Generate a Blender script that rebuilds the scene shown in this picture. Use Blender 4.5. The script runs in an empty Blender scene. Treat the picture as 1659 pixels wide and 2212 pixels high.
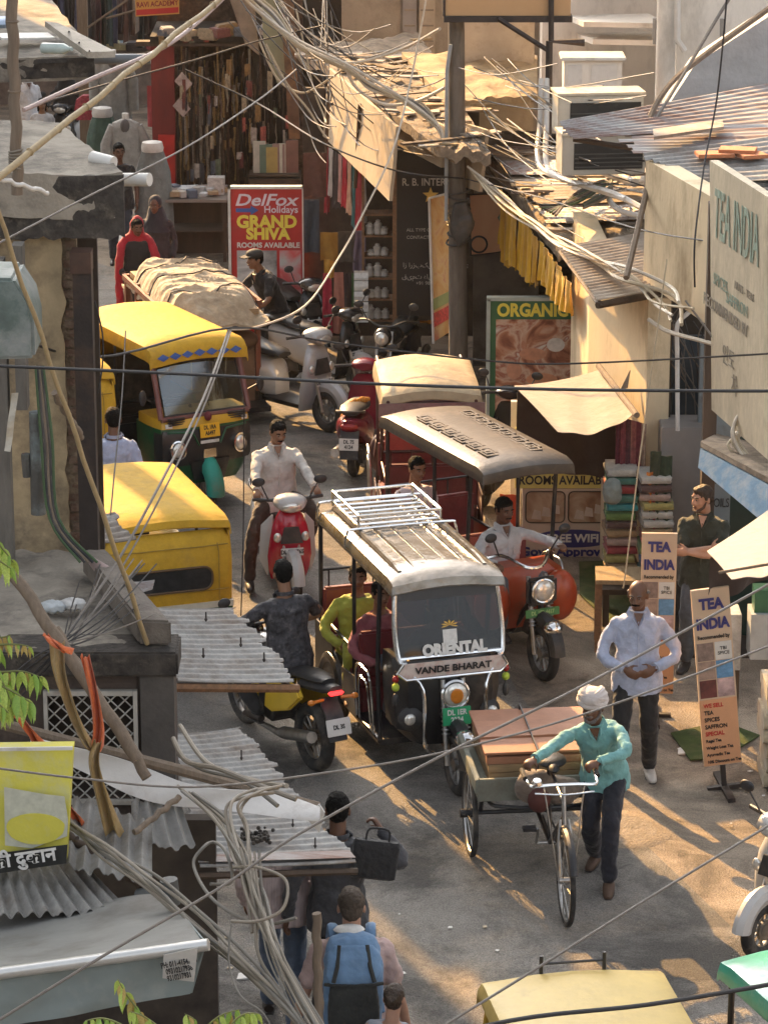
import bpy, bmesh, math, random
from math import sin, cos, pi, radians, atan2, sqrt
from mathutils import Vector, Matrix, Euler, Quaternion, noise
random.seed(7)
C = bpy.context.scene
COL = C.collection

# ---------------------------------------------------------------- camera, light, exposure
F0, CX, CY = 7000.0, 829.5, 1106.0          # focal length and centre in the photograph's (1659 x 2212) pixels
PITCH = math.atan(2089 / 7000.0)
CAMZ = 9.75
cam = bpy.data.cameras.new('camera'); camo = bpy.data.objects.new('camera', cam); COL.objects.link(camo)
camo.location = (0, 0, CAMZ); camo.rotation_euler = (pi / 2 - PITCH, 0, 0)
cam.sensor_fit = 'VERTICAL'; cam.sensor_height = 36.0; cam.lens = 36.0 * F0 / 2212.0
cam.clip_start = 0.5; cam.clip_end = 2000
C.camera = camo

SUN_EL = radians(26); SUN_AZ = atan2(-.41, .912)   # azimuth from +Y towards +X
sdir = Vector((sin(SUN_AZ) * cos(SUN_EL), cos(SUN_AZ) * cos(SUN_EL), sin(SUN_EL)))
w = bpy.data.worlds.new('World'); C.world = w; w.use_nodes = True
nt = w.node_tree; bg = nt.nodes['Background']
sky = nt.nodes.new('ShaderNodeTexSky'); sky.sky_type = 'NISHITA'; sky.sun_disc = False
sky.sun_elevation = SUN_EL; sky.sun_rotation = SUN_AZ % (2 * pi)
sky.air_density = 1.0; sky.dust_density = 6.0; sky.ozone_density = 0.6
hsv = nt.nodes.new('ShaderNodeHueSaturation'); hsv.inputs['Saturation'].default_value = .32
nt.links.new(sky.outputs[0], hsv.inputs['Color'])
nt.links.new(hsv.outputs[0], bg.inputs[0]); bg.inputs[1].default_value = 0.12
sl = bpy.data.lights.new('sun', 'SUN'); sl.energy = 3.8; sl.angle = radians(.5); sl.color = (1, .57, .20)
so = bpy.data.objects.new('sun', sl); COL.objects.link(so)
so.rotation_euler = sdir.to_track_quat('Z', 'Y').to_euler(); so.location = sdir * 60
C.view_settings.view_transform = 'Standard'; C.view_settings.look = 'None'
C.view_settings.gamma = 1; C.view_settings.use_curve_mapping = False
C.view_settings.exposure = 1.95
C.cycles.max_bounces = 6; C.cycles.diffuse_bounces = 4; C.cycles.glossy_bounces = 3
C.cycles.transmission_bounces = 4; C.cycles.transparent_max_bounces = 8
C.cycles.caustics_reflective = False; C.cycles.caustics_refractive = False
C.cycles.use_denoising = True

# ---------------------------------------------------------------- survey helpers: a pixel of the photograph and a height or a distance give a point
def _ray(px, py):
    v = (py - CY) / F0; u = (px - CX) / F0
    return u, cos(PITCH) - v * sin(PITCH), -sin(PITCH) - v * cos(PITCH)
def G(px, py, z=0.0):
    u, dy, dz = _ray(px, py); t = (z - CAMZ) / dz
    return Vector((u * t, dy * t, z))
def D(px, py, Y):
    u, dy, dz = _ray(px, py); t = Y / dy
    return Vector((u * t, Y, CAMZ + dz * t))

# ---------------------------------------------------------------- materials
_mats = {}
def M(key, col=(.5, .5, .5), rough=.6, metal=0.0, var=.2, vs=5.0, bump=.15, bs=45.0, dirt=None, da=.5, ds=2.2, stretch=None,
      coat=0.0, emit=None, trans=0.0, sheen=0.0, spec=.5, grain=None, cracks=0, bd=.02):
    if key in _mats: return _mats[key]
    m = bpy.data.materials.new(key); m.use_nodes = True; _mats[key] = m
    t = m.node_tree; N = t.nodes; L = t.links; b = N['Principled BSDF']
    b.inputs['Roughness'].default_value = rough; b.inputs['Metallic'].default_value = metal
    b.inputs['Coat Weight'].default_value = coat; b.inputs['Specular IOR Level'].default_value = spec
    if trans: b.inputs['Transmission Weight'].default_value = trans
    if sheen: b.inputs['Sheen Weight'].default_value = sheen
    tc = N.new('ShaderNodeTexCoord'); vec = tc.outputs['Object']
    if stretch:
        mp = N.new('ShaderNodeMapping'); mp.inputs['Scale'].default_value = stretch
        L.new(vec, mp.inputs[0]); vec = mp.outputs[0]
    c4 = lambda c, k=1.0: (min(1, c[0] * k), min(1, c[1] * k), min(1, c[2] * k), 1)
    n1 = N.new('ShaderNodeTexNoise'); n1.inputs['Scale'].default_value = vs; n1.inputs['Detail'].default_value = 7
    n1.inputs['Roughness'].default_value = .65
    L.new(vec, n1.inputs['Vector'])
    rp = N.new('ShaderNodeValToRGB'); rp.color_ramp.elements[0].position = .3; rp.color_ramp.elements[1].position = .7
    rp.color_ramp.elements[0].color = c4(col, 1 - var); rp.color_ramp.elements[1].color = c4(col, 1 + var)
    L.new(n1.outputs[0], rp.inputs[0]); out = rp.outputs[0]
    if dirt:
        n2 = N.new('ShaderNodeTexNoise'); n2.inputs['Scale'].default_value = ds; n2.inputs['Detail'].default_value = 9
        n2.inputs['Roughness'].default_value = .7
        L.new(vec, n2.inputs['Vector'])
        r2 = N.new('ShaderNodeValToRGB'); r2.color_ramp.elements[0].position = .62 - da * .35; r2.color_ramp.elements[1].position = .78 - da * .2
        r2.color_ramp.elements[0].color = (0, 0, 0, 1); r2.color_ramp.elements[1].color = (1, 1, 1, 1)
        L.new(n2.outputs[0], r2.inputs[0])
        mx = N.new('ShaderNodeMix'); mx.data_type = 'RGBA'; mx.inputs[7].default_value = c4(dirt)
        L.new(r2.outputs[0], mx.inputs[0]); L.new(out, mx.inputs[6]); out = mx.outputs[2]
    def mul(out, fac, lo):
        m2 = N.new('ShaderNodeMapRange'); m2.inputs[3].default_value = lo[0]; m2.inputs[4].default_value = lo[1]; m2.inputs[1].default_value = lo[2]; m2.inputs[2].default_value = lo[3]
        L.new(fac, m2.inputs[0]); x = N.new('ShaderNodeMix'); x.data_type = 'RGBA'; x.blend_type = 'MULTIPLY'; x.inputs[0].default_value = 1
        L.new(out, x.inputs[6]); L.new(m2.outputs[0], x.inputs[7]); return x.outputs[2]
    if grain:
        n4 = N.new('ShaderNodeTexNoise'); n4.inputs['Scale'].default_value = grain[0]; n4.inputs['Detail'].default_value = 5; n4.inputs['Roughness'].default_value = .75
        L.new(vec, n4.inputs['Vector']); out = mul(out, n4.outputs[0], (1-grain[1], 1+grain[1], .35, .65))
    if cracks:
        nw = N.new('ShaderNodeTexNoise'); nw.inputs['Scale'].default_value = 2.5; nw.inputs['Detail'].default_value = 4; L.new(vec, nw.inputs['Vector'])
        vm = N.new('ShaderNodeVectorMath'); vm.operation = 'MULTIPLY_ADD'; vm.inputs[1].default_value = (.35,.35,.35); L.new(nw.outputs['Color'], vm.inputs[0]); L.new(vec, vm.inputs[2])
        vo = N.new('ShaderNodeTexVoronoi'); vo.feature = 'DISTANCE_TO_EDGE'; vo.inputs['Scale'].default_value = cracks; L.new(vm.outputs[0], vo.inputs['Vector'])
        nm = N.new('ShaderNodeTexNoise'); nm.inputs['Scale'].default_value = .5; nm.inputs['Detail'].default_value = 2; L.new(vec, nm.inputs['Vector'])
        mk = N.new('ShaderNodeMapRange'); mk.inputs[1].default_value = .5; mk.inputs[2].default_value = .62; mk.inputs[3].default_value = .2; mk.inputs[4].default_value = 0; L.new(nm.outputs[0], mk.inputs[0])
        ad = N.new('ShaderNodeMath'); ad.operation = 'ADD'; L.new(vo.outputs['Distance'], ad.inputs[0]); L.new(mk.outputs[0], ad.inputs[1])
        out = mul(out, ad.outputs[0], (.6, 1.0, .0, .010))
        ns = N.new('ShaderNodeTexNoise'); ns.inputs['Scale'].default_value = .7; ns.inputs['Detail'].default_value = 8; ns.inputs['Roughness'].default_value = .72; ns.inputs['Distortion'].default_value = .6; L.new(vec, ns.inputs['Vector'])
        out = mul(out, ns.outputs[0], (.46, 1.16, .40, .55))
    L.new(out, b.inputs['Base Color'])
    if bump:
        n3 = N.new('ShaderNodeTexNoise'); n3.inputs['Scale'].default_value = bs; n3.inputs['Detail'].default_value = 4
        L.new(vec, n3.inputs['Vector'])
        bp = N.new('ShaderNodeBump'); bp.inputs['Strength'].default_value = bump; bp.inputs['Distance'].default_value = bd
        L.new(n3.outputs[0], bp.inputs['Height']); L.new(bp.outputs[0], b.inputs['Normal'])
    if emit:
        b.inputs['Emission Color'].default_value = c4(emit[0]); b.inputs['Emission Strength'].default_value = emit[1]
    return m
def glass(key, tint=(.75, .8, .8), alpha=.35):
    if key in _mats: return _mats[key]
    m = bpy.data.materials.new(key); m.use_nodes = True; _mats[key] = m
    t = m.node_tree; N = t.nodes; L = t.links; o = N['Material Output']; N.remove(N['Principled BSDF'])
    tr = N.new('ShaderNodeBsdfTransparent'); tr.inputs[0].default_value = (*tint, 1)
    gl = N.new('ShaderNodeBsdfGlossy'); gl.inputs['Roughness'].default_value = .06; gl.inputs[0].default_value = (.9, .92, .95, 1)
    fr = N.new('ShaderNodeFresnel'); fr.inputs[0].default_value = 1.45
    ad = N.new('ShaderNodeMath'); ad.operation = 'ADD'; ad.inputs[1].default_value = alpha
    L.new(fr.outputs[0], ad.inputs[0])
    mx = N.new('ShaderNodeMixShader'); L.new(ad.outputs[0], mx.inputs[0]); L.new(tr.outputs[0], mx.inputs[1]); L.new(gl.outputs[0], mx.inputs[2])
    L.new(mx.outputs[0], o.inputs[0])
    return m

# ---------------------------------------------------------------- mesh builder
def V3(p): return Vector(p)
class MB:
    def __init__(s): s.v = []; s.f = []
    def add(s, vs, fs, mt=None):
        o = len(s.v)
        s.v += [tuple(mt @ Vector(p)) if mt is not None else tuple(p) for p in vs]
        s.f += [tuple(i + o for i in f) for f in fs]; return s
    def bx(s, x0, x1, y0, y1, z0, z1, mt=None):
        return s.add([(x0,y0,z0),(x1,y0,z0),(x1,y1,z0),(x0,y1,z0),(x0,y0,z1),(x1,y0,z1),(x1,y1,z1),(x0,y1,z1)],
            [(0,3,2,1),(4,5,6,7),(0,1,5,4),(1,2,6,5),(2,3,7,6),(3,0,4,7)], mt)
    def box(s, c, d, r=(0,0,0)):
        mt = Matrix.Translation(V3(c)) @ Euler(r).to_matrix().to_4x4()
        return s.bx(-d[0]/2, d[0]/2, -d[1]/2, d[1]/2, -d[2]/2, d[2]/2, mt)
    def loft(s, rings, cap=True, closed=True, loop=False):
        n = len(rings[0]); vs = [p for r in rings for p in r]; fs = []
        m = len(rings)
        for i in range(m if loop else m - 1):
            j2 = (i + 1) % m
            for k in range(n if closed else n - 1):
                k2 = (k + 1) % n
                fs.append((i*n+k, i*n+k2, j2*n+k2, j2*n+k))
        if cap and not loop:
            fs.append(tuple(range(n))[::-1]); fs.append(tuple((m-1)*n + k for k in range(n)))
        return s.add(vs, fs)
    def tube(s, pts, r, n=8, cap=True, loop=False, flat=1.0):
        pts = [V3(p) for p in pts]; m = len(pts); rings = []
        rs = r if isinstance(r, (list, tuple)) else [r] * m
        up = None
        for i, p in enumerate(pts):
            if loop: d = pts[(i+1) % m] - pts[i-1]
            else: d = pts[min(i+1, m-1)] - pts[max(i-1, 0)]
            if d.length < 1e-9: d = Vector((0,0,1))
            d.normalize()
            if up is None:
                up = Vector((0,0,1)) if abs(d.z) < .9 else Vector((1,0,0))
            a = d.cross(up)
            if a.length < 1e-6: a = d.orthogonal()
            a.normalize(); b = a.cross(d).normalized(); up = b
            rings.append([tuple(p + (a * cos(2*pi*k/n) + b * sin(2*pi*k/n) * flat) * rs[i]) for k in range(n)])
        return s.loft(rings, cap, True, loop)
    def rod(s, p, q, r, n=8, r2=None): return s.tube([p, q], [r, r2 if r2 is not None else r], n)
    def ball(s, c, r, n=12, m=8, mt=None):
        r = (r,r,r) if isinstance(r, (int,float)) else r
        vs = [(0,0,-1)]; fs = []
        for i in range(1, m):
            a = -pi/2 + pi*i/m
            vs += [(cos(a)*cos(2*pi*k/n), cos(a)*sin(2*pi*k/n), sin(a)) for k in range(n)]
        vs.append((0,0,1)); last = len(vs) - 1
        for k in range(n):
            k2 = (k+1) % n
            fs.append((0, 1+k2, 1+k)); fs.append((last, 1+(m-2)*n+k, 1+(m-2)*n+k2))
            for i in range(m-2): fs.append((1+i*n+k, 1+i*n+k2, 1+(i+1)*n+k2, 1+(i+1)*n+k))
        M4 = Matrix.Translation(V3(c)) @ (mt.to_4x4() if mt is not None else Matrix.Identity(4)) @ Matrix.Diagonal((*r,1))
        return s.add(vs, fs, M4)
    def lathe(s, prof, c=(0,0,0), ax=(0,0,1), n=20, cap=True):
        q = Vector((0,0,1)).rotation_difference(V3(ax)).to_matrix().to_4x4(); mt = Matrix.Translation(V3(c)) @ q
        rings = [[tuple(mt @ Vector((r*cos(2*pi*k/n), r*sin(2*pi*k/n), z))) for k in range(n)] for r, z in prof]
        return s.loft(rings, cap)
    def torus(s, c, R, r, ax=(1,0,0), n=28, m=8, a0=0, a1=2*pi, sq=1.0):
        q = Vector((0,0,1)).rotation_difference(V3(ax)).to_matrix().to_4x4(); mt = Matrix.Translation(V3(c)) @ q
        if tuple(ax) == (1,0,0): a0 += pi/2; a1 += pi/2      # about X: 0 is behind, pi/2 on top, pi in front
        full = abs(a1-a0-2*pi) < 1e-6; k = n if full else n+1
        rings = []
        for i in range(k):
            a = a0 + (a1-a0)*i/n
            rings.append([tuple(mt @ Vector(((R + r*cos(2*pi*j/m))*cos(a), (R + r*cos(2*pi*j/m))*sin(a), r*sq*sin(2*pi*j/m)))) for j in range(m)])
        return s.loft(rings, not full, True, full)
    def grid(s, nu, nv, fn, thick=0.0, nrm=None):
        P = [[V3(fn(i/nu, j/nv)) for j in range(nv+1)] for i in range(nu+1)]
        k = nv + 1; vs = [tuple(P[i][j]) for i in range(nu+1) for j in range(k)]
        fs = [(i*k+j, (i+1)*k+j, (i+1)*k+j+1, i*k+j+1) for i in range(nu) for j in range(nv)]
        if thick:
            if nrm is None:
                nrm = (P[nu][0]-P[0][0]).cross(P[0][nv]-P[0][0]).normalized()
            nrm = V3(nrm); o = len(vs)
            vs += [tuple(V3(p) - nrm*thick) for p in vs]
            fs += [tuple(i+o for i in f[::-1]) for f in fs]
            edge = [i*k for i in range(nu+1)] + [nu*k+j for j in range(1,k)] + [i*k+nv for i in range(nu-1,-1,-1)] + [j for j in range(nv-1,0,-1)]
            for a in range(len(edge)):
                b = (a+1) % len(edge); fs.append((edge[b], edge[a], edge[a]+o, edge[b]+o))
        return s.add(vs, fs)
    def prism(s, poly, d):
        """poly: list of 3D points, extruded by the vector d"""
        n = len(poly); d = V3(d); poly = [V3(p) for p in poly]
        return s.add([tuple(p) for p in poly] + [tuple(p+d) for p in poly],
            [tuple(range(n))[::-1], tuple(n+i for i in range(n))] + [(i, (i+1)%n, n+(i+1)%n, n+i) for i in range(n)])
def rrect(w, h, r, n=4):
    """rounded rectangle outline in 2D, centred"""
    pts = []
    for cx, cy, a0 in ((w/2-r, h/2-r, 0), (-w/2+r, h/2-r, pi/2), (-w/2+r, -h/2+r, pi), (w/2-r, -h/2+r, 1.5*pi)):
        pts += [(cx + r*cos(a0 + pi/2*i/n), cy + r*sin(a0 + pi/2*i/n)) for i in range(n+1)]
    return pts

def mesh_of(mb, name, bevel=0, smooth=False):
    me = bpy.data.meshes.new(name); me.from_pydata(mb.v, [], mb.f)
    bm = bmesh.new(); bm.from_mesh(me)
    bmesh.ops.recalc_face_normals(bm, faces=bm.faces)
    if bevel:
        es = [e for e in bm.edges if len(e.link_faces) == 2 and e.calc_face_angle(0) > .5]
        bmesh.ops.bevel(bm, geom=es, offset=bevel, segments=2, affect='EDGES', clamp_overlap=True)
    bm.to_mesh(me); bm.free()
    if smooth:
        me.polygons.foreach_set('use_smooth', [True]*len(me.polygons))
        if smooth != 'all': me.set_sharp_from_angle(angle=radians(38))
    me.update()
    return me
def obj(name, mb, mat, parent=None, smooth=True, bevel=0, kind=None):
    me = mb if isinstance(mb, bpy.types.Mesh) else mesh_of(mb, name, bevel, smooth)
    if mat is not None and not me.materials: me.materials.append(mat)
    o = bpy.data.objects.new(name, me); COL.objects.link(o)
    if parent is not None: o.parent = parent
    if kind: o['kind'] = kind
    return o
def tag(o, label, cat, group=None):
    o['label'] = label; o['category'] = cat
    if group: o['group'] = group
    return o
def thing(name, label, cat, loc=(0,0,0), rz=0, group=None, sc=1.0):
    o = bpy.data.objects.new(name, None); COL.objects.link(o)
    o.location = loc; o.rotation_euler = (0,0,rz); o.scale = (sc,sc,sc); o.empty_display_size = .2
    return tag(o, label, cat, group)
def struct(name, mb, mat, smooth=False, bevel=0): return obj(name, mb, mat, None, smooth, bevel, 'structure')
def kids(o): return [c for c in o.children]
def copy_tree(o, label=None, loc=None, rz=None, parent=None):
    c = o.copy(); COL.objects.link(c)
    if parent is not None: c.parent = parent
    if label: c['label'] = label
    if loc is not None: c.location = loc
    if rz is not None: c.rotation_euler[2] = rz
    for k in list(o.children): copy_tree(k, parent=c)
    return c
def text(s, size, mat, parent, mt, ext=.003, align='CENTER', bold=0.0, shear=0.0, sx=1.0, name='lettering', space=1.0):
    cu = bpy.data.curves.new(name, 'FONT'); cu.body = s; cu.size = size; cu.extrude = ext; cu.align_x = align; cu.align_y = 'CENTER'
    cu.offset = bold; cu.shear = shear; cu.resolution_u = 3; cu.space_character = space
    cu.materials.append(mat)
    tmp = bpy.data.objects.new('t', cu); me = bpy.data.meshes.new_from_object(tmp); bpy.data.objects.remove(tmp); bpy.data.curves.remove(cu)
    if not me.materials: me.materials.append(mat)
    o = bpy.data.objects.new(name, me); COL.objects.link(o)
    o.matrix_local = mt @ Matrix.Diagonal((sx,1,1,1))
    if parent is not None: o.parent = parent
    return o
def plane_mt(o, u, n):
    """frame with x along u, z along the normal n, at o"""
    u = V3(u).normalized(); n = V3(n).normalized(); u = (u - n*u.dot(n)).normalized(); y = n.cross(u)
    m = Matrix((u, y, n)).transposed().to_4x4(); m.translation = V3(o); return m
def sag(p, q, s, n=14, wob=0):
    p = V3(p); q = V3(q); out = []
    for i in range(n+1):
        t = i/n; a = p.lerp(q, t); a.z -= s*4*t*(1-t)
        if wob and 0 < i < n: a += Vector((random.uniform(-wob,wob), random.uniform(-wob,wob), random.uniform(-wob,wob)))
        out.append(a)
    return out
def smooth_path(pts, k=5):
    pts = [V3(p) for p in pts]; out = []
    n = len(pts)
    for i in range(n-1):
        a, b, c, d = pts[max(i-1,0)], pts[i], pts[i+1], pts[min(i+2,n-1)]
        for j in range(k):
            t = j/k
            out.append(.5*((2*b) + (c-a)*t + (2*a-5*b+4*c-d)*t*t + (3*b-a-3*c+d)*t**3))
    out.append(pts[-1]); return out
BLACK = M('black paint', (.015,.015,.017), .35, 0, .3, 8, .05, dirt=(.12,.10,.08), da=.25)
CHROME = M('chrome', (.75,.75,.74), .14, 1, .12, 8, .03)
STEEL = M('worn steel', (.45,.45,.44), .38, 1, .2, 12, .08, dirt=(.2,.16,.12), da=.3)
RUBBER = M('tyre rubber', (.028,.027,.026), .85, 0, .3, 20, .3, 120, dirt=(.12,.10,.08), da=.45, ds=6)
DARK = M('dark plastic', (.022,.022,.024), .5, 0, .25, 10, .08, dirt=(.10,.085,.07), da=.35)
WHITE = M('white print', (.66,.64,.60), .6, 0, .14, 25, 0, dirt=(.42,.38,.33), da=.2, ds=9)
# ---------------------------------------------------------------- people
SKIN = [M('skin brown', (.235,.118,.066), .5, 0, .12, 14, .04, spec=.4), M('skin dark brown', (.13,.062,.036), .48, 0, .12, 14, .04, spec=.4),
        M('skin light', (.44,.245,.165), .5, 0, .12, 14, .04, spec=.4)]
HAIR = M('black hair', (.008,.007,.006), .75, 0, .4, 60, .8, 160, stretch=(1,1,.3), spec=.15)
GREYHAIR = M('grey hair', (.13,.11,.10), .6, 0, .5, 60, .5, 160)
BROWNHAIR = M('brown hair', (.045,.026,.014), .5, 0, .5, 50, .6, 150, stretch=(1,1,.3))
EYEM = M('eye dark', (.012,.010,.010), .25, 0, .1, 5, 0)
EYEW = M('eye white', (.26,.22,.19), .6, 0, .05, 5, 0)
LIPM = M('lips', (.16,.065,.05), .5, 0, .1, 5, 0)
def cloth(key, col, var=.2, vs=9, bump=.75, bs=13, rough=.85, **k): return M(key, col, rough, 0, var, vs, bump, bs, sheen=.15, bd=.03, **k)
_tex = {}
def clouds(size):
    if size not in _tex:
        t = bpy.data.textures.new('folds', 'CLOUDS'); t.noise_scale = size; t.noise_depth = 3; _tex[size] = t
    return _tex[size]
def bake(o, voxel, it=4, fold=0, fs=.09):
    m = o.modifiers.new('r', 'REMESH'); m.mode = 'VOXEL'; m.voxel_size = voxel; m.use_smooth_shade = True
    m = o.modifiers.new('s', 'SMOOTH'); m.iterations = it; m.factor = .5
    if fold:
        m = o.modifiers.new('d', 'DISPLACE'); m.texture = clouds(fs); m.strength = fold; m.mid_level = .5; m.texture_coords = 'LOCAL'
        m = o.modifiers.new('s2', 'SMOOTH'); m.iterations = 1; m.factor = .4
    dg = bpy.context.evaluated_depsgraph_get()
    me = bpy.data.meshes.new_from_object(o.evaluated_get(dg)); old = o.data
    o.modifiers.clear(); me.name = o.name; o.data = me; bpy.data.meshes.remove(old)
    me.polygons.foreach_set('use_smooth', [True]*len(me.polygons))
def ik(a, t, l1, l2, hint):
    a = V3(a); t = V3(t); d = t - a; L = min(d.length, (l1+l2)*.999); dn = d.normalized()
    x = (l1*l1 - l2*l2 + L*L)/(2*L); h = sqrt(max(l1*l1 - x*x, 0)); hn = V3(hint); hn = (hn - dn*hn.dot(dn))
    hn = hn.normalized() if hn.length > 1e-5 else dn.orthogonal().normalized()
    return a + dn*x + hn*h, a + dn*L
def chain(mb, pts, rs, n=12):
    """tapered limb through the points, round ends"""
    q = [V3(p) for p in pts]; P = smooth_path(q, 4) if len(q) > 2 else [q[0], q[0].lerp(q[1], .5), q[1]]
    R = []
    m = len(P) - 1
    for i in range(len(P)):
        t = i/m*(len(rs)-1); k = min(int(t), len(rs)-2); R.append(rs[k] + (rs[k+1]-rs[k])*(t-k))
    d0 = (P[0]-P[1]).normalized(); d1 = (P[-1]-P[-2]).normalized()
    P = [P[0]+d0*R[0]*.8] + P + [P[-1]+d1*R[-1]*.8]; R = [R[0]*.5] + R + [R[-1]*.5]
    mb.tube(P, R, n)
def hand(mb, w, d, pn, side, curl, s):
    """palm, four fingers of different lengths and a thumb; w wrist, d direction, pn palm normal, side +1/-1 for the thumb"""
    d = V3(d).normalized(); pn = V3(pn); pn = (pn - d*pn.dot(d)).normalized(); sx = d.cross(pn)*side
    R = Matrix((sx, d, pn)).transposed()
    mb.ball(w + d*.05*s, (.043*s, .055*s, .020*s), 10, 8, R)
    for k, (off, ln) in enumerate(((.030,.070),(.010,.080),(-.011,.074),(-.030,.058))):
        p = w + d*.078*s + sx*off*s; a = curl*.55; pts = [w + d*.05*s + sx*off*.8*s, p]; q = p
        for j, f in enumerate((.42,.33,.25)):
            q = q + (d*cos(a) + pn*sin(a))*ln*f*s; pts.append(q); a += curl*.75
        mb.tube(pts, [.012*s, .0105*s, .010*s, .009*s, .0075*s], 6)
    b = w + d*.025*s + sx*.028*s; a = .3 + curl*.35
    c = b + (sx*.75 + d*.6 + pn*a).normalized()*.042*s
    mb.tube([b, c, c + (sx*.25 + d*.8 + pn*a*1.3).normalized()*.038*s], [.014*s, .011*s, .008*s], 6)
def person(label, loc, rz, h=1.70, pel=None, lean=0.0, twist=0.0, side=0.0, wr=None, el=None, an=None, kn=None, head=(0,0), hand_n=None, curl=(.5,.5),
           skin=0, hair='short', hairm=None, shirt=None, sleeve='long', trouser=None, shoe=None, group=None, beard=None, moustache=False, bald=False,
           hem=.10, build=1.0, vox=.011, fold=.036, shirt_open=False, skirt=None, collar=True, look=None, feet=True, barefoot=False, neckline=True):
    """facing -Y in its own frame; +X is the person's left. wr/el/an/kn: wrists, elbow hints, ankles, knee hints, each (right, left), at 1.70 m"""
    s = h/1.70
    t = thing('person', label, 'person', loc, rz, group)
    pel = V3(pel or (0,0,.93)); U = Vector((side*.5, -sin(lean), cos(lean))).normalized()
    X0 = Vector((1,0,0)); X1 = Vector((cos(twist), sin(twist), 0)); X1 = (X1 - U*X1.dot(U)).normalized()
    fw = X1.cross(U); fw = -U.cross(X1) if fw.y > 0 else fw
    nb = pel + U*.50                                     # base of the neck
    sh = [nb - U*.088 - X1*.168*build, nb - U*.088 + X1*.168*build]
    hp = [pel + Vector((-.088,0,-.03)), pel + Vector((.088,0,-.03))]
    wr = wr or ((-.24,-.06,.86),(.24,-.06,.86)); el = el or ((-.3,1,0),(.3,1,0))
    an = an or ((-.10,.02,.085),(.10,.02,.085)); kn = kn or ((0,-1,0),(0,-1,0))
    E = [ik(sh[i], wr[i], .285, .255, el[i]) for i in (0,1)]; K = [ik(hp[i], an[i], .43, .43, kn[i]) for i in (0,1)]
    S = lambda p: V3(p)*s
    def torso(mb, g, z0, z1, flare=0):
        prof = [(-.16,.15,.115),(-.06,.168,.122),(.06,.162,.116),(.17,.150,.107),(.28,.162,.112),(.37,.174,.110),(.43,.160,.090),(.47,.105,.074),(.51,.062,.060)]
        rings = []
        for z, a, b in prof:
            if z < z0 or z > z1: continue
            f = min(max(z/.45,0),1); ax = X0.lerp(X1, f).normalized(); up = Vector((0,0,1)).lerp(U, min(max((z+.1)/.2,0),1)).normalized()
            by = up.cross(ax).normalized(); c = pel + (U*z if z > 0 else Vector((0,0,z)))
            fl = flare*max(0,(.1-z)/.25)
            rings.append([tuple((c + ax*(a*build+g+fl)*cos(2*pi*k/20) + by*(b*build+g+fl)*sin(2*pi*k/20))*s) for k in range(20)])
        mb.loft(rings)
    # body: one continuous skin
    mb = MB(); torso(mb, -.028, -.17, .52)
    for i in (0,1):
        chain(mb, [S(sh[i]), S(E[i][0]), S(E[i][1])], [.043*s*build,.041*s,.037*s,.034*s,.026*s])
        chain(mb, [S(hp[i]), S(K[i][0]), S(K[i][1])], [.078*s*build,.064*s,.050*s,.046*s,.034*s])
        if hand_n: pn = hand_n[i]
        else: pn = (1-2*i, 0, -.1)
        sd = -1 if i else 1
        fd = (E[i][1]-E[i][0]).normalized()
        hand(mb, S(E[i][1]), fd, pn, (1 if V3((0,-1,0)).dot(fd.cross(V3(pn))) > 0 else -1), curl[i], s*1.02)
        f = S(K[i][1]); fdv = Vector((.12*(2*i-1),-1,0)).normalized()
        if feet: mb.tube([f + Vector((0,.035*s,-.045*s)), f + fdv*.03*s + Vector((0,0,-.035*s)), f + fdv*.12*s - Vector((0,0,.058*s)), f + fdv*.175*s - Vector((0,0,.065*s))], [.030*s,.040*s,.036*s,.020*s], 10, flat=.8)
    hy, hpit = head; Hq = (Matrix.Rotation(hy, 3, 'Z') @ Matrix.Rotation(hpit, 3, 'X'))
    hc = S(nb + U*.06 + Vector((0,-.02,.0))) + Hq @ Vector((0,-.020*s,.100*s))     # head centre
    mb.tube([S(nb - U*.06), S(nb + U*.02), hc + Hq @ Vector((0,.02*s,-.06*s))], [.062*s,.055*s,.056*s], 12)
    hm = lambda p: hc + Hq @ (V3(p)*s)
    mb.ball(hm((0,.012,.025)), (.074*s,.094*s,.088*s), 14, 10, Hq)
    mb.ball(hm((0,-.018,-.035)), (.060*s,.070*s,.078*s), 14, 10, Hq)
    mb.ball(hm((0,-.055,-.088)), (.030*s,.026*s,.024*s), 10, 8, Hq)
    mb.tube([hm((0,-.080,.018)), hm((0,-.098,-.012)), hm((0,-.108,-.030))], [.010*s,.013*s,.016*s], 8)
    for q in (-1,1):
        mb.ball(hm((q*.019,-.092,-.032)), .010*s, 6, 5); mb.ball(hm((q*.077,.012,-.012)), (.010*s,.022*s,.033*s), 8, 6, Hq)
        mb.ball(hm((q*.030,-.074,.030)), (.026*s,.012*s,.009*s), 8, 6, Hq); mb.ball(hm((q*.038,-.060,-.020)), (.022*s,.020*s,.020*s), 8, 6, Hq)
    body = obj('body', mb, SKIN[skin], t); bake(body, vox, 3)
    # features
    for q in (-1,1):
        o = obj('eye', MB().ball(hm((q*.031,-.081,.010)), (.0115*s,.006*s,.005*s), 8, 6, Hq), EYEW, t)
        obj('pupil', MB().ball(hm((q*.031,-.086,.010)), (.0060*s,.004*s,.0058*s), 6, 5, Hq), EYEM, o)
        obj('eyebrow', MB().tube([hm((q*.014,-.089,.030)), hm((q*.034,-.086,.035)), hm((q*.052,-.074,.029))], [.0045*s,.0055*s,.003*s], 6), hairm or HAIR, t)
    obj('mouth', MB().ball(hm((0,-.087,-.058)), (.024*s,.010*s,.0075*s), 10, 6, Hq), LIPM, t)
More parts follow.
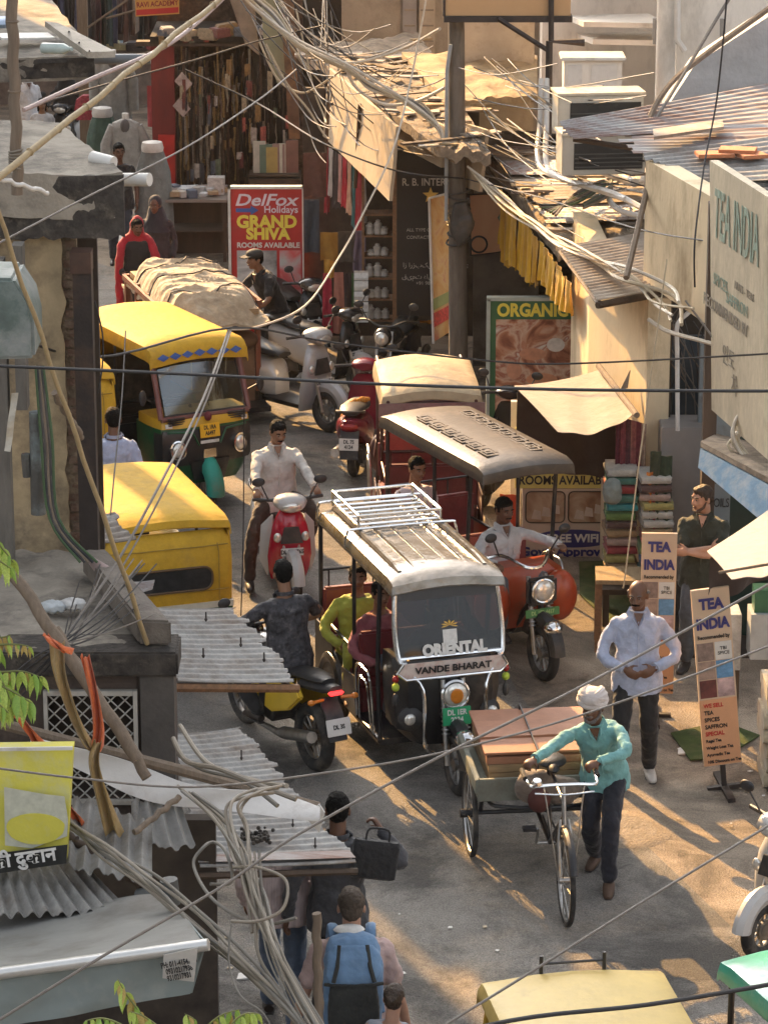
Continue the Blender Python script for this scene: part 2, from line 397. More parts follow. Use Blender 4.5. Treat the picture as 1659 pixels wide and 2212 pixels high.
    if moustache: obj('moustache', MB().tube([hm((-.032,-.078,-.052)), hm((0,-.096,-.045)), hm((.032,-.078,-.052))], [.005*s,.010*s,.005*s], 8), moustache if moustache is not True else HAIR, t)
    if beard:
        bb = MB()
        for q in (-1,1): bb.tube([hm((q*.070,-.004,-.015)), hm((q*.062,-.030,-.060)), hm((q*.03,-.070,-.098)), hm((0,-.078,-.104))], [.006*s,.012*s,.016*s,.014*s], 8)
        o = obj('beard', bb, beard, t)
    if hair:
        hb = MB(); hmmat = hairm or HAIR
        if bald:
            for q in (-1,1): hb.tube([hm((q*.076,-.012,.030)), hm((q*.078,.03,.012)), hm((q*.058,.075,-.01)), hm((0,.098,-.012))], [.008*s,.017*s,.024*s,.026*s], 8)
        else:
            hb.ball(hm((0,.022,.040)), (.080*s,.094*s,.083*s), 14, 10, Hq); hb.ball(hm((0,.052,.0)), (.070*s,.062*s,.072*s), 12, 8, Hq)
            hb.ball(hm((0,-.028,.082)), (.058*s,.052*s,.034*s), 12, 8, Hq)
            for q in (-1,1): hb.ball(hm((q*.070,.0,.022)), (.012*s,.026*s,.034*s), 8, 6, Hq)
            if hair == 'bun': hb.ball(hm((0,.105,.02)), .045*s, 10, 8)
            if hair == 'long':
                hb.tube([hm((0,.06,.02)), hm((0,.085,-.08)), hm((0,.10,-.22))], [.078*s,.075*s,.05*s], 12)
                for q in (-1,1): hb.tube([hm((q*.06,-.02,.06)), hm((q*.078,.01,-.02)), hm((q*.07,.03,-.14))], [.02*s,.026*s,.02*s], 8)
            if hair == 'bob': hb.tube([hm((0,.05,.02)), hm((0,.06,-.08))], [.085*s,.07*s], 12)
        o = obj('hair', hb, hmmat, t); bake(o, .009, 1, .022, .016)
    # clothes
    if shirt:
        cb = MB(); torso(cb, .022, -hem-.07, .50 if collar else .48, .03)
        for i in (0,1):
            a, e, wv = S(sh[i]), S(E[i][0]), S(E[i][1])
            if sleeve == 'long': chain(cb, [a, e, wv.lerp(e, .06)], [.054*s*build,.054*s,.050*s,.046*s,.040*s])
            elif sleeve == 'rolled': chain(cb, [a, e, wv.lerp(e, .72)], [.056*s*build,.056*s,.056*s,.052*s])
            elif sleeve == 'short': chain(cb, [a, a.lerp(e, .75)], [.058*s*build,.060*s])
        sm = shirt
        o = obj('shirt', cb, sm, t); bake(o, .013, 4, fold, .075)
        if collar:
            k = MB(); nbs = S(nb)
            for q in (-1,1):
                k.prism([nbs + X1*q*.068*s + U*.035*s + fw*-.01*s, nbs + X1*q*.012*s + fw*.078*s - U*.012*s, nbs + X1*q*.062*s + fw*.088*s - U*.058*s, nbs + X1*q*.098*s + fw*.03*s - U*.01*s], fw*.008*s + U*.008*s)
            k.torus(nbs + U*.006*s + fw*.002*s, .071*s, .007*s, U, 20, 6, sq=2.6)
            obj('collar', k, sm, t)
            vo_ = MB().prism([nbs + X1*-.038*s + fw*.080*s + U*.012*s, nbs + X1*.038*s + fw*.080*s + U*.012*s, nbs + fw*.118*s*build - U*.085*s], fw*.010*s)
            obj('neck_opening', vo_, SKIN[skin], t)
            for q in (-1,1): obj('lapel', MB().tube([nbs + X1*q*.046*s + fw*.088*s + U*.014*s, nbs + X1*q*.040*s + fw*.108*s - U*.035*s, nbs + X1*q*.006*s + fw*.128*s*build - U*.092*s], [.012*s,.016*s,.008*s], 6, flat=.5), sm, t)
            if sleeve == 'long':
                for i in (0,1):
                    e, wv = S(E[i][0]), S(E[i][1]); obj('cuff', MB().tube([wv.lerp(e,.14), wv.lerp(e,.03)], .043*s, 12), sm, t)
            obj('pocket', MB().prism([pel*s + U*.34*s + X1*.05*s + fw*.128*s*build, pel*s + U*.34*s + X1*.13*s + fw*.105*s*build, pel*s + U*.25*s + X1*.125*s + fw*.108*s*build, pel*s + U*.25*s + X1*.052*s + fw*.130*s*build], fw*.006*s), sm, t)
            bt = MB()
            p0 = nbs - U*.05*s
            k2 = MB(); pts = []
            for j in range(6): pts.append(p0 - U*.075*j*s + fw*(.106 + .012*min(j,2) + (.006 if j > 3 else 0))*s*build)
            k2.tube(pts, .013*s, 6, flat=.5); obj('placket', k2, sm, t)
    if trouser:
        cb = MB(); torso(cb, .004, -.17, .10)
        for i in (0,1):
            a, k_, n_ = S(hp[i]), S(K[i][0]), S(K[i][1])
            chain(cb, [a, k_, n_ + (k_-n_)*.03], [.094*s*build,.085*s,.074*s,.068*s,.062*s])
        o = obj('trousers', cb, trouser, t); bake(o, .014, 4, fold*.9, .09)
    if skirt:
        cb = MB(); rings = []
        for j in range(7):
            f = j/6; z = .10 - f*(.93 - .04); rx = .16 + .09*f; ry = .12 + .11*f
            rings.append([tuple((pel + Vector((rx*cos(a)*(1+.05*f*cos(7*a)), ry*sin(a)*(1+.05*f*cos(7*a)), z)))*s) for a in [2*pi*k/42 for k in range(42)]])
        cb.loft(rings); obj('skirt', cb, skirt, t)
    if shoe and feet:
        for i in (0,1):
            f = S(K[i][1]); fd = Vector((.12*(2*i-1),-1,0)).normalized(); b = MB()
            zf = f.z; 
            b.tube([f + Vector((0,.055*s,-.045*s)), f + Vector((0,.0,-.040*s)), f + fd*.09*s - Vector((0,0,.052*s)), f + fd*.19*s - Vector((0,0,.062*s)), f + fd*.215*s - Vector((0,0,.066*s))], [.034*s,.046*s,.046*s,.036*s,.015*s], 12, flat=.85)
            so_ = obj('shoe', b, shoe, t)
            sb = MB(); sb.tube([f + Vector((0,.065*s,-.078*s)), f + fd*.10*s - Vector((0,0,.080*s)), f + fd*.215*s - Vector((0,0,.078*s))], [.034*s,.048*s,.028*s], 12, flat=.22)
            obj('sole', sb, RUBBER, so_)
    t['hc'] = tuple(hc); t['nb'] = tuple(S(nb)); t['hs'] = s
    return t
def hat_part(t, name, fn, mat, **k): return obj(name, fn(Vector(t['hc']), t['hs']), mat, t, **k)
# ---------------------------------------------------------------- vehicles (all face -Y in their own frame)
LAMP = M('headlamp glass', (.72,.70,.64), .08, .55, .2, 30, .1, 60)
REDLAMP = M('red lamp', (.35,.02,.02), .15, 0, .2, 20, .1)
AMBER = M('amber lamp', (.55,.18,.02), .2, 0, .2, 20, .1)
SEATB = M('black seat vinyl', (.02,.019,.019), .45, 0, .25, 12, .15, 70, dirt=(.12,.1,.08), da=.3)
ALLOY = M('wheel alloy', (.32,.32,.31), .4, .8, .2, 12, .05, dirt=(.14,.11,.08), da=.4)
def add_wheel(t, c, R, tw, rimmat=ALLOY, spokes=5, name='wheel', wire=False):
    c = V3(c)
    tyre = obj('wheel', MB().torus(c, R-tw*.5, tw*.5, (1,0,0), 30, 10, sq=1.0), RUBBER, t); tyre.name = name
    rb = MB(); ri = R - tw*.9
    rb.torus(c, ri, .014, (1,0,0), 28, 6, sq=1.8 if not wire else 1.0)
    if wire:
        for k in range(28):
            a = 2*pi*k/28; q = (-1)**k*.03
            rb.rod(c + Vector((q,0,0)), c + Vector((0, ri*cos(a+.25*(-1)**(k//2)), ri*sin(a+.25*(-1)**(k//2)))), .0028, 4)
        rb.rod(c-Vector((.05,0,0)), c+Vector((.05,0,0)), .025, 10)
    else:
        rb.rod(c-Vector((tw*.35,0,0)), c+Vector((tw*.35,0,0)), .05, 12)
        for k in range(spokes):
            a = 2*pi*k/spokes; d = Vector((0,cos(a),sin(a))); e = Vector((0,-sin(a),cos(a)))
            for q in (-1,1): rb.rod(c + d*.03 + e*q*.018, c + d*ri + e*q*.045, .013, 6)
        rb.lathe([(.02,-.012),(.078,-.012),(.078,.012),(.02,.012)], c + Vector((tw*.2,0,0)), (1,0,0), 20)
    obj('rim', rb, rimmat, tyre); return tyre
def plate(t, txt, o, u, n, w, h, bgm, fg, size, sub=None, name='number_plate'):
    mt = plane_mt(o, u, n); mb = MB().bx(-w/2, w/2, -h/2, h/2, -.006, .004, mt)
    p = obj(name, mb, bgm, t, bevel=.004)
    rows = txt.split('\n'); k = len(rows)
    for i, r in enumerate(rows):
        text(r, size, fg, p, mt @ Matrix.Translation((0, (k-1-2*i)*size*.5, .0045)), .002, sx=.85, bold=.002)
    return p
PLATEW = M('white plate', (.66,.64,.6), .5, 0, .08, 6, 0); PLATEY = M('yellow plate', (.75,.42,.02), .5, 0, .08, 6, 0)
PLATEG = M('green plate', (.02,.32,.13), .45, 0, .08, 6, 0); INK = M('black ink', (.015,.015,.015), .6, 0, .1, 5, 0)
def scooter(label, loc, rz, paint, front='', rear='', group='scooters and motorbikes', seat=SEATB, apron=None, steer=0.0, rimr=ALLOY, lean=0.0, mirrors=True, head=None, sc=1.0):
    t = thing('scooter', label, 'scooter', loc, rz, group, sc); t.rotation_euler[1] = lean; ap = apron or paint
    add_wheel(t, (0,-.63,.225), .225, .105, rimr); add_wheel(t, (0,.58,.225), .225, .105, rimr)
    mg = MB(); mg.torus((0,-.63,.235), .25, .075, (1,0,0), 16, 8, a0=.0, a1=pi*.95, sq=.9)
    # mudguard arc is drawn about the X axis
    obj('front_mudguard', mg, paint, t)
    fk = MB()
    for q in (-1,1): fk.rod((q*.085,-.63,.225), (q*.07,-.50,.62), .016, 8)
    obj('fork', fk, STEEL, t)
    rings = []
    for z, y, wd, dp in ((.20,-.36,.17,.05),(.30,-.40,.20,.08),(.45,-.43,.215,.10),(.60,-.45,.20,.10),(.75,-.45,.17,.09),(.85,-.44,.13,.07),(.90,-.42,.09,.05)):
        rings.append([(wd*cos(a), y - dp*sin(a)*(.9 if sin(a) > 0 else .25), z) for a in [2*pi*k/20 for k in range(20)]])
    o = obj('apron', MB().loft(rings), ap, t)
    if head:
        for q in (-1,1): obj('leg_shield', MB().prism([(q*.20,-.40,.24),(q*.27,-.34,.40),(q*.25,-.36,.74),(q*.15,-.42,.86)], (q*.012,.03,0)), head, t, bevel=.006)
    pn = MB().prism([(-.11,-.545,.60),(.11,-.545,.60),(.07,-.535,.76),(-.07,-.535,.76)], (0,-.012,0)); obj('apron_trim', pn, DARK, o)
    for q in (-1,1): obj('indicator', MB().ball((q*.135,-.535,.66), (.04,.02,.05), 10, 6), AMBER if q > 2 else LAMP, t)
    fl = MB().loft([[(x,y,z) for x, z in ((-.15,.22),(.15,.22),(.17,.27),(.13,.285),(-.13,.285),(-.17,.27))] for y in (-.36,-.1,.16)]); obj('floorboard', fl, DARK, t)
    rings = []
    for y, z0, z1, wd in ((.06,.22,.52,.10),(.14,.22,.64,.16),(.32,.26,.68,.195),(.55,.36,.70,.195),(.75,.48,.72,.165),(.90,.58,.735,.11),(.97,.64,.73,.06)):
        zc, hz = (z0+z1)/2, (z1-z0)/2
        rings.append([(wd*(abs(cos(a))**.75)*(1 if cos(a) > 0 else -1), y, zc + hz*(abs(sin(a))**.75)*(1 if sin(a) > 0 else -1)) for a in [2*pi*k/20 for k in range(20)]])
    rb = obj('rear_body', MB().loft(rings), paint, t)
    rings = []
    for y, zc, hz, wd in ((.02,.70,.03,.09),(.08,.715,.05,.12),(.25,.725,.055,.145),(.42,.745,.055,.15),(.55,.775,.05,.15),(.75,.79,.045,.135),(.86,.78,.03,.09)):
        rings.append([(wd*cos(a), y, zc + hz*sin(a)) for a in [2*pi*k/16 for k in range(16)]])
    obj('seat', MB().loft(rings), seat, t)
    gr = MB().tube(smooth_path([(-.12,.66,.76),(-.15,.84,.80),(-.10,.98,.83),(.10,.98,.83),(.15,.84,.80),(.12,.66,.76)], 4), .014, 8); obj('grab_rail', gr, DARK, t)
    obj('tail_light', MB().ball((0,.955,.655), (.10,.035,.04), 12, 6), REDLAMP, t)
    rm = MB().loft([[(x,y,z) for x in (-.1,.1)] + [(x,y-.012,z) for x in (.1,-.1)] for y, z in ((.90,.60),(.97,.46),(1.0,.30))]); obj('rear_mudguard', rm, DARK, t)
    if rear: plate(t, rear, (0,1.0,.47), (-1,0,0), (0,1,.2), .21, .13, PLATEW, INK, .055)
    ex = MB().tube([(.13,.1,.22),(.16,.35,.22),(.17,.45,.26),(.17,.85,.33)], [.02,.03,.055,.05], 10); obj('exhaust', ex, STEEL, t)
    en = MB().box((-.08,.45,.26), (.12,.45,.18)); obj('engine_case', en, DARK, t, bevel=.03)
    # steering head
    ch, sh_ = cos(steer), sin(steer)
    R = Matrix.Translation((0,-.42,0)) @ Matrix.Rotation(steer, 4, 'Z')
    rings = []
    for y, zc, wd, hz in ((-.17,.97,.07,.05),(-.14,.98,.13,.075),(-.06,.99,.165,.085),(.03,1.0,.15,.06),(.07,1.0,.10,.04)):
        rings.append([tuple(R @ Vector((wd*cos(a), y, zc + hz*sin(a)))) for a in [2*pi*k/18 for k in range(18)]])
    hd = obj('handlebar_cover', MB().loft(rings), head or ap, t)
    lm = MB(); lm.ball((0,0,0), (.10,.035,.055), 14, 8); lmm = MB(); lmm.v = [tuple(R @ (Vector(p) + Vector((0,-.15,.965)))) for p in lm.v]; lmm.f = lm.f
    obj('headlight', lmm, LAMP, hd)
    g = MB()
    for q in (-1,1): g.rod(R @ Vector((q*.13,.0,1.0)), R @ Vector((q*.34,.07,1.0)), .018, 8)
    obj('handlebar', g, DARK, t)
    if mirrors:
        for q in (-1,1):
            m_ = MB().rod(R @ Vector((q*.20,.0,1.01)), R @ Vector((q*.27,-.04,1.16)), .007, 6); m_.ball(R @ Vector((q*.30,-.04,1.20)), (.065,.02,.045), 12, 8)
            obj('mirror', m_, DARK, t)
    if front: plate(t, front, (0,-.572,.52), (1,0,0), (0,-1,.12), .22, .075, PLATEW, INK, .055)
    return t
def motorbike(label, loc, rz, paint, rear='', lit=False, group='scooters and motorbikes', lean=0.0, fairing=None, sidepanel=None):
    t = thing('motorbike', label, 'motorbike', loc, rz, group); t.rotation_euler[1] = lean
    add_wheel(t, (0,-.68,.30), .30, .095); add_wheel(t, (0,.62,.30), .30, .12)
    o = obj('front_mudguard', MB().torus((0,-.68,.31), .325, .05, (1,0,0), 14, 8, a0=.2, a1=pi*.9, sq=1.1), paint, t)
    fk = MB()
    for q in (-1,1): fk.rod((q*.09,-.68,.30), (q*.08,-.42,.92), .02, 8)
    obj('fork', fk, STEEL, t)
    rings = []
    for y, zc, hz, wd in ((-.42,.80,.05,.06),(-.36,.82,.11,.12),(-.22,.83,.13,.155),(-.05,.80,.11,.14),(.08,.76,.06,.09)):
        rings.append([(wd*cos(a), y, zc + hz*sin(a)) for a in [2*pi*k/18 for k in range(18)]])
    obj('fuel_tank', MB().loft(rings), paint, t)
    rings = []
    for y, zc, hz, wd in ((.02,.76,.03,.08),(.12,.775,.045,.12),(.35,.78,.05,.14),(.5,.82,.045,.13),(.75,.85,.04,.11),(.88,.86,.025,.06)):
        rings.append([(wd*cos(a), y, zc + hz*sin(a)) for a in [2*pi*k/16 for k in range(16)]])
    obj('seat', MB().loft(rings), SEATB, t)
    for q in (-1,1):
        sp = MB().prism([(q*.12,.02,.40),(q*.13,.16,.40),(q*.14,.50,.52),(q*.13,.70,.68),(q*.13,.62,.76),(q*.13,.10,.76)], (q*.05,0,0)); obj('side_panel', sp, sidepanel or paint, t, bevel=.015)
    if fairing:
        for q in (-1,1):
            fb = MB().prism([(q*.15,-.52,.78),(q*.17,-.30,.92),(q*.17,-.02,.72),(q*.15,-.10,.42),(q*.14,-.34,.50)], (q*.045,0,0)); obj('fairing', fb, fairing, t, bevel=.02)
    en = MB(); en.box((0,-.12,.42), (.24,.38,.30)); en.lathe([(.11,-.12),(.11,.12)], (0,.02,.38), (1,0,0), 16)
    for k in range(5): en.box((0,-.2,.50+.035*k), (.28,.22,.012))
    obj('engine', en, DARK, t, bevel=.006)
    ex = MB().tube([(.12,-.28,.50),(.14,-.34,.30),(.15,-.1,.22),(.17,.30,.26),(.18,.42,.30),(.18,.92,.42)], [.02,.02,.022,.03,.055,.05], 10); obj('exhaust', ex, STEEL, t)
    ch = MB().box((-.09,.30,.30), (.02,.62,.10)); ch.rod((-.07,-.05,.36),(-.07,.62,.30),.025,8); obj('swingarm', ch, DARK, t)
    tl = MB().loft([[(wd*cos(a), y, zc + hz*sin(a)) for a in [2*pi*k/12 for k in range(12)]] for y, zc, hz, wd in ((.55,.76,.06,.12),(.85,.80,.05,.09),(1.0,.83,.03,.06))]); obj('tail_cowl', tl, DARK, t)
    obj('tail_light', MB().box((0,1.0,.80), (.13,.05,.035)), M('lit tail lamp', (.6,.03,.03), .2, 0, .1, 9, 0, emit=((1,.03,.03), .9)) if lit else REDLAMP, t, bevel=.012)
    rm = MB().loft([[(-.08,y,z),(.08,y,z),(.08,y-.015,z-.01),(-.08,y-.015,z-.01)] for y, z in ((.85,.72),(.98,.60),(1.05,.40))]); obj('rear_mudguard', rm, DARK, t)
    if rear: plate(t, rear, (0,1.05,.52), (-1,0,0), (0,1,.3), .22, .14, PLATEW, INK, .05)
    for q in (-1,1): obj('indicator', MB().rod((q*.08,.93,.73), (q*.18,.95,.73), .014, 6).ball((q*.2,.95,.73), (.035,.03,.025), 8, 6), AMBER, t)
    hb = MB().tube(smooth_path([(-.36,-.22,1.0),(-.22,-.36,1.03),(-.08,-.42,.98),(.08,-.42,.98),(.22,-.36,1.03),(.36,-.22,1.0)], 4), .014, 8); obj('handlebar', hb, DARK, t)
    hl = MB().ball((0,-.54,.88), (.11,.10,.11), 14, 10); h_ = obj('headlight_shell', hl, paint, t); obj('headlight', MB().ball((0,-.60,.87), (.085,.06,.085), 14, 10), LAMP, h_)
    for q in (-1,1):
        m_ = MB().rod((q*.24,-.34,1.03), (q*.30,-.38,1.18), .007, 6); m_.ball((q*.33,-.38,1.22), (.06,.02,.045), 12, 8); obj('mirror', m_, DARK, t)
    return t
# -- auto rickshaw
AYEL = M('rickshaw yellow', (.54,.31,.02), .38, 0, .10, 3, .06, 25, dirt=(.40,.25,.05), da=.18)
AYEL2 = M('rickshaw canvas yellow', (.52,.31,.03), .7, 0, .12, 4, .3, 12, dirt=(.36,.23,.05), da=.28, spec=.2, grain=(9,.10))
AGRN = M('rickshaw green', (.008,.075,.028), .35, 0, .2, 4, .06, 25, dirt=(.08,.09,.05), da=.22)
TEAL = M('teal plastic', (.02,.26,.19), .5, 0, .15, 6, .1, dirt=(.12,.16,.11), da=.25)
GLASSM = glass('windscreen glass', (.58,.64,.64), .09)
BLUE = M('blue print', (.04,.10,.33), .5, 0, .1, 6, 0)
def roof_shell(W, Y0, Y1, z, drop, crown=.03, rf=.10, rr=.10, ends=(0,0)):
    px = [(-1,-drop),(-.99,-drop*.55),(-.965,-drop*.2),(-.90,-.012),(-.78,.004),(-.4,crown*.75),(0,crown)]; px += [(-a,b) for a,b in px[-2::-1]]
    ys = [(Y0,-ends[0]),(Y0+.015,-ends[0]*.45),(Y0+.06,-.025-ends[0]*.1),(Y0+rf+.05,-.004)]
    for k in range(1,8): ys.append((Y0 + .2 + (Y1-Y0-.4)*k/8, 0))
    ys += [(Y1-rr-.05,-.004),(Y1-.06,-.025-ends[1]*.1),(Y1-.015,-ends[1]*.45),(Y1,-ends[1])]
    return px, ys, [[(a*W/2, y, z + max(b,0) - (min(b,0)**2 + min(c,0)**2)**.5) for a, b in px] for y, c in ys]
def shell_mesh(rows, th=.012):
    mb = MB(); n = len(rows[0]); m = len(rows)
    vs = [p for r in rows for p in r]; fs = [(i*n+k, i*n+k+1, (i+1)*n+k+1, (i+1)*n+k) for i in range(m-1) for k in range(n-1)]
    o = len(vs); vs += [(p[0]*(1-th), p[1]*(1-th*.5), p[2]-th) for p in vs]; fs += [tuple(i+o for i in f[::-1]) for f in fs]
    ed = [i*n for i in range(m)] + [(m-1)*n+k for k in range(1,n)] + [i*n+n-1 for i in range(m-2,-1,-1)] + [k for k in range(n-2,0,-1)]
    for a in range(len(ed)):
        b = (a+1) % len(ed); fs.append((ed[b], ed[a], ed[a]+o, ed[b]+o))
    return mb.add(vs, fs)
def auto_rickshaw(label, loc, rz, sc=1.0, reg=None, roof=AYEL2, rack=False):
    t = thing('auto_rickshaw', label, 'auto rickshaw', loc, rz, 'auto rickshaws', sc)
    add_wheel(t, (0,-1.12,.215), .215, .11, STEEL, 5)
    for q in (-1,1): add_wheel(t, (q*.56,.72,.215), .215, .11, STEEL, 5)
    obj('front_mudguard', MB().torus((0,-1.12,.24), .255, .115, (1,0,0), 18, 10, a0=.1, a1=pi*1.02, sq=.95), TEAL, t)
    # green cowl
    rings = []
    for z, yf, w0, w1 in ((.30,-1.10,.26,.46),(.42,-1.17,.42,.58),(.62,-1.20,.50,.62),(.80,-1.20,.52,.63),(.90,-1.185,.52,.63)):
        out = [(w1,-.55,z),(w1,-.85,z),(w1*.97,-1.02,z),(w0*1.12,yf+.07,z),(w0*.7,yf+.01,z),(0,yf,z)]; out += [(-x,y,zz) for x,y,zz in out[-2::-1]]
        out += [(-w1+.03,-.52,z),(0,-.52,z),(w1-.03,-.52,z)]
        rings.append(out)
    obj('front_cowl', MB().loft(rings), AGRN, t)
    rings = []
    for z, yf, w0, w1 in ((.902,-1.19,.515,.632),(.96,-1.17,.51,.632),(1.0,-1.14,.50,.63)):
        out = [(w1,-.62,z),(w1,-.85,z),(w1*.97,-1.0,z),(w0*1.12,yf+.06,z),(w0*.7,yf+.01,z),(0,yf,z)]; out += [(-x,y,zz) for x,y,zz in out[-2::-1]]; out += [(-w1+.03,-.6,z),(w1-.03,-.6,z)]
        rings.append(out)
    yb = obj('dash_band', MB().loft(rings), AYEL, t)
    for q in (-1,1):
        vb = MB()
        for k in range(4): vb.box((q*.40,-1.155,.945+.02*k), (.22,.05,.008), (0,0,-q*.16))
        obj('vent', vb, DARK, yb)
    def front(z, g=.0):
        yf, w0, w1 = -1.20, .50, .62
        o = [(w1*.97+g,-1.0,z),(w0*1.12+g,yf+.07-g,z),(w0*.7,yf+.01-g,z),(0,yf-g,z)]; return o + [(-x,y,zz) for x,y,zz in o[-2::-1]]
    rows = [front(z, g) for z, g in ((.52,.004),(.56,.022),(.84,.022),(.88,.004))]; n_ = len(rows[0]); mk = MB()
    mk.add([p for r in rows for p in r], [(i*n_+k, i*n_+k+1, (i+1)*n_+k+1, (i+1)*n_+k) for i in range(3) for k in range(n_-1)])
    mk.prism([(-.20,-1.19,.36),(.20,-1.19,.36),(.26,-1.21,.56),(-.26,-1.21,.56)], (0,-.025,0)); obj('grille_mask', mk, BLACK, t)
    for q in (-1,1): obj('brow', MB().tube([(q*.14,-1.235,.72),(q*.22,-1.232,.86),(q*.52,-1.16,.87)], .012, 6), AGRN, t)
    for q in (-1,1):
        rb = MB().lathe([(.07,0),(.095,-.0),(.10,.05),(.085,.055),(.08,.02)], (q*.40,-1.185,.69), (q*.25,-1,.08), 20); r_ = obj('headlight_ring', rb, CHROME, t)
        obj('headlight', MB().ball((q*.405,-1.228,.693), (.078,.04,.078), 16, 10), LAMP, r_)
    for q in (-1,1): obj('sticker', MB().prism([(q*.46,-1.165,.915),(q*.54,-1.15,.915),(q*.54,-1.145,.955),(q*.46,-1.16,.955)], (0,-.012,0)), WHITE, t)
    bd = MB().prism([(-.085,-1.225,.585),(.085,-1.225,.585),(.08,-1.225,.675),(-.08,-1.225,.675)], (0,-.015,0)); obj('badge', bd, CHROME, t)
    # pillars, windscreen
    A = [(-.58,-1.12,1.00),(.58,-1.12,1.00),(.57,-.88,1.55),(-.57,-.88,1.55)]
    fr = MB(); fr.tube(smooth_path([A[0], A[3]], 3), .035, 8); fr.tube([A[1], A[2]], .035, 8); fr.tube([A[3], A[2]], .035, 8); fr.tube([A[0], A[1]], .03, 8)
    wf = obj('windscreen_frame', fr, AYEL if not reg else M('maroon trim', (.16,.06,.05), .5, 0, .2, 8, .1), t)
    gk = MB(); 
    ins = [V3(A[0])+Vector((.05,0,.03)), V3(A[1])+Vector((-.05,0,.03)), V3(A[2])+Vector((-.05,0,-.04)), V3(A[3])+Vector((.05,0,-.04))]
    obj('rubber_seal', MB().tube([ins[0], ins[1], ins[2], ins[3]], .014, 6, loop=True), DARK, wf)
    obj('windscreen', MB().prism(ins, (0,-.006,.002)), GLASSM, wf)
    obj('wiper', MB().rod((.1,-1.04,1.06), (.02,-.93,1.34), .006, 5), DARK, wf)
    # roof
    px, ys, rows = roof_shell(1.30, -1.0, 1.20, 1.72, .15, .04, ends=(.20,.12))
    rf = obj('roof', shell_mesh(rows), roof, t)
    if reg:
        for k in range(7):
            x = -.48 + k*.96/6; z0 = 1.60 + .014*(1-abs(x)/.5)
            obj('diamond', MB().prism([(x-.078,-1.006,z0),(x,-1.008,z0-.036),(x+.078,-1.006,z0),(x,-.998,z0+.036)], (0,-.008,0)), BLUE, rf)
    # rear cabin
    for q in (-1,1):
        sd = MB().prism([(q*.645,.50,.86),(q*.645,1.20,.86),(q*.645,1.22,1.30),(q*.64,1.16,1.56),(q*.64,.62,1.56),(q*.645,.50,1.25)], (-q*.02,0,0)); obj('side_curtain', sd, roof, t)
        lo = MB().prism([(q*.64,.34,.34),(q*.64,1.24,.34),(q*.64,1.24,.86),(q*.64,.42,.86),(q*.64,.30,.55)], (-q*.03,0,0)); obj('side_panel', lo, AGRN, t, bevel=.008)
        obj('mudguard', MB().torus((q*.60,.72,.23), .27, .05, (1,0,0), 14, 8, a0=0, a1=pi, sq=1.3), AGRN, t)
    rings = []
    for z, y, w_ in ((.86,1.235,.64),(.98,1.25,.645),(1.15,1.255,.645),(1.32,1.25,.645),(1.42,1.235,.64),(1.50,1.20,.63),(1.57,1.13,.60)):
        r_ = [(-w_,y-.09,z),(-w_*.985,y-.03,z),(-w_*.93,y,z)] + [(w_*a,y+.012*(1-a*a),z) for a in (-.6,-.3,0,.3,.6)] + [(w_*.93,y,z),(w_*.985,y-.03,z),(w_,y-.09,z)]
        rings.append(r_ + [(x,yy-.02,z) for x,yy,z in r_[::-1]])
    bk = obj('rear_canvas', MB().loft(rings), roof, t)
    wr_ = [(x, 1.268, 1.12+z) for x, z in rrect(.86,.23,.09)]
    obj('rear_window', MB().prism(wr_, (0,.008,0)), M('dark plastic window', (.03,.03,.03), .12, 0, .3, 12, .2, 12), bk)
    for z_, y_ in ((.99,1.262),(1.44,1.243)): obj('seam', MB().tube([(-.60,y_-.004,z_),(-.3,y_+.006,z_-.006),(0,y_+.012,z_),(.3,y_+.006,z_-.006),(.60,y_-.004,z_)], .006, 5), M('seam thread', (.30,.19,.03), .8), bk)
    for q in (-1,1): obj('seam', MB().tube([(q*.50,1.262,.88),(q*.50,1.268,1.1),(q*.50,1.262,1.38),(q*.49,1.24,1.46)], .005, 5), M('seam thread', (.30,.19,.03)), bk)
    obj('window_edge', MB().tube([(x, 1.276, z) for x, y, z in wr_], .012, 6, loop=True), M('brown piping', (.10,.055,.02), .6), bk)
    lr = MB().loft([[(-.64,1.12,z),(.64,1.12,z),(.64,y,z),(.3,y+.015,z),(-.3,y+.015,z),(-.64,y,z)] for z, y in ((.34,1.20),(.5,1.24),(.80,1.25))]); obj('rear_body', lr, AGRN, t)
    obj('trim_strip', MB().bx(-.645,.645,1.17,1.262,.80,.86), M('cream trim', (.55,.52,.42), .5, 0, .15, 9, .05), t)
    for q in (-1,1): obj('tail_light', MB().box((q*.52,1.265,.66), (.13,.03,.09)), REDLAMP, t, bevel=.01)
    obj('bumper', MB().tube(smooth_path([(-.6,1.2,.36),(-.55,1.32,.36),(.55,1.32,.36),(.6,1.2,.36)], 3), .02, 8), STEEL, t)
    obj('floor', MB().bx(-.61,.61,-.6,1.1,.30,.34), DARK, t)
    obj('driver_seat', MB().box((0,-.25,.62), (.46,.34,.12)).box((0,-.06,.80), (.42,.06,.28)).box((0,-.25,.45),(.40,.30,.22)), SEATB, t, bevel=.02)
    obj('passenger_seat', MB().box((0,.75,.62), (1.18,.50,.14)).box((0,1.05,.95), (1.18,.10,.55)).box((0,.75,.45),(1.16,.46,.2)), SEATB, t, bevel=.02)
    obj('partition', MB().bx(-.60,.60,.02,.05,.34,.72).rod((-.62,.03,.30),(-.62,.03,1.56),.018).rod((.62,.03,.30),(.62,.03,1.56),.018).rod((-.6,.03,.95),(.6,.03,.95),.015), BLACK, t)
    obj('handlebar', MB().rod((0,-.95,.7),(0,-.72,1.02),.02).rod((-.30,-.66,1.03),(.30,-.66,1.03),.016), DARK, t)
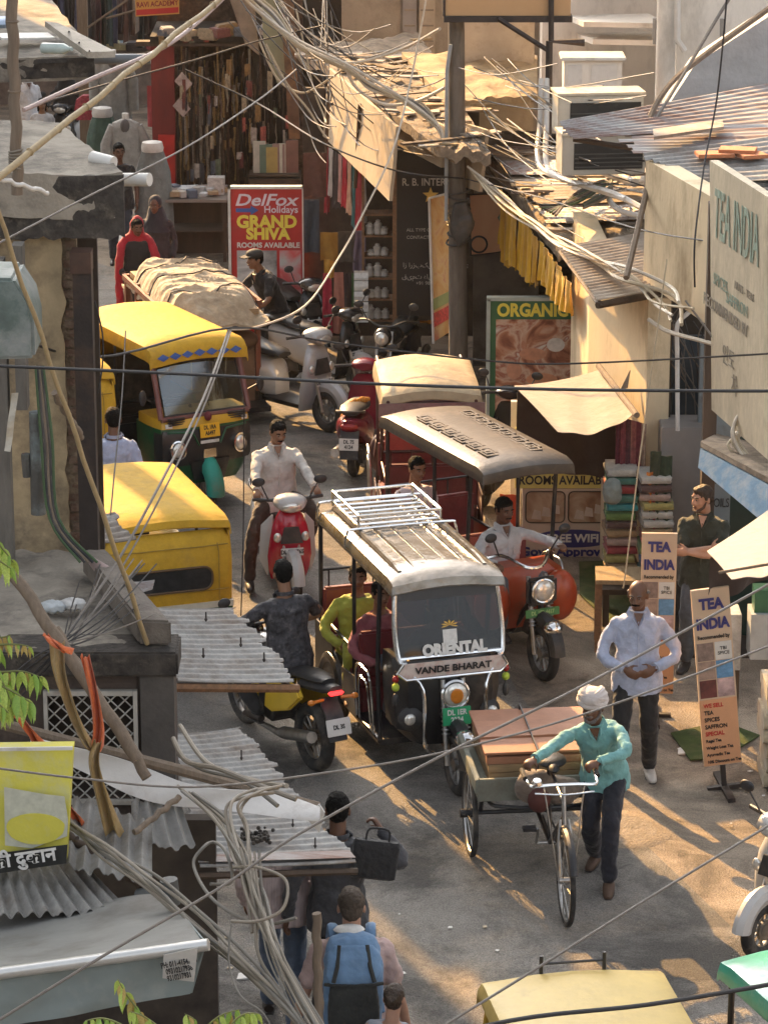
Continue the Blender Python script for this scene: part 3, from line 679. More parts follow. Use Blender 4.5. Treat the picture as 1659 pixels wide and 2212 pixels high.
    for q in (-1,1):
        m_ = MB().rod((q*.60,-.98,1.15),(q*.74,-1.04,1.22),.009,6); m_.ball((q*.78,-1.05,1.23),(.05,.02,.08),10,8); obj('mirror', m_, DARK, t)
    if rack: obj('roof_rail', MB().tube([(-.22,-.9,1.70),(-.22,-.9,1.86)],.014).tube([(.22,-.9,1.70),(.22,-.9,1.86)],.014).tube([(-.22,-.9,1.80),(.22,-.9,1.80)],.01), DARK, t)
    if reg: obj('red_badge', MB().prism([(-.07,-1.225,.53),(.07,-1.225,.53),(.06,-1.225,.56),(-.06,-1.225,.56)], (0,-.015,0)), REDLAMP, t); obj('white_strip', MB().bx(-.12,.12,-1.245,-1.235,.735,.765), WHITE, t); obj('charm', MB().ball((0,-1.20,1.0),(.05,.04,.05),8,6), M('maroon charm', (.12,.015,.02), .7), t)
    if reg: plate(t, reg, (0,-1.245,.865), (1,0,0), (0,-1,.15), .26, .14, PLATEY, INK, .058)
    return t
# -- electric rickshaw
def erickshaw(label, loc, rz, roofm, bodym, kind, sc=1.0, roofz=1.78):
    """kind: 'screen' with windscreen and roof rack, 'open' with an open front, 'tan' an older one with a cloth roof"""
    t = thing('electric_rickshaw', label, 'e-rickshaw', loc, rz, 'electric rickshaws', sc)
    add_wheel(t, (0,-1.22,.26), .26, .10, ALLOY, 6)
    for q in (-1,1): add_wheel(t, (q*.44,.72,.26), .26, .10, ALLOY, 6)
    obj('front_mudguard', MB().torus((0,-1.22,.30), .275, .075, (1,0,0), 16, 8, a0=.35, a1=pi*.98, sq=.95), BLACK if kind == 'screen' else DARK, t)
    obj('mudguard_badge', MB().ball((0,-1.40,.545), (.085,.09,.07), 14, 8), CHROME, t)
    fk = MB()
    for q in (-1,1):
        fk.rod((q*.085,-1.22,.26),(q*.085,-1.08,.95),.022,10)
        for k in range(7): fk.torus((q*.085,-1.16+.0-.0+(-.02+.2*.06*k*.35),.52+.035*k), .032, .007, (0,.2,1), 12, 5)
    obj('fork', fk, STEEL, t)
    # tubular frame
    zt = roofz - .12; fr = MB(); hw = .47 if kind == 'screen' else .43
    for q in (-1,1):
        fr.tube(smooth_path([(q*hw,-.62,.30),(q*hw,-.55,.9),(q*hw,-.62,zt)], 4), .02, 8)
        fr.rod((q*hw,.12,.30),(q*hw,.12,zt),.018); fr.rod((q*hw,1.12,.30),(q*hw,1.12,zt),.02); fr.rod((q*hw,-.62,.30),(q*hw,1.12,.30),.025)
        fr.rod((q*hw,-.7,zt),(q*hw,1.15,zt),.018); fr.rod((q*hw,.12,.85),(q*hw,1.12,.85),.014)
    fr.rod((-hw,1.12,.85),(hw,1.12,.85),.016); fr.rod((-hw,1.12,zt),(hw,1.12,zt),.016); fr.rod((-hw,.12,.95),(hw,.12,.95),.015); fr.rod((0,-.62,.30),(0,-1.05,.75),.03)
    for k in range(5): fr.rod((-.4+.2*k,1.12,.85),(-.4+.2*k,1.12,1.25),.008,6)
    fr.rod((-hw,1.12,1.25),(hw,1.12,1.25),.012)
    obj('frame', fr, BLACK if kind != 'tan' else M('maroon frame', (.055,.018,.015), .45, 0, .2, 8, .1), t)
    obj('floor', MB().bx(-.48,.48,-.62,1.15,.26,.31), DARK, t)
    obj('rear_seat', MB().box((0,.92,.60), (.92,.40,.10)).box((0,1.10,.88),(.92,.08,.44)).box((0,.92,.43),(.92,.36,.24)), M('maroon seat', (.16,.028,.032), .5, 0, .2, 9, .2, 30) if kind != 'tan' else M('old maroon seat', (.11,.018,.016), .5, 0, .2, 9, .2, 30), t, bevel=.02)
    if kind == 'tan': obj('red_board', MB().bx(-.46,.46,1.13,1.16,1.26,1.44), M('red painted board', (.26,.03,.02), .5, 0, .2, 9, .1), t)
    obj('middle_seat', MB().box((0,.18,.60), (.92,.34,.10)).box((0,.02,.85),(.92,.07,.38)).box((0,.18,.43),(.90,.30,.24)), M('maroon seat', (.20,.03,.035)), t, bevel=.02)
    obj('driver_seat', MB().box((0,-.42,.60), (.60,.32,.10)).box((0,-.42,.43),(.56,.3,.24)), SEATB, t, bevel=.02)
    for q in (-1,1):
        pn = MB().prism([(q*.49,-.05,.30),(q*.49,.42,.30),(q*.49,.40,.62),(q*.49,.0,.66)], (q*.015,0,0)).prism([(q*.49,.55,.30),(q*.49,1.2,.30),(q*.49,1.2,.80),(q*.49,.70,.80)], (q*.015,0,0))
        obj('side_panel', pn, bodym, t, bevel=.006)
        rl = MB().tube(smooth_path([(q*.52,-.60,.36),(q*.54,-.56,.80),(q*.54,-.40,.86),(q*.54,-.16,.80),(q*.52,-.12,.36)], 5), .013, 8).tube(smooth_path([(q*.52,-.52,.36),(q*.54,-.48,.72),(q*.54,-.36,.76),(q*.54,-.24,.72),(q*.52,-.2,.36)], 5), .010, 8)
        obj('side_rail', rl, CHROME if kind == 'screen' else STEEL, t)
        obj('rear_mudguard', MB().torus((q*.47,.72,.28), .30, .06, (1,0,0), 14, 8, a0=0, a1=pi), bodym, t)
    # nose
    if kind == 'screen':
        rings = []
        for z, y, w_ in ((.36,-.98,.28),(.50,-1.04,.42),(.80,-1.06,.45),(1.0,-1.04,.45),(1.10,-1.0,.45)):
            rings.append([(-w_,-.62,z),(-w_,y+.14,z),(-w_*.8,y+.03,z),(-w_*.3,y,z),(w_*.3,y,z),(w_*.8,y+.03,z),(w_,y+.14,z),(w_,-.62,z)])
        obj('front_cowl', MB().loft(rings), bodym, t)
        for q in (-1,1):
            sc_ = MB().lathe([(.005,.03),(.06,.025),(.10,.0),(.105,-.04)], (q*.34,-1.03,.62), (q*.3,-1,.1), 20); s_ = obj('fog_light_pod', sc_, DARK, t)
            obj('fog_light', MB().ball((q*.35,-1.055,.625), (.05,.025,.05), 14, 8), LAMP, s_)
        for q in (-1,1): obj('crash_bar', MB().tube(smooth_path([(q*.16,-1.08,.32),(q*.26,-1.16,.45),(q*.27,-1.14,.90),(q*.42,-1.02,1.06)],5), .016, 8), CHROME, t)
        A = [(-.44,-1.03,1.14),(.44,-1.03,1.14),(.43,-.88,zt+.02),(-.43,-.88,zt+.02)]
        wf = MB(); wf.tube(smooth_path([(-.38,-1.07,1.11),A[0],(-.455,-.96,1.38),A[3]],4), .022, 8); wf.tube(smooth_path([(.38,-1.07,1.11),A[1],(.455,-.96,1.38),A[2]],4), .022, 8); wf.rod(A[0],A[1],.02)
        wfo = obj('windscreen_frame', wf, CHROME, t); u = (V3(A[3])-V3(A[0]))
        gl = [V3(A[0])+u*.03, V3(A[1])+u*.03, V3(A[1])+u*.80+Vector((-.008,0,0)), V3(A[0])+u*.80+Vector((.008,0,0))]
        obj('windscreen', MB().prism(gl, (0,-.006,.002)), glass('tinted windscreen', (.36,.36,.36), .0), wfo)
        obj('visor', MB().prism([V3(A[0])+u*.80, V3(A[1])+u*.80, V3(A[2]), V3(A[3])], (0,-.012,.003)), BLACK, t)
        nn = Vector((0,-u.z,u.y)).normalized(); nn = nn if nn.y < 0 else -nn
        o = V3(A[0]).lerp(V3(A[1]), .5) + u*.115 + nn*.012
        obj('stickers', MB().add(*[[tuple(plane_mt(o + u*.14, (1,0,0), nn) @ Vector(p)) for p in ((-.06,-.06,0),(.06,-.06,0),(.06,.06,0),(-.06,.06,0))], [(0,1,2,3)]]), WHITE, wfo)
        mo = plane_mt(o + u*.30, (1,0,0), nn); fl_ = MB()
        for k in range(7):
            a = -pi*.1 + k*pi*1.2/6; fl_.prism([mo @ Vector((0,0,0)), mo @ Vector((.05*cos(a-.2),.03*sin(a-.2),0)), mo @ Vector((.075*cos(a),.045*sin(a),0)), mo @ Vector((.05*cos(a+.2),.03*sin(a+.2),0))], nn*.003)
        obj('sticker', fl_, M('gold print', (.65,.40,.08), .5, 0, .1, 9, 0), wfo)
        text('ORIENTAL', .125, WHITE, wfo, plane_mt(o + Vector((.03,0,-.02)) + nn*.014, (1,0,0), nn), .003, bold=.008, sx=.92)
        bp = MB().prism([(-.42,-1.075,1.115),(.42,-1.075,1.115),(.47,-1.06,1.035),(.40,-1.085,.985),(-.40,-1.085,.985),(-.47,-1.06,1.035)][::-1], (0,-.02,0)); b_ = obj('name_board', bp, M('pink cream board', (.60,.50,.44), .5, 0, .18, 7, 0, dirt=(.45,.20,.16), da=.25, ds=6), t, bevel=.006)
        obj('board_edge', MB().tube([(-.42,-1.095,1.115),(-.47,-1.08,1.035),(-.40,-1.105,.985),(.40,-1.105,.985),(.47,-1.08,1.035),(.42,-1.095,1.115)], .013, 8), CHROME, b_)
        text('VANDE BHARAT', .078, INK, b_, plane_mt((0,-1.107,1.052), (1,0,0), (0,-1,-.02)), .003, bold=.002, sx=1.12)
        hb = MB().lathe([(.02,-.10),(.11,-.06),(.125,.0),(.11,.012),(.095,0)], (0,-1.16,.84), (0,-1,.1), 22); h_ = obj('headlight_shell', hb, CHROME, t)
        obj('headlight', MB().ball((0,-1.165,.84), (.10,.035,.10), 16, 10), LAMP, h_); obj('orange_reflection', MB().ball((0,-1.20,.84), (.055,.008,.065), 10, 8), AMBER, h_)  # orange oval paints a reflection into the headlight
        plate(t, 'DL 1ER\n2234', (0,-1.20,.67), (1,0,0), (0,-1,.12), .24, .15, PLATEG, WHITE, .062)
        for q in (-1,1):
            ts = MB(); z = .84
            for k, (r_, cc) in enumerate(((.03,0),(.035,1),(.04,2))): pass
            a1 = obj('tassel', MB().rod((q*.47,-1.04,1.05),(q*.47,-1.04,.74),.006,6).ball((q*.47,-1.04,.80),(.03,.03,.06),8,6), DARK, t)
            obj('tassel_ball', MB().ball((q*.47,-1.04,.98),.030,8,6), REDLAMP, a1); obj('tassel_ball', MB().ball((q*.47,-1.04,.91),.034,8,6), M('lime wool', (.45,.55,.06), .9, 0, .3, 40, .5), a1)
    else:
        rings = []
        for z, y, w_ in ((.34,-.70,.22),(.48,-.80,.40),(.70,-.84,.47),(.86,-.82,.45),(.95,-.78,.34)):
            rings.append([(-w_,-.58,z),(-w_,y+.12,z),(-w_*.78,y+.02,z),(-w_*.3,y,z),(w_*.3,y,z),(w_*.78,y+.02,z),(w_,y+.12,z),(w_,-.58,z)])
        fc = obj('front_cowl', MB().loft(rings), bodym, t)
        for q in (-1,1):
            obj('cowl_bulge', MB().ball((q*.34,-.88,.66), (.17,.13,.24), 16, 10), bodym, t)
        hs = MB().box((0,-1.17,.83), (.30,.08,.26)); h_ = obj('headlight_shell', hs, DARK, t, bevel=.03)
        obj('headlight_ring', MB().torus((0,-1.215,.84), .105, .014, (0,1,0), 24, 8), CHROME, h_); obj('headlight', MB().ball((0,-1.21,.84), (.10,.045,.10), 16, 10), LAMP, h_)
        plate(t, 'DL 1ER 4417', (0,-1.20,.635), (1,0,0), (0,-1,.1), .34, .075, M('dull green plate', (.06,.20,.06), .5), M('pale green print', (.35,.5,.2), .5), .05)
        hb = MB().tube(smooth_path([(-.36,-.72,1.03),(-.24,-.86,1.10),(-.08,-1.04,1.02),(.08,-1.04,1.02),(.24,-.86,1.10),(.36,-.72,1.03)],4), .016, 8); obj('handlebar', hb, CHROME, t)
        for q in (-1,1):
            obj('mirror', MB().rod((q*.26,-.85,1.09),(q*.34,-.9,1.25),.008,6).ball((q*.37,-.9,1.29),(.06,.02,.045),10,8), DARK, t)
    # roof
    if kind == 'screen':
        px, ys, rows = roof_shell(.97, -.98, 1.22, roofz, .13, .035, ends=(.12,.10)); rf = obj('roof', shell_mesh(rows), roofm, t)
        for k in range(6): obj('roof_rib', MB().loft([[(x-.026,y,z0),(x-.012,y,z0+.024),(x+.012,y,z0+.024),(x+.026,y,z0)] for x in (-.36+.144*k,) for y, z0 in ((-.80,roofz-.008),(-.6,roofz+.012),(.9,roofz+.020),(1.08,roofz+.0))]), roofm, rf)
        rk = MB(); z0, z1 = roofz+.04, roofz+.145; P4 = [(-.36,.35),(.36,.35),(.36,1.12),(-.36,1.12)]
        rk.tube(smooth_path([(*P4[0],z1),(*P4[1],z1),(*P4[2],z1),(*P4[3],z1),(*P4[0],z1)],1)[:-1], .014, 8, loop=True)
        for a in P4: rk.rod((*a,z0-.02),(*a,z1),.012)
        for q in (-1,1): rk.rod((q*.36,.35,z0+.02),(q*.36,1.12,z0+.02),.011)
        ro = obj('roof_rack', rk, CHROME, t)
        for k in range(7): obj('rack_bar', MB().rod((-.36,.38+.12*k,z0+.02),(.36,.38+.12*k,z0+.02),.012), CHROME, ro)
        for y in (.30,1.16): obj('roof_bow', MB().tube(smooth_path([(-.495,y,roofz-.10),(-.475,y,roofz+.02),(-.38,y,roofz+.05),(.38,y,roofz+.05),(.475,y,roofz+.02),(.495,y,roofz-.10)],4), .011, 8), CHROME, ro)
    elif kind == 'open':
        px, ys, rows = roof_shell(.93, -.92, 1.25, roofz, .13, .03, ends=(.14,.09)); rf = obj('roof', shell_mesh(rows), roofm, t)
        for q in (-1,1):
            for k in range(6):
                y = -.55 + .25*k; rb = MB(); z0 = roofz + .022
                for dx, dy in ((0,0),(.035,.08)):
                    x0, x1, y0, y1 = q*.22-.07+dx, q*.22+.05+dx, y-.10+dy, y+.08+dy
                    for a in ((x0,x1,y0,y0+.034),(x0,x1,y1-.034,y1),(x0,x0+.022,y0+.034,y1-.034),(x1-.022,x1,y0+.034,y1-.034)): rb.bx(*a, z0-.02, z0+.004+.001*(dx > 0))
                obj('roof_emboss', rb, roofm, rf)
    else:
        px, ys, rows = roof_shell(1.0, -.30, 1.15, roofz, .20, .05, ends=(.14,.14)); rf = obj('roof', shell_mesh(rows), roofm, t)
        obj('valance', MB().loft([[(-.52,1.165,z),(.52,1.165,z),(.52,1.15,z),(-.52,1.15,z)] for z in (roofz-.30,roofz-.13)]), M('dusty maroon vinyl', (.20,.10,.10), .5, 0, .3, 5, .2, 18, dirt=(.25,.2,.17)), rf)
    return t
# -- cycle rickshaw / cart
WOOD = M('old wood', (.20,.10,.045), .7, 0, .3, 6, .3, 30, stretch=(6,1,6), dirt=(.10,.06,.03), da=.3)
REDWOOD = M('painted red wood', (.16,.045,.022), .6, 0, .3, 6, .3, 30, dirt=(.08,.05,.03), da=.4)
def cart(label, loc, rz, bed_z=.66, bedm=None, cargo=False, frame=None, sc=1.0):
    t = thing('cycle_rickshaw', label, 'cycle cart', loc, rz, 'cycle carts', sc); fr_m = frame or BLACK
    add_wheel(t, (0,-1.05,.345), .345, .042, STEEL, name='wheel', wire=True)
    for q in (-1,1): add_wheel(t, (q*.52,.34,.345), .345, .042, STEEL, wire=True)
    fk = MB()
    for q in (-1,1): fk.tube([(q*.05,-1.05,.345),(q*.05,-1.0,.62),(q*.03,-.93,.78)], .013, 8); fk.rod((q*.055,-1.05,.345),(q*.15,-.90,1.03),.006,6)
    fk.rod((0,-.94,.74),(0,-.86,1.03),.017); obj('fork', fk, STEEL, t)
    obj('mudguard', MB().torus((0,-1.05,.345), .375, .028, (1,0,0), 16, 8, a0=.5, a1=pi*.85, sq=1.2), DARK, t)
    hb = MB().tube(smooth_path([(-.27,-.66,1.06),(-.26,-.74,1.05),(-.24,-.88,1.03),(-.1,-.90,1.04),(.1,-.90,1.04),(.24,-.88,1.03),(.26,-.74,1.05),(.27,-.66,1.06)],4), .013, 8)
    obj('handlebar', hb, CHROME, t); obj('brake_lever', MB().tube(smooth_path([(-.22,-.93,.99),(0,-.95,.98),(.22,-.93,.99)],3), .007, 6), CHROME, t)
    for q in (-1,1): obj('grip', MB().rod((q*.27,-.78,1.052),(q*.27,-.62,1.06),.019,8), RUBBER, t)
    obj('bell', MB().lathe([(.0,.03),(.03,.025),(.042,.0),(.04,-.005)], (-.2,-.90,1.06), (0,-.3,1), 16), CHROME, t)
    f = MB(); f.rod((0,-.90,.90),(0,-.22,.92),.016); f.rod((0,-.92,.80),(0,-.30,.34),.018); f.rod((0,-.30,.34),(0,-.20,.96),.016); f.rod((0,-.30,.34),(0,.34,.36),.018)
    for q in (-1,1): f.tube(smooth_path([(0,-.25,.60),(q*.3,-.1,.56),(q*.42,.06,.55),(q*.42,.8,.55)],4), .016, 8); f.rod((q*.42,.34,.55),(q*.44,.34,.345),.018)
    f.rod((-.56,.34,.345),(.56,.34,.345),.018); obj('frame', f, fr_m, t)
    for q in (-1,1): obj('hub', MB().rod((q*.48,.34,.345),(q*.60,.34,.345),.035,10), DARK, t)
    sd = MB().ball((0,-.28,1.0), (.12,.15,.045), 14, 8).ball((0,-.38,.985),(.05,.12,.035),10,6); obj('saddle', sd, SEATB, t)
    cr = MB().lathe([(.09,-.006),(.09,.006)], (.05,-.30,.34), (1,0,0), 20).rod((-.10,-.30,.34),(.10,-.30,.34),.015).rod((.10,-.30,.34),(.11,-.22,.19),.011).rod((-.10,-.30,.34),(-.11,-.38,.49),.011); co = obj('crank', cr, STEEL, t)
    obj('pedal', MB().box((-.17,-.38,.49),(.10,.07,.025)), DARK, co); obj('pedal', MB().box((.17,-.22,.19),(.10,.07,.025)), DARK, co)
    obj('chain', MB().rod((.05,-.30,.43),(.05,.34,.40),.008,5).rod((.05,-.30,.25),(.05,.34,.30),.008,5), DARK, t)
    bm_ = bedm or M('grey green board', (.20,.21,.17), .7, 0, .2, 6, .2, dirt=(.12,.1,.07), da=.35)
    obj('bed', MB().bx(-.52,.52,-.06,.94,bed_z-.05,bed_z).bx(-.52,.52,-.08,-.04,bed_z-.06,bed_z+.12), bm_, t, bevel=.006)
    for q in (-1,1): obj('side_rail', MB().bx(q*.52-.02,q*.52+.02,-.08,.94,bed_z,bed_z+.12), bm_, t, bevel=.006)
    return t
# ---------------------------------------------------------------- ground
DUST = M('dusty ground', (.33,.27,.205), .95, 0, .22, 1.6, 1.0, 60, dirt=(.19,.155,.12), da=.42, ds=.8, grain=(70,.35), cracks=.55, bd=.03)
ROADM = M('worn asphalt', (.222,.206,.184), .93, 0, .18, 2.2, 1.0, 75, dirt=(.33,.275,.21), da=.35, ds=.6, grain=(80,.4), cracks=.45, bd=.03)
def sheet(pts, z, name, mat):
    return struct(name, MB().prism([(x, y, z-.05) for x, y in pts], (0,0,.05)), mat)
struct('ground', MB().bx(-160, 160, -60, 260, -.3, 0), DUST)
sheet([(3.6,12),(6,12),(3.2,20),(1.9,24),(1.2,27),(.55,31),(-.2,35),(-1.1,39),(-2.6,43),(-5.5,47),(-12,52),(-12,48.5),(-6.5,44.5),(-4.3,41),(-3.4,37),(-2.9,33),(-2.5,29),(-1.9,25),(-1.2,21),(-.6,12)][::1], .004, 'road', ROADM)
CONC = M('grey concrete', (.29,.255,.205), .92, 0, .3, 3, .5, 30, dirt=(.05,.045,.04), da=.45, ds=1.6)
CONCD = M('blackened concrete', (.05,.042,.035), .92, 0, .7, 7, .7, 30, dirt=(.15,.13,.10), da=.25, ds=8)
PLASTER = M('tan plaster', (.52,.40,.24), .9, 0, .22, 2.5, .35, 25, dirt=(.13,.10,.07), da=.45, ds=1.7)
CREAM = M('cream wall paint', (.64,.52,.34), .85, 0, .1, 2, .2, 25, dirt=(.27,.19,.10), da=.3, ds=1.4, stretch=(1,1,.45))
PALE = M('pale grey wall paint', (.74,.70,.63), .85, 0, .1, 2, .2, 25, dirt=(.30,.27,.23), da=.3, ds=.9, stretch=(1,1,.4))
BRICKM = M('old brick', (.15,.085,.058), .95, 0, .4, 12, .5, 60, dirt=(.26,.20,.14), da=.55, ds=7)
IRON = M('dark painted iron', (.028,.020,.017), .6, 0, .35, 7, .2, 40, dirt=(.09,.05,.03), da=.3)
TIN = M('grey tin sheet', (.27,.262,.245), .62, .1, .22, 4, .15, 40, dirt=(.15,.11,.08), da=.5, ds=2.4, grain=(25,.15))
TINO = M('old brown tin sheet', (.36,.30,.235), .7, .05, .2, 4, .2, 40, dirt=(.17,.11,.07), da=.42, ds=2.4)
RUST = M('rusty tin sheet', (.36,.35,.34), .65, .1, .15, 4, .2, 40, dirt=(.17,.065,.035), da=.62, ds=1.9, stretch=(.35,3.0,3.0))
SOIL = M('roof dirt', (.34,.245,.135), .95, 0, .3, 3, .8, 22, dirt=(.12,.09,.06), da=.4, ds=2)
JUNK = M('brown roof litter', (.24,.185,.13), .95, 0, .45, 7, .9, 25, dirt=(.12,.09,.06), da=.35, ds=4)
FASC = M('beige cloth board', (.40,.315,.215), .85, 0, .12, 2, .25, 9, dirt=(.20,.15,.10), da=.3, ds=1.2)
INSHADE = M('dark interior', (.055,.042,.032), .95, 0, .4, 6, 0)  # near-black colour stands in for shade in unlit interiors
DARKW = M('dark wood', (.07,.046,.03), .75, 0, .35, 5, .3, 30, stretch=(1,1,.2))
BAMBOO = M('bamboo', (.36,.27,.145), .6, 0, .16, 9, .15, 40, stretch=(4,4,.6))
GREYWD = M('weathered pole', (.19,.145,.105), .85, 0, .25, 8, .3, 40, stretch=(5,5,.5))
PVC = M('white pvc', (.62,.60,.56), .45, 0, .08, 8, .03, dirt=(.35,.3,.24), da=.25)
CLOTHW = cloth('white awning cloth', (.25,.205,.16), .15, 4, .4, 10, dirt=(.22,.175,.13), da=.3)
CLOTHB = cloth('dark brown cloth', (.045,.026,.019), .2, 5, .3, 10)
def corr(p00, p10, p11, p01, n, amp, mat, name, parent=None, th=.006, jag=0, up=None):
    """corrugated sheet; the ridges run from p00 to p10 and follow one another towards p01"""
    p00, p10, p11, p01 = map(V3, (p00, p10, p11, p01)); nrm = (p10-p00).cross(p01-p00).normalized()
    if nrm.z < 0: nrm = -nrm
    rj = random.Random(int(abs(p00.x)*1000)); j0 = [rj.uniform(-jag, jag) for _ in range(n+1)]
    def fn(u, v):
        k = min(int(v*n), n); a = p00.lerp(p01, v); b = p10.lerp(p11, v); d = (b-a).normalized()
        uu = a.lerp(b, u) + d*(j0[k]*(1 if u > .5 else -1) if u in (0.0,1.0) else 0)
        return uu + nrm*(amp*sin(2*pi*v*n) - .01*sin(pi*u))
    mb = MB().grid(6, n*8, fn, th, nrm)
    return obj(name, mb, mat, parent)
def hang(p, q, drop, name, mat, parent=None, folds=5, amp=.03, nz=8, ragged=.0, th=.004, nx=None, flare=0.0):
    """cloth hanging from the line p-q"""
    p, q = V3(p), V3(q); d = (q-p); nr = Vector((-d.y, d.x, 0)).normalized(); ph = random.uniform(0, 6)
    rj = [random.uniform(-ragged, ragged) for _ in range(60)]
    def fn(u, v):
        a = p.lerp(q, .5 + (u-.5)*(1+flare*v)); return a + Vector((0,0,-drop*v*(1 + (rj[int(u*40)] if v > .9 else 0)))) + nr*(amp*(.3+.7*v)*sin(2*pi*folds*u + ph + .8*sin(5*v+ph)))
    return obj(name, MB().grid(nx or max(10, int(folds*7)), nz, fn, th, nr), mat, parent)
def board(px4, d, name, mat, parent, bevel=0):
    """px4: four points, first two along the bottom/left; extruded backward by d"""
    return obj(name, MB().prism(px4, d), mat, parent, bevel=bevel)
def wall_run(pts, z0, z1, th, mb=None):
    """vertical wall along plan points, thickness to the right of the run (seen from above)"""
    mb = mb or MB()
    for a, b in zip(pts[:-1], pts[1:]):
        a, b = Vector((a[0],a[1],0)), Vector((b[0],b[1],0)); d = (b-a).normalized(); n = Vector((d.y,-d.x,0))*th
        mb.prism([(a.x,a.y,z0),(b.x,b.y,z0),(b.x+n.x,b.y+n.y,z0),(a.x+n.x,a.y+n.y,z0)], (0,0,z1-z0))
    return mb

# ---------------------------------------------------------------- right side, from the far end of the street to the near end
# cream spa building with tin roof
t = thing('spa_building', 'cream plastered shop corner under a brown corrugated roof beside the green spa sign', 'building')
wa, wb_, wc = D(1397,780,29.5), D(1271,700,31.7), D(1233,700,33.6)
obj('wall', wall_run([wc, wb_, wa, (wa.x+2.2, wa.y+.1)][:3], 0, 3.02, -.22), CREAM, t)
F4 = [G(1290,648,3.1), G(1548,600,3.1), G(1500,478,3.1), G(1205,533,3.1)]
corr(F4[0], F4[1], F4[2], F4[3], 20, .011, TINO, 'roof', t)
obj('roof_edge', MB().tube([F4[0]-Vector((0,0,.05)), F4[1]-Vector((0,0,.05))], .035, 6), DARKW, t)
obj('rafter', MB().tube([F4[0]-Vector((-.03,0,.05)), F4[3]-Vector((-.03,0,.05))], .03, 6), DARKW, t)
pt = MB().prism([D(1345,843,29.95)+Vector((-.02,0,0)), D(1360,838,29.9)+Vector((-.02,0,0)), D(1366,800,29.9)+Vector((-.02,0,0))][:3], (-.008,0,0)); obj('bare_patch', pt, M('grey render', (.26,.22,.17), .9), t)
# junk covered flat roof with the curtains
t = thing('flat_roof_shop', 'low shop with a flat roof covered in pipes, boards and litter above yellow curtains', 'building')
E4 = [G(1055,335,2.62), G(1207,538,2.62), G(1450,520,3.12), G(1400,330,3.12)]
def rough(u, v): return E4[0].lerp(E4[1], u).lerp(E4[3].lerp(E4[2], u), v) + Vector((0,0,.07*noise.noise(Vector((u*6,v*6,2)))+.03*noise.noise(Vector((u*21,v*21,5)))))
obj('roof', MB().grid(40, 40, rough, .14, (0,0,1)), JUNK, t)
mats_ = [TINO, RUST, TINO, M('weathered planks', (.27,.21,.15), .85, 0, .25, 6, .4, 30, stretch=(1,5,1)), RUST, TINO]
random.seed(77)
for k in range(6):
    a, b = k/6, (k+1.12)/6; p = [E4[0].lerp(E4[1], a), E4[3].lerp(E4[2], a), E4[3].lerp(E4[2], min(b,1)), E4[0].lerp(E4[1], min(b,1))]
    dz = Vector((0,0,.06+.03*(k % 2)+.01*k)); corr(p[0]+dz, p[1]+dz*random.uniform(.8,1.6), p[2]+dz, p[3]+dz*random.uniform(.8,1.4), 6, .008, mats_[k], 'tin_sheet', t, jag=.06)
for k in range(22):
    u, v = random.random(), random.random(); c = rough(u, v) + Vector((0,0,.14))
    obj('board', MB().box((0,0,0), (random.uniform(.15,.7), random.uniform(.05,.22), random.uniform(.012,.03)), (random.uniform(-.04,.04), random.uniform(-.04,.04), 0)), [TINO,SOIL,TIN,GREYWD,RUST][k % 5], t).location = c
    t.children[-1].rotation_euler = (0, 0, random.uniform(0, 3))
obj('wall', MB().bx(1.1, 4.2, 39.0, 39.2, 0, 2.9).bx(2.6,2.8,33.8,39,0,2.9), M('grey brown wall', (.16,.125,.095), .9, 0, .25, 2, .3, 25, dirt=(.07,.055,.04), da=.4), t)
gb = D(1100,505,34.6); obj('beam', MB().tube([G(1085,470,2.02), G(1240,672,2.02)], .06, 6), M('green painted beam', (.05,.11,.055), .7, 0, .25, 5, .2), t)
YC = [cloth('yellow drape cloth', (.62,.36,.012), .14, 6, .3, 14), cloth('deep yellow drape cloth', (.52,.28,.012), .14, 6, .3, 14)]
c0, c1 = G(1078,408,2.55), G(1236,612,2.55)
ct = thing('yellow_curtain', 'bright yellow pleated curtain strips hanging under the littered roof edge', 'curtain')
for k in range(14):
    a, b = c0.lerp(c1, k/14), c0.lerp(c1, (k+1.2)/14); off = Vector((random.uniform(-.03,.02), 0, 0))
    hang(a+off, b+off, random.uniform(.62,.80)*(1.05-.68*(k/14)), 'cloth_strip', YC[k % 2], ct, 1.6, .035, 8, .02, nx=16)
# rusty upper roofs, grey sloping wall, cream wall piece
t = thing('upper_tin_roof', 'patchwork of rusty and grey corrugated sheets with broken red tiles above the tea shop', 'roof')
corr(G(1205,262,4.5), G(1720,168,4.55), G(1720,262,4.38), G(1232,300,4.36), 9, .007, RUST, 'tin_sheet', t, jag=.05)
corr(G(1330,283,4.36), G(1720,262,4.40), G(1720,330,4.30), G(1385,330,4.28), 8, .007, RUST, 'tin_sheet', t, jag=.08)
corr(G(1390,330,4.30), G(1720,285,4.40), G(1720,385,4.24), G(1475,392,4.16), 9, .012, TIN, 'tin_sheet', t, jag=.06)
corr(G(1555,385,4.2), G(1720,372,4.2), G(1720,452,4.05), G(1600,470,4.04), 6, .022, TIN, 'tin_sheet', t)
obj('batten', MB().tube([G(1238,300,4.30), G(1400,325,4.22), G(1470,395,4.08)], .03, 6), DARKW, t)
obj('board', MB().prism([G(1410,285,4.42), G(1560,265,4.42), G(1562,280,4.42), G(1412,302,4.42)], (0,0,.03)), TINO, t)
TILE = M('orange clay tile', (.50,.19,.085), .85, 0, .2, 9, .3, 50, dirt=(.25,.12,.07), da=.3)
tl = thing('clay_tile', 'broken orange clay tiles lying on the grey tin sheet', 'tile', G(1575,340,4.30))
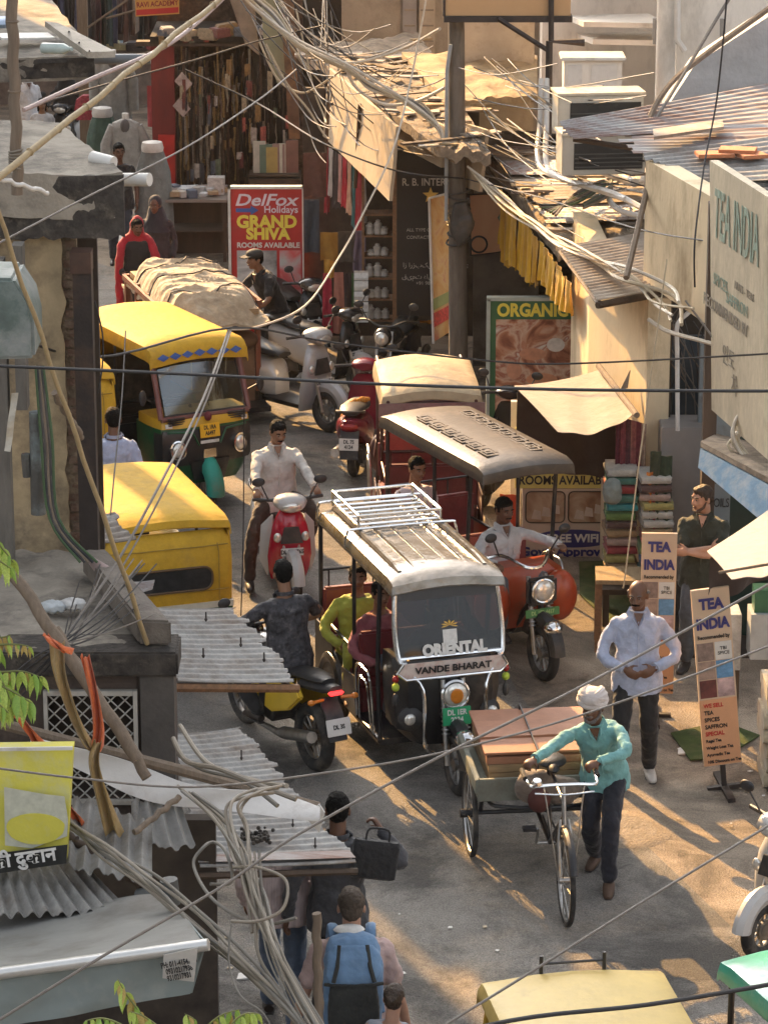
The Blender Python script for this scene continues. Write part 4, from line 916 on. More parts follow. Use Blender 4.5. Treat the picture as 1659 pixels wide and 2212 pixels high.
for k, (dx, dy, dz, r, s) in enumerate(((-.14,.0,.0,.1,.34),(.08,.05,.03,-.2,.34),(.20,-.05,.0,.3,.25))): obj('tile', MB().box((dx,dy,dz+.03), (s,.22,.035), (0,0,r)), TILE, tl, bevel=.004)
t = thing('sloping_wall', 'blue grey cement gable wall rising behind the rusty roof', 'wall')
gp = [D(1440,232,33), D(1500,140,33), D(1560,100,33), D(1760,-30,33), D(1760,330,33), D(1400,330,33)]
obj('cement_face', MB().prism(gp, (0,.5,0)), M('blue grey cement', (.42,.43,.44), .85, 0, .22, 2.5, .4, 22, dirt=(.40,.40,.40), da=.35, ds=1.3), t)
t = thing('tea_shop', 'cream tea shop front with painted green lettering under the tin roofs', 'building')
da, db = D(1391,500,30.0), D(1532,500,28.2)
obj('wall', wall_run([da, db], 3.08, 4.24, -.2), CREAM, t)
obj('post', MB().bx(db.x-.02, db.x+.10, db.y-.12, db.y, 0, 4.2), DARKW, t)
nl, nr_ = D(1530,420,28.0), D(1745,420,25.3)
nd = (Vector((nr_.x,nr_.y,0)) - Vector((nl.x,nl.y,0))).normalized(); nn_ = Vector((nd.y,-nd.x,0)); nn_ = nn_ if nn_.x < 0 else -nn_
SIGNC = M('cream sign board', (.50,.43,.31), .7, 0, .12, 2, .15, 12, dirt=(.33,.28,.20), da=.42, ds=1.6, stretch=(1,1,.4), grain=(20,.12))
zt_, zb_ = 4.6, 2.42
sg = obj('sign_board', MB().prism([(nl.x+nd.x*.28,nl.y+nd.y*.28,zb_),(nr_.x,nr_.y,zb_),(nr_.x,nr_.y,zt_),(nl.x,nl.y,zt_)], -nn_*.08), SIGNC, t)
GRNP = M('faded green print', (.22,.30,.24), .7, 0, .35, 12, 0, dirt=(.40,.37,.28), da=.35, ds=5); GRYP = M('grey print', (.24,.21,.165), .7, 0, .3, 20, 0)
def on_sign(f, z): return Vector((nl.x,nl.y,0)) + nd*f + Vector((0,0,z)) + nn_*.006
L_ = 2.2
text('TEA INDIA', .60, GRNP, sg, plane_mt(on_sign(.86,4.16), nd, nn_), .002, sx=.46, bold=.008)
text('SPICES', .15, GRNP, sg, plane_mt(on_sign(.45,3.60), nd, nn_), .002); text('SAFFRON', .15, GRNP, sg, plane_mt(on_sign(.95,3.52), nd, nn_), .002); text('NUTS - TEAS', .10, GRYP, sg, plane_mt(on_sign(1.15,3.68), nd, nn_), .002)
text('RECOMMENDED BY', .15, GRYP, sg, plane_mt(on_sign(.62,3.36), nd, nn_), .002, bold=.002)
for x_, z_, s_ in ((.75,3.0,'인도'),(.95,2.80,'차')): text(s_, .2, GRYP, sg, plane_mt(on_sign(x_,z_), nd, nn_), .002)
# dark shop mouth beneath, with its fittings
obj('back_wall', MB().bx(2.2, 6.5, 32.2, 32.3, 0, 3.0).bx(2.2,6.5,28.0,32.2,-.02,.02), INSHADE, t)
obj('door_frame', MB().bx(2.62,2.70,29.6,29.7,0,3.0).bx(3.35,3.45,28.9,29.0,0,2.6), DARKW, t)
cb0 = D(1428,925,29.2); obj('counter', MB().bx(cb0.x, cb0.x+.42, 29.2, 29.7, .35, cb0.z), M('grey laminate', (.26,.235,.215), .6, 0, .1, 4, .05), t, bevel=.01)
obj('drain_pipe', MB().tube(smooth_path([D(1493,655,29.3), D(1490,672,29.2), D(1463,700,29.1), D(1462,760,29.1), D(1463,930,29.1)], 3), .022, 8), PVC, t)
obj('shutter', MB().bx(2.68,3.32,30.2,30.24,.3,2.5), M('blue grey shutter', (.045,.06,.075), .6, 0, .2, 4, .1), t)
# low blue awning slab
bp = [D(1512,968,27.2), D(1720,1080,25.6), D(1720,1190,25.4), D(1507,1010,27.0)]
t2 = thing('blue_fascia', 'low awning slab with a peeling blue and white front at the right shop', 'awning')
obj('fascia', MB().prism(bp, (.16,.05,.0)), M('peeling blue paint', (.18,.30,.42), .7, 0, .15, 3, .2, 20, dirt=(.55,.54,.50), da=.5, ds=2.2), t2)
obj('top', MB().prism([bp[0]+Vector((0,0,.01)), bp[1]+Vector((0,0,.01)), D(1760,1000,26.8), D(1545,948,28.2)], (0,0,.05)), JUNK, t2)
t2 = thing('grey_shop', 'grey shop front with a glazed door and shutters behind the man with folded arms', 'building')
x0 = D(1535,1200,28.4).x
obj('wall', MB().bx(x0,x0+.16,28.4,28.6,0,2.3).bx(x0+.55,x0+.75,28.2,28.4,0,2.3).bx(x0-.05,x0+3,29.4,29.5,0,2.6), M('blue grey painted wall', (.20,.23,.24), .75, 0, .15, 3, .1, dirt=(.12,.11,.1), da=.3), t2)
for i_, (zz, s_) in enumerate(((1.78,'NUTS'),(1.58,'TEAS'),(1.36,'OILS'))): text(s_, .12, INK, t2, plane_mt((x0+.08,28.395,zz), (1,0,0), (0,-1,0)), .002, sx=.6)
obj('door', MB().bx(x0+.16,x0+.55,28.5,28.54,.05,2.1), M('dark green glass', (.02,.05,.045), .15, 0, .2, 4, 0), t2)
obj('shelf', MB().bx(x0+.55,x0+1.2,27.3,28.1,.55,.60).bx(x0+.56,x0+.62,27.4,27.5,0,.55).bx(x0+1.1,x0+1.16,27.4,27.5,0,.55), M('grey green counter', (.16,.2,.18), .6), t2)
# pale tall building, balcony bits, cabinet, air conditioners
t = thing('pale_building', 'tall pale grey painted building behind the roofs with a round corner pipe', 'building')
obj('wall', MB().bx(1.9, 12, 39.0, 39.6, 0, 9).bx(3.3,12,36.6,39.0,3.1,9), PALE, t)
obj('wall_panel', MB().bx(.9,1.9,41.0,41.3,0,9), M('beige wall', (.40,.33,.25), .85, 0, .15, 2, .2, dirt=(.22,.17,.12), da=.3), t)
px_ = D(1437,50,36.5); obj('column', MB().rod((px_.x,36.4,3.1),(px_.x,36.4,9),.11,14), PALE, t)
obj('drain_pipe', MB().tube([D(1463,-60,36.2), D(1462,85,36.2), D(1478,110,36.2)], .035, 8), PVC, t)
for k in range(2):
    z = 4.52 - .22*k; obj('ledge', MB().prism([D(1225+20*k,44+38*k,38.8), D(1400+55*k,40+38*k,38.0), D(1440+40*k,62+38*k,37.2), D(1260+20*k,58+38*k,37.6)], (0,0,.06)), PALE, t)
for x_ in (1415,1462,1560): obj('bracket', MB().tube([D(x_,25+x_*.01,36.5), D(x_,95,36.5)], .035, 6), M('grey plaster', (.3,.29,.27), .8), t)
c0 = D(1215,196,36.2); obj_c = thing('meter_cabinet', 'small white electric meter cabinet with a little door under the ledges', 'cabinet')
cx0, cx1 = D(1217,150,36).x, D(1342,150,36).x; z0_, z1_ = D(1260,205,36).z, D(1260,128,36).z
obj('case', MB().bx(cx0,cx1,35.9,36.3,z0_,z1_), PALE, obj_c, bevel=.01); obj('lid', MB().bx(cx0-.04,cx1+.04,35.84,36.34,z1_+.002,z1_+.04), PVC, obj_c, bevel=.01)
obj('door', MB().bx(cx0+.04,cx0+.20,35.885,35.898,z0_+.05,z1_-.05), PVC, obj_c); obj('door', MB().bx(cx0+.30,cx1-.06,35.885,35.898,z0_+.05,z1_-.05), PVC, obj_c)
def ac_unit(label, pxl, pyt, pxr, pyb, Y, rz, group=None):
    a, b = D(pxl,pyb,Y), D(pxr,pyt,Y); w_, h_ = b.x-a.x, b.z-a.z
    t = thing('air_conditioner', label, 'air conditioner', ((a.x+b.x)/2, Y, a.z), rz, 'air conditioner units')
    obj('case', MB().bx(-w_/2,w_/2,0,.38,0,h_), M('ac cream case', (.48,.46,.40), .6, 0, .1, 4, .05, dirt=(.3,.27,.22), da=.3), t, bevel=.012)
    obj('grille_recess', MB().bx(-w_*.36,w_/2-.03,-.008,-.002,.06,h_-.08), M('dark grille', (.02,.022,.022), .6), t)
    for k in range(int((h_-.2)/.045)): obj('slat', MB().bx(-w_*.35,w_/2-.04,-.016,-.009,.08+.045*k,.092+.045*k), M('grey slat', (.07,.075,.075), .5), t)
    obj('top_cover', MB().bx(-w_/2-.015,w_/2+.015,-.02,.40,h_,h_+.025), M('ac top', (.55,.50,.40), .6), t); return t
ac_unit('large cream air conditioner with dark grille behind the rusty sheet edge', 1203, 205, 1392, 290, 33.6, .12)
ac_unit('lower cream air conditioner with dark grille on the littered roof', 1212, 292, 1396, 378, 32.9, .12)

# ---------------------------------------------------------------- pole, sign box and frames
t = thing('concrete_pole', 'grey concrete street pole wrapped with wires beside the orange banner', 'pole')
pb = D(992,700,36.3); obj('shaft', MB().lathe([(.115,0),(.10,2.5),(.088,5.2)], (pb.x-.0,36.3,0), (-.012,0,1), 14), M('pole concrete', (.15,.125,.10), .9, 0, .25, 4, .4, 30, dirt=(.07,.06,.05), da=.4, stretch=(2,2,.5)), t)
wr_b = MB()
for k in range(9): wr_b.torus((pb.x-.02,36.3,2.15+.07*k), .12+.02*random.random(), .012, (random.uniform(-.3,.3),random.uniform(-.3,.3),1), 14, 5)
obj('wire_wrap', wr_b, DARK, t)
jb = obj('junction_cloth', MB().prism([(pb.x-.07,36.15,2.62),(pb.x-.13,36.15,2.30),(pb.x-.02,36.12,2.08),(pb.x+.10,36.15,2.2),(pb.x+.17,36.15,2.36),(pb.x+.06,36.15,2.62)], (0,.16,0)), DARK, t); bake(jb, .025, 4, .05, .1)
pp = MB().tube([(pb.x-.16,36.2,2.4),(pb.x-.16,36.2,4.1),(pb.x-.12,36.2,4.4)], .022, 8); obj('conduit', pp, M('grey conduit', (.30,.32,.33), .5, 0, .15, 7, .05), t)
t = thing('sign_box', 'blank tan sign box on a dark frame at the top of the pole', 'sign')
a, b = D(962,34,36.0), D(1232,22,36.0)
obj('panel', MB().bx(a.x, b.x, 36.0, 36.2, a.z, a.z+.6), M('tan sign panel', (.50,.30,.145), .6, 0, .06, 2, .03), t)
obj('frame', MB().bx(a.x-.02, b.x+.02, 35.97, 36.22, a.z-.07, a.z-.003).bx(a.x-.03,a.x-.003,35.97,36.22,a.z,a.z+.6), IRON, t)
obj('bracket', MB().tube([D(1075,40,35.95), D(1182,108,35.95)], .03, 6).tube([D(1183,330,35.95), D(1186,90,35.95), D(1262,92,35.95)], .045, 6).tube([D(1190,-20,35.95), D(1190,90,35.95)],.035,6), IRON, t)
# ---------------------------------------------------------------- middle shops behind the scooters
t = thing('stone_shop', 'dark open shop with a littered roof, beige boards and shelves of white stone pieces', 'building')
R4 = [G(640,105,3.35), G(952,318,3.35), G(1060,330,3.35), G(905,70,3.35)]
def rough2(u, v): return R4[0].lerp(R4[1], u).lerp(R4[3].lerp(R4[2], u), v) + Vector((0,0,.08*noise.noise(Vector((u*7,v*5,9)))+.03*noise.noise(Vector((u*25,v*21,5)))))
obj('roof', MB().grid(44, 30, rough2, .12, (0,0,1)), JUNK, t)
S4 = [G(868,112,3.46), G(962,220,3.46), G(1160,205,3.46), G(1160,120,3.46)]
obj('dirt_layer', MB().grid(24, 20, lambda u, v: S4[0].lerp(S4[1], u).lerp(S4[3].lerp(S4[2], u), v) + Vector((0,0,.06*noise.noise(Vector((u*7,v*7,1)))+.02*noise.noise(Vector((u*30,v*30,1))))), .08, (0,0,1)), SOIL, t)
for k in range(34):
    u, v = random.random(), random.random(); c = rough2(u, v) + Vector((0,0,.05))
    o = obj('board', MB().box((0,0,0), (random.uniform(.2,1.1), random.uniform(.04,.2), random.uniform(.015,.03)), (random.uniform(-.05,.05), random.uniform(-.05,.05), 0)), [GREYWD,SOIL,TIN,DARKW,TINO][k % 5], t); o.location = c; o.rotation_euler = (0,0,random.uniform(-.6,.9))
f0, f1 = G(704,293,2.62), G(848,434,2.62)
nn2 = Vector((-(f1-f0).y, (f1-f0).x, 0)).normalized()
def fas(f0, f1, h, name): 
    return obj(name, MB().grid(14, 5, lambda u, v: V3(f0).lerp(V3(f1), u) + Vector((0,0,h*v)) + nn2*(.02*noise.noise(Vector((u*5,v*3,1)))+.08*v), .04, nn2), FASC, t)
fas(f0, f1, .85, 'fascia_board'); g0, g1 = G(850,305,3.0), G(960,362,2.98); fas(g0, g1, .45, 'fascia_board')
fas(G(1000,400,2.75), G(1042,414,2.75), .7, 'fascia_board')
for x_ in (716,782): obj('strut', MB().tube([G(x_,300+(x_-716)*.6,2.7)+Vector((-.08,-.1,-.35)), G(x_+10,200+(x_-716)*.6,3.3)+Vector((-.08,-.1,.1))], .025, 6), DARKW, t)
obj('strut', MB().tube([D(708,230,40), D(800,180,40)], .02, 6), DARKW, t)
obj('back_wall', MB().bx(-1.02,1.2,40.6,40.7,0,3.2), INSHADE, t)
# shelf unit
sx0, sx1 = D(787,560,38.6).x, D(852,560,38.6).x; zt0, zb0 = D(800,440,38.6).z, D(800,692,38.6).z
sh = MB(); sh.bx(sx0-.03,sx0,38.6,38.9,zb0,zt0+.5).bx(sx1,sx1+.04,38.58,38.9,zb0-.2,zt0+.9)
obj('shelf_frame', sh, WOOD, t)
for k in range(6):
    z = zb0 + (zt0-zb0)*k/5.5; obj('shelf', MB().bx(sx0,sx1,38.6,38.9,z-.02,z), WOOD, t)
STONE = M('white stone', (.42,.38,.33), .5, 0, .2, 15, .15, 40)
for k in range(5):
    z = zb0 + (zt0-zb0)*k/5.5
    for j in range(3):
        x = sx0 + .06 + (sx1-sx0-.1)*(j+.3*random.random())/3; h_ = random.uniform(.08,.19)
        o = obj('stone_figure', MB().lathe([(.04,0),(.055,.02),(.045,h_*.5),(.05,h_*.7),(.025,h_*.85),(.03,h_*.93),(.008,h_)], (0,0,0), (0,0,1), 10), STONE, None); o.location = (x,38.68,z)
        tag(o, f'carved white stone figure on the {["bottom","second","middle","fourth","top"][k]} shelf by the black board', 'figurine', 'stone figures on the shelves')
# black international board
t = thing('shop_board', 'tall black shop board with white lettering and a gold star', 'sign')
bx0, bx1, by = D(857,500,38.0).x, D(962,500,38.0).x, 38.0; bz0, bz1 = D(900,682,38).z, D(900,318,38).z
bo = obj('panel', MB().bx(bx0,bx1,by,by+.08,bz0,bz1), M('black board paint', (.012,.010,.009), .45, 0, .2, 3, 0), t)
obj('post', MB().bx(bx0-.05,bx0-.003,by-.01,by+.06,bz0-.1,bz1+.3), WOOD, t)
GP = M('grey white print', (.42,.40,.36), .6, 0, .25, 25, 0)
def bt(s, px, py, size, m=GP, **k): text(s, size, m, bo, plane_mt(D(px,py,by-.004), (1,0,0), (0,-1,0)), .002, **k)
bt('R. B. INTERNATIONAL', 868, 394, .125, align='LEFT', sx=.85, bold=.002); bt('ALL TYPE OF STONE', 878, 497, .055, align='LEFT'); bt('CONTACT: JAIN', 878, 513, .055, align='LEFT')
bt('از ارزبکستان نسی', 870, 573, .08, align='LEFT'); bt('قیمت های ویژه داریم', 868, 598, .08, align='LEFT'); bt('+91 9818', 898, 612, .06, align='LEFT')
c = D(930,422,by-.004); st = [(c.x + (.10 if k % 2 == 0 else .042)*sin(k*pi/5), by-.004, c.z + (.10 if k % 2 == 0 else .042)*cos(k*pi/5)) for k in range(10)]
obj('star', MB().prism(st, (0,-.004,0)), M('gold print', (.65,.40,.08)), bo)
# hanging textiles at the stone shop
TC = [(.30,.03,.04),(.45,.42,.40),(.06,.05,.05),(.50,.30,.27),(.42,.03,.05),(.55,.36,.26),(.05,.16,.17)]
p0, p1 = D(702,312,40.2), D(792,372,38.9)
names = ['maroon','pale grey','black','dusty pink','bright red','peach','teal']
for k in range(9):
    c = TC[k % 7]; a, b = p0.lerp(p1, k/9), p0.lerp(p1, (k+.85)/9)
    o = hang(a, b, random.uniform(.55,.95), 'hanging_scarf', cloth(f'scarf cloth {k%7}', c), None, 1.5, .03, 8, .03)
    tag(o, f'{names[k%7]} scarf hanging under the beige boards, {"left part of the row" if k < 5 else "right end of the row"}' if k in (0,1,7,8) else f'{names[k%7]} scarf in the row hanging under the beige boards', 'scarf', 'scarves under the boards')
for (x0_, x1_, y0_, y1_, c, lab) in ((655,705,330,425,(.10,.045,.035),'dark brown embroidered hanging left of the scarves'),(657,690,430,545,(.035,.045,.06),'navy cloth hanging beside the red holiday sign'),
    (692,730,502,562,(.30,.15,.02),'mustard shawl hung on a rail beneath the scarves'),(730,768,500,566,(.07,.055,.04),'olive brown shawl hung beside the mustard shawl'),(762,790,498,585,(.17,.13,.17),'mauve shawl hung at the right end of the rail'),
    (698,716,590,720,(.38,.02,.05),'long red scarf hanging low by the scooters'),(722,742,588,720,(.42,.17,.12),'salmon scarf hanging low next to the red one'),(745,757,590,720,(.05,.03,.03),'dark scarf hanging low next to the salmon one'),(760,772,590,720,(.04,.10,.03),'green scarf hanging low in the shop mouth'),(700,722,560,600,(.42,.22,.03),'orange fringe hanging under the mustard shawl')):
    a, b = D(x0_,y0_,39.0), D(x1_,y0_,39.0); dr = a.z - D(x0_,y1_,39.0).z
    tag(hang(a, b, dr, 'hanging_cloth', cloth('hung '+lab[:12], c), None, 1.2, .03, 8, flare=.3 if 'scarf' in lab else 0), lab, 'cloth', 'cloths hung at the stone shop')
t = thing('price_sheets', 'strip of white paper sheets taped up beside the shelves', 'paper strip')
a = D(781,590,38.4)
for k in range(5):
    z = a.z + .03 - .13*k
    obj('sheet', MB().grid(4, 4, lambda u, v: (a.x-.09+.17*u, 38.4+.012*sin(6*v+k), z-.12*v), .002, (0,-1,0)), WHITE, t)
# orange banner and orange picture sign
def printm(key, cols, sc=3.0, dist=1.5):
    """printed picture: soft patches of the given colours"""
    if key in _mats: return _mats[key]
    m = bpy.data.materials.new(key); m.use_nodes = True; _mats[key] = m; t = m.node_tree; N = t.nodes; L = t.links
    tc = N.new('ShaderNodeTexCoord'); n = N.new('ShaderNodeTexNoise'); n.inputs['Scale'].default_value = sc; n.inputs['Detail'].default_value = 5; n.inputs['Distortion'].default_value = dist
    r = N.new('ShaderNodeValToRGB'); e = r.color_ramp.elements
    while len(e) < len(cols): e.new(.5)
    for i, c in enumerate(cols): e[i].position = .28 + .44*i/(len(cols)-1); e[i].color = (*c, 1)
    L.new(tc.outputs['Object'], n.inputs['Vector']); L.new(n.outputs[0], r.inputs[0]); L.new(r.outputs[0], N['Principled BSDF'].inputs['Base Color']); N['Principled BSDF'].inputs['Roughness'].default_value = .55
    return m
t = thing('cloth_banner', 'tall narrow orange printed banner hanging left of the concrete pole', 'banner')
b4 = [D(938,738,36.9), D(975,715,36.6), D(970,418,36.6), D(929,428,36.9)]
obj('sheet', MB().prism(b4, (0,.02,0)), printm('banner orange print', [(.45,.16,.06),(.62,.33,.10),(.66,.42,.18),(.55,.20,.10)], 4), t)
q = lambda u, v: b4[0].lerp(b4[1],u).lerp(b4[3].lerp(b4[2],u),v) + Vector((0,-.006,0))
obj('green_band', MB().prism([q(.0,.22),q(1,.22),q(1,.30),q(0,.30)], (0,-.003,0)), M('banner green', (.28,.30,.10)), t); obj('red_band', MB().prism([q(.0,.10),q(1,.10),q(1,.20),q(0,.20)], (0,-.003,0)), M('banner red', (.55,.06,.04), var=.5, vs=30), t)
obj('side_pole', MB().tube([D(936,742,36.9), D(927,428,36.9)], .018, 6), PVC, t); obj('top_bar', MB().tube([D(928,428,36.9), D(972,417,36.6)], .015, 6), WHITE, t)
t = thing('orange_picture', 'orange printed panel in a dark frame on the grey wall right of the pole', 'sign')
b4 = [D(1016,552,38.9), D(1110,540,38.9), D(1100,418,38.9), D(1012,420,38.9)]
obj('print', MB().prism(b4, (0,.03,0)), printm('orange picture print', [(.52,.22,.10),(.66,.33,.17),(.70,.40,.22)], 1.2), t)
obj('frame', MB().tube([p+Vector((0,-.01,0)) for p in b4], .02, 6, loop=True), IRON, t)
obj('ring', MB().torus(D(1034,528,38.85), .10, .012, (0,1,0), 20, 6), DARK, t)
# spa sign
t = thing('spa_sign', 'green framed organic spa sign with massage pictures beside the cream wall', 'sign')
by = 35.0; X = lambda x: D(x,800,by).x; Z = lambda y: D(1150,y,by).z
obj('panel', MB().bx(X(1058),X(1262),by,by+.06,Z(985),Z(650)), M('green sign frame', (.03,.12,.05), .5, 0, .15, 4, .03), t)
obj('edge', MB().bx(X(1050),X(1058)-.002,by-.02,by+.08,Z(1000),Z(646)).bx(X(1050),X(1262),by-.02,by+.08,Z(650)+.002,Z(642)), M('grey green edge', (.38,.42,.38), .5), t)
pi_ = obj('picture', MB().bx(X(1070),X(1256),by-.006,by-.001,Z(905),Z(690)), printm('spa picture print', [(.05,.015,.01),(.20,.06,.03),(.42,.18,.10),(.55,.38,.28),(.30,.09,.05),(.60,.55,.48)], 2.4, 2), t)
for cxp, cyp, w_, h_, c in ((1150,765,60,14,(.48,.22,.13)),(1110,800,34,20,(.50,.24,.15)),(1170,820,70,15,(.50,.22,.12)),(1200,745,40,16,(.60,.55,.50)),(1120,850,40,24,(.45,.18,.09)),(1180,870,60,18,(.52,.24,.13)),(1130,745,10,10,(.45,.2,.12))):
    c0 = D(cxp,cyp,by-.008); pl = [(c0.x + w_/2/200*1.0*cos(a), by-.008, c0.z + h_/200*sin(a)) for a in [2*pi*k/16 for k in range(16)]]
    obj('printed_shape', MB().prism(pl, (0,-.002,0)), M(f'spa print {cxp}', c, .55, 0, .25, 9, 0), pi_)
obj('lower_panel', MB().bx(X(1070),X(1256),by-.006,by-.001,Z(980),Z(910)), printm('spa lower print', [(.20,.06,.03),(.42,.18,.10),(.6,.5,.42)], 3), t)
text('ORGANIC SPA', .20, M('yellow print', (.75,.62,.08), .5, 0, .05, 5, 0), t, plane_mt((X(1072),by-.004,Z(671)), (1,0,0), (0,-1,0)), .003, align='LEFT', bold=.008, sx=.86)
# yellow rooms sign
t = thing('rooms_sign', 'yellow and white hotel rooms sign with bed pictures standing behind the orange rickshaw', 'sign')
by = 31.1; X = lambda x: D(x,1050,by).x; Z = lambda y: D(1240,y,by).z
obj('panel', MB().bx(X(1128),X(1326),by,by+.05,Z(1206),Z(1056)), M('cream hotel sign', (.55,.44,.34), .55, 0, .06, 3, .02), t); obj('yellow_panel', MB().bx(X(1112),X(1326),by-.002,by+.05,Z(1055)+.002,Z(925)), M('pale yellow sign', (.62,.55,.16), .55, 0, .06, 3, .02), t)
def rt(s, px, py, size, m=INK, **k): text(s, size, m, t, plane_mt((X(px),by-.006,Z(py)), (1,0,0), (0,-1,0)), .003, **k)
RED = M('red print', (.50,.02,.02), .5, 0, .1, 5, 0); NAVY = M('navy print', (.025,.025,.14), .5, 0, .1, 5, 0)
rt('PALACE', 1318, 952, .12, RED, align='RIGHT', bold=.004); rt('ENTERPRISE', 1320, 985, .12, align='RIGHT', bold=.004); rt('AC NON AC', 1293, 1014, .125, align='RIGHT', bold=.003); rt('ROOMS AVAILABLE', 1321, 1038, .125, align='RIGHT', bold=.003, sx=.86)
for x0_, x1_ in ((1136,1220),(1228,1318)):
    o = obj('picture', MB().prism([(X((x0_+x1_)/2)+a, by-.003, Z(1095)+b) for a, b in rrect((X(x1_)-X(x0_)),(Z(1063)-Z(1130)),.05)], (0,-.004,0)), printm('bedroom print', [(.12,.05,.03),(.28,.15,.08),(.45,.33,.22),(.30,.14,.08)], 3.5, .6), t)
    obj('picture_edge', MB().tube([(X((x0_+x1_)/2)+a, by-.009, Z(1095)+b) for a, b in rrect((X(x1_)-X(x0_)),(Z(1063)-Z(1130)),.05)], .007, 5, loop=True), DARKW, o)
    for j in range(3): obj('printed_bed', MB().prism([(X(x0_+12+22*j),by-.009,Z(1120-6*j)),(X(x0_+34+20*j),by-.009,Z(1122-6*j)),(X(x0_+32+20*j),by-.009,Z(1104-6*j)),(X(x0_+18+20*j),by-.009,Z(1100-6*j))], (0,-.001,0)), M('bed print', (.55,.45,.36)), o)
el = [(X(1240)+.40*cos(a), by-.004, Z(1163)+.095*sin(a)) for a in [2*pi*k/28 for k in range(28)]]
eo = obj('oval', MB().prism(el, (0,-.003,0)), NAVY, t); text('FREE WIFI', .115, WHITE, eo, plane_mt((X(1238),by-.009,Z(1163)), (1,0,0), (0,-1,0)), .002, bold=.004, sx=1.05)
rt('Govt. Approved.', 1230, 1192, .125, NAVY, bold=.005, sx=1.15)
# red holiday sign
t = thing('holiday_sign', 'red hotel sign with yellow and white lettering and a blue arrow in a white frame', 'sign')
by = 40.35; X = lambda x: D(x,520,by).x; Z = lambda y: D(575,y,by).z
obj('panel', MB().bx(X(500),X(653),by,by+.06,Z(760),Z(408)), M('red sign paint', (.42,.022,.022), .5, 0, .15, 3, .05, 9, dirt=(.30,.06,.05), da=.25, ds=5), t)
obj('frame', MB().bx(X(494),X(500)-.002,by-.03,by+.08,Z(770),Z(402)).bx(X(653)+.002,X(656),by-.03,by+.08,Z(770),Z(402)).bx(X(494),X(656),by-.03,by+.08,Z(408)+.002,Z(402)), M('white frame', (.62,.62,.58), .5), t)
def ht(s, px, py, size, m, **k): text(s, size, m, t, plane_mt((X(px),by-.004,Z(py)), (1,0,0), (0,-1,0)), .003, **k)
YEL = M('yellow print', (.75,.62,.08)); LIL = M('lilac white print', (.66,.60,.66), .5, 0, .05, 5, 0)
ht('DelFox', 508, 433, .21, LIL, align='LEFT', bold=.004, shear=.25, sx=1.25); ht('Holidays', 645, 453, .125, LIL, align='RIGHT', bold=.002)
ht('GRAND', 577, 480, .215, YEL, bold=.010, sx=1.0); ht('SHIVA', 579, 506, .20, YEL, bold=.010, sx=1.0); ht('ROOMS AVAILABLE', 512, 530, .092, WHITE, align='LEFT', bold=.003)
za = Z(454); obj('arrow', MB().prism([(X(511),by-.004,za-.025),(X(543),by-.004,za-.025),(X(543),by-.004,za-.06),(X(560),by-.004,za),(X(543),by-.004,za+.06),(X(543),by-.004,za+.025),(X(511),by-.004,za+.025)], (0,-.003,0)), BLUE, t)
obj('photo_print', MB().bx(X(512),X(598),by-.006,by-.002,Z(640),Z(541)), printm('hotel photo print', [(.06,.06,.06),(.30,.30,.30),(.55,.55,.54),(.12,.12,.13)], 2.5, .4), t)
obj('photo_print', MB().bx(X(604),X(650),by-.006,by-.002,Z(640),Z(541)), printm('hotel photo print two', [(.45,.45,.45),(.6,.1,.1),(.55,.55,.54)], 2.5, .4), t)
# ---------------------------------------------------------------- far end of the street: dark jewellery shop and stalls
t = thing('jewellery_shop', 'dark shop with red doors and strings of jewellery hung over its whole front', 'building')
Y = 46.5; X = lambda x: D(x,300,Y).x; Z = lambda y: D(480,y,Y).z
obj('back_wall', MB().bx(X(330),X(720),48.0,48.2,0,6.5).bx(X(640),X(655),Y,48,0,4), M('shop dark brown', (.07,.045,.032), .9, 0, .6, 9, .8, 20, dirt=(.16,.11,.07), da=.3, ds=12), t); obj('hood', MB().bx(X(330),X(720),46.4,48,Z(92),Z(92)+.1), M('sooty hood', (.035,.028,.022), .95, 0, .5, 6, .5), t)  # hood in its own plain dark tone
RW = M('dark red painted wood', (.16,.014,.012), .6, 0, .3, 4, .2, 30, stretch=(1,1,.3)); RW2 = M('bright red cloth', (.42,.025,.02), .8, 0, .2, 5, .3, 14)
obj('door', MB().bx(X(330),X(380),Y,Y+.1,0,Z(95)), RW, t); obj('red_cloth', MB().bx(X(343),X(378),Y-.06,Y-.02,.2,Z(290)), RW2, t)
obj('beam', MB().bx(X(300),X(640),Y-.1,Y+.1,Z(98),Z(88)), DARKW, t)
BEAD = [M('silver beads', (.34,.30,.24), .35, .5, .4, 40, 0), M('brown beads', (.10,.06,.04), .5, 0, .4, 40, 0), M('dark beads', (.035,.025,.02), .5, 0, .4, 40, 0), M('brass beads', (.30,.20,.09), .4, .5, .4, 40, 0)]
for k in range(290):
    x = X(383 + 260*random.random()); z1 = Z(random.uniform(100,300)); ln = random.uniform(.3,1.2); yy = Y + random.uniform(-.05,.9)
    mb = MB(); n = 7
    mb.tube([(x+random.uniform(-.012,.012), yy, z1-ln*j/n) for j in range(n+1)], [random.uniform(.008,.026) for _ in range(n+1)], 5)
    obj('bead_string', mb, BEAD[random.choice((0,1,1,2,2,2,3))], t)
for (px, py) in ((397,178),(393,232)):
    c = D(px,py,Y-.1); o = obj('picture_card', MB().prism([(c.x-.13,Y-.1,c.z+.02),(c.x+.02,Y-.1,c.z-.14),(c.x+.13,Y-.1,c.z-.02),(c.x-.02,Y-.1,c.z+.15)], (0,.012,0)), M('pale printed card', (.38,.30,.27), .5, 0, .35, 14, 0), t)
random.seed(88)
GD = [(.30,.24,.16),(.16,.05,.04),(.10,.11,.13),(.35,.30,.26),(.22,.13,.05),(.06,.05,.05),(.30,.08,.06),(.12,.14,.09)]
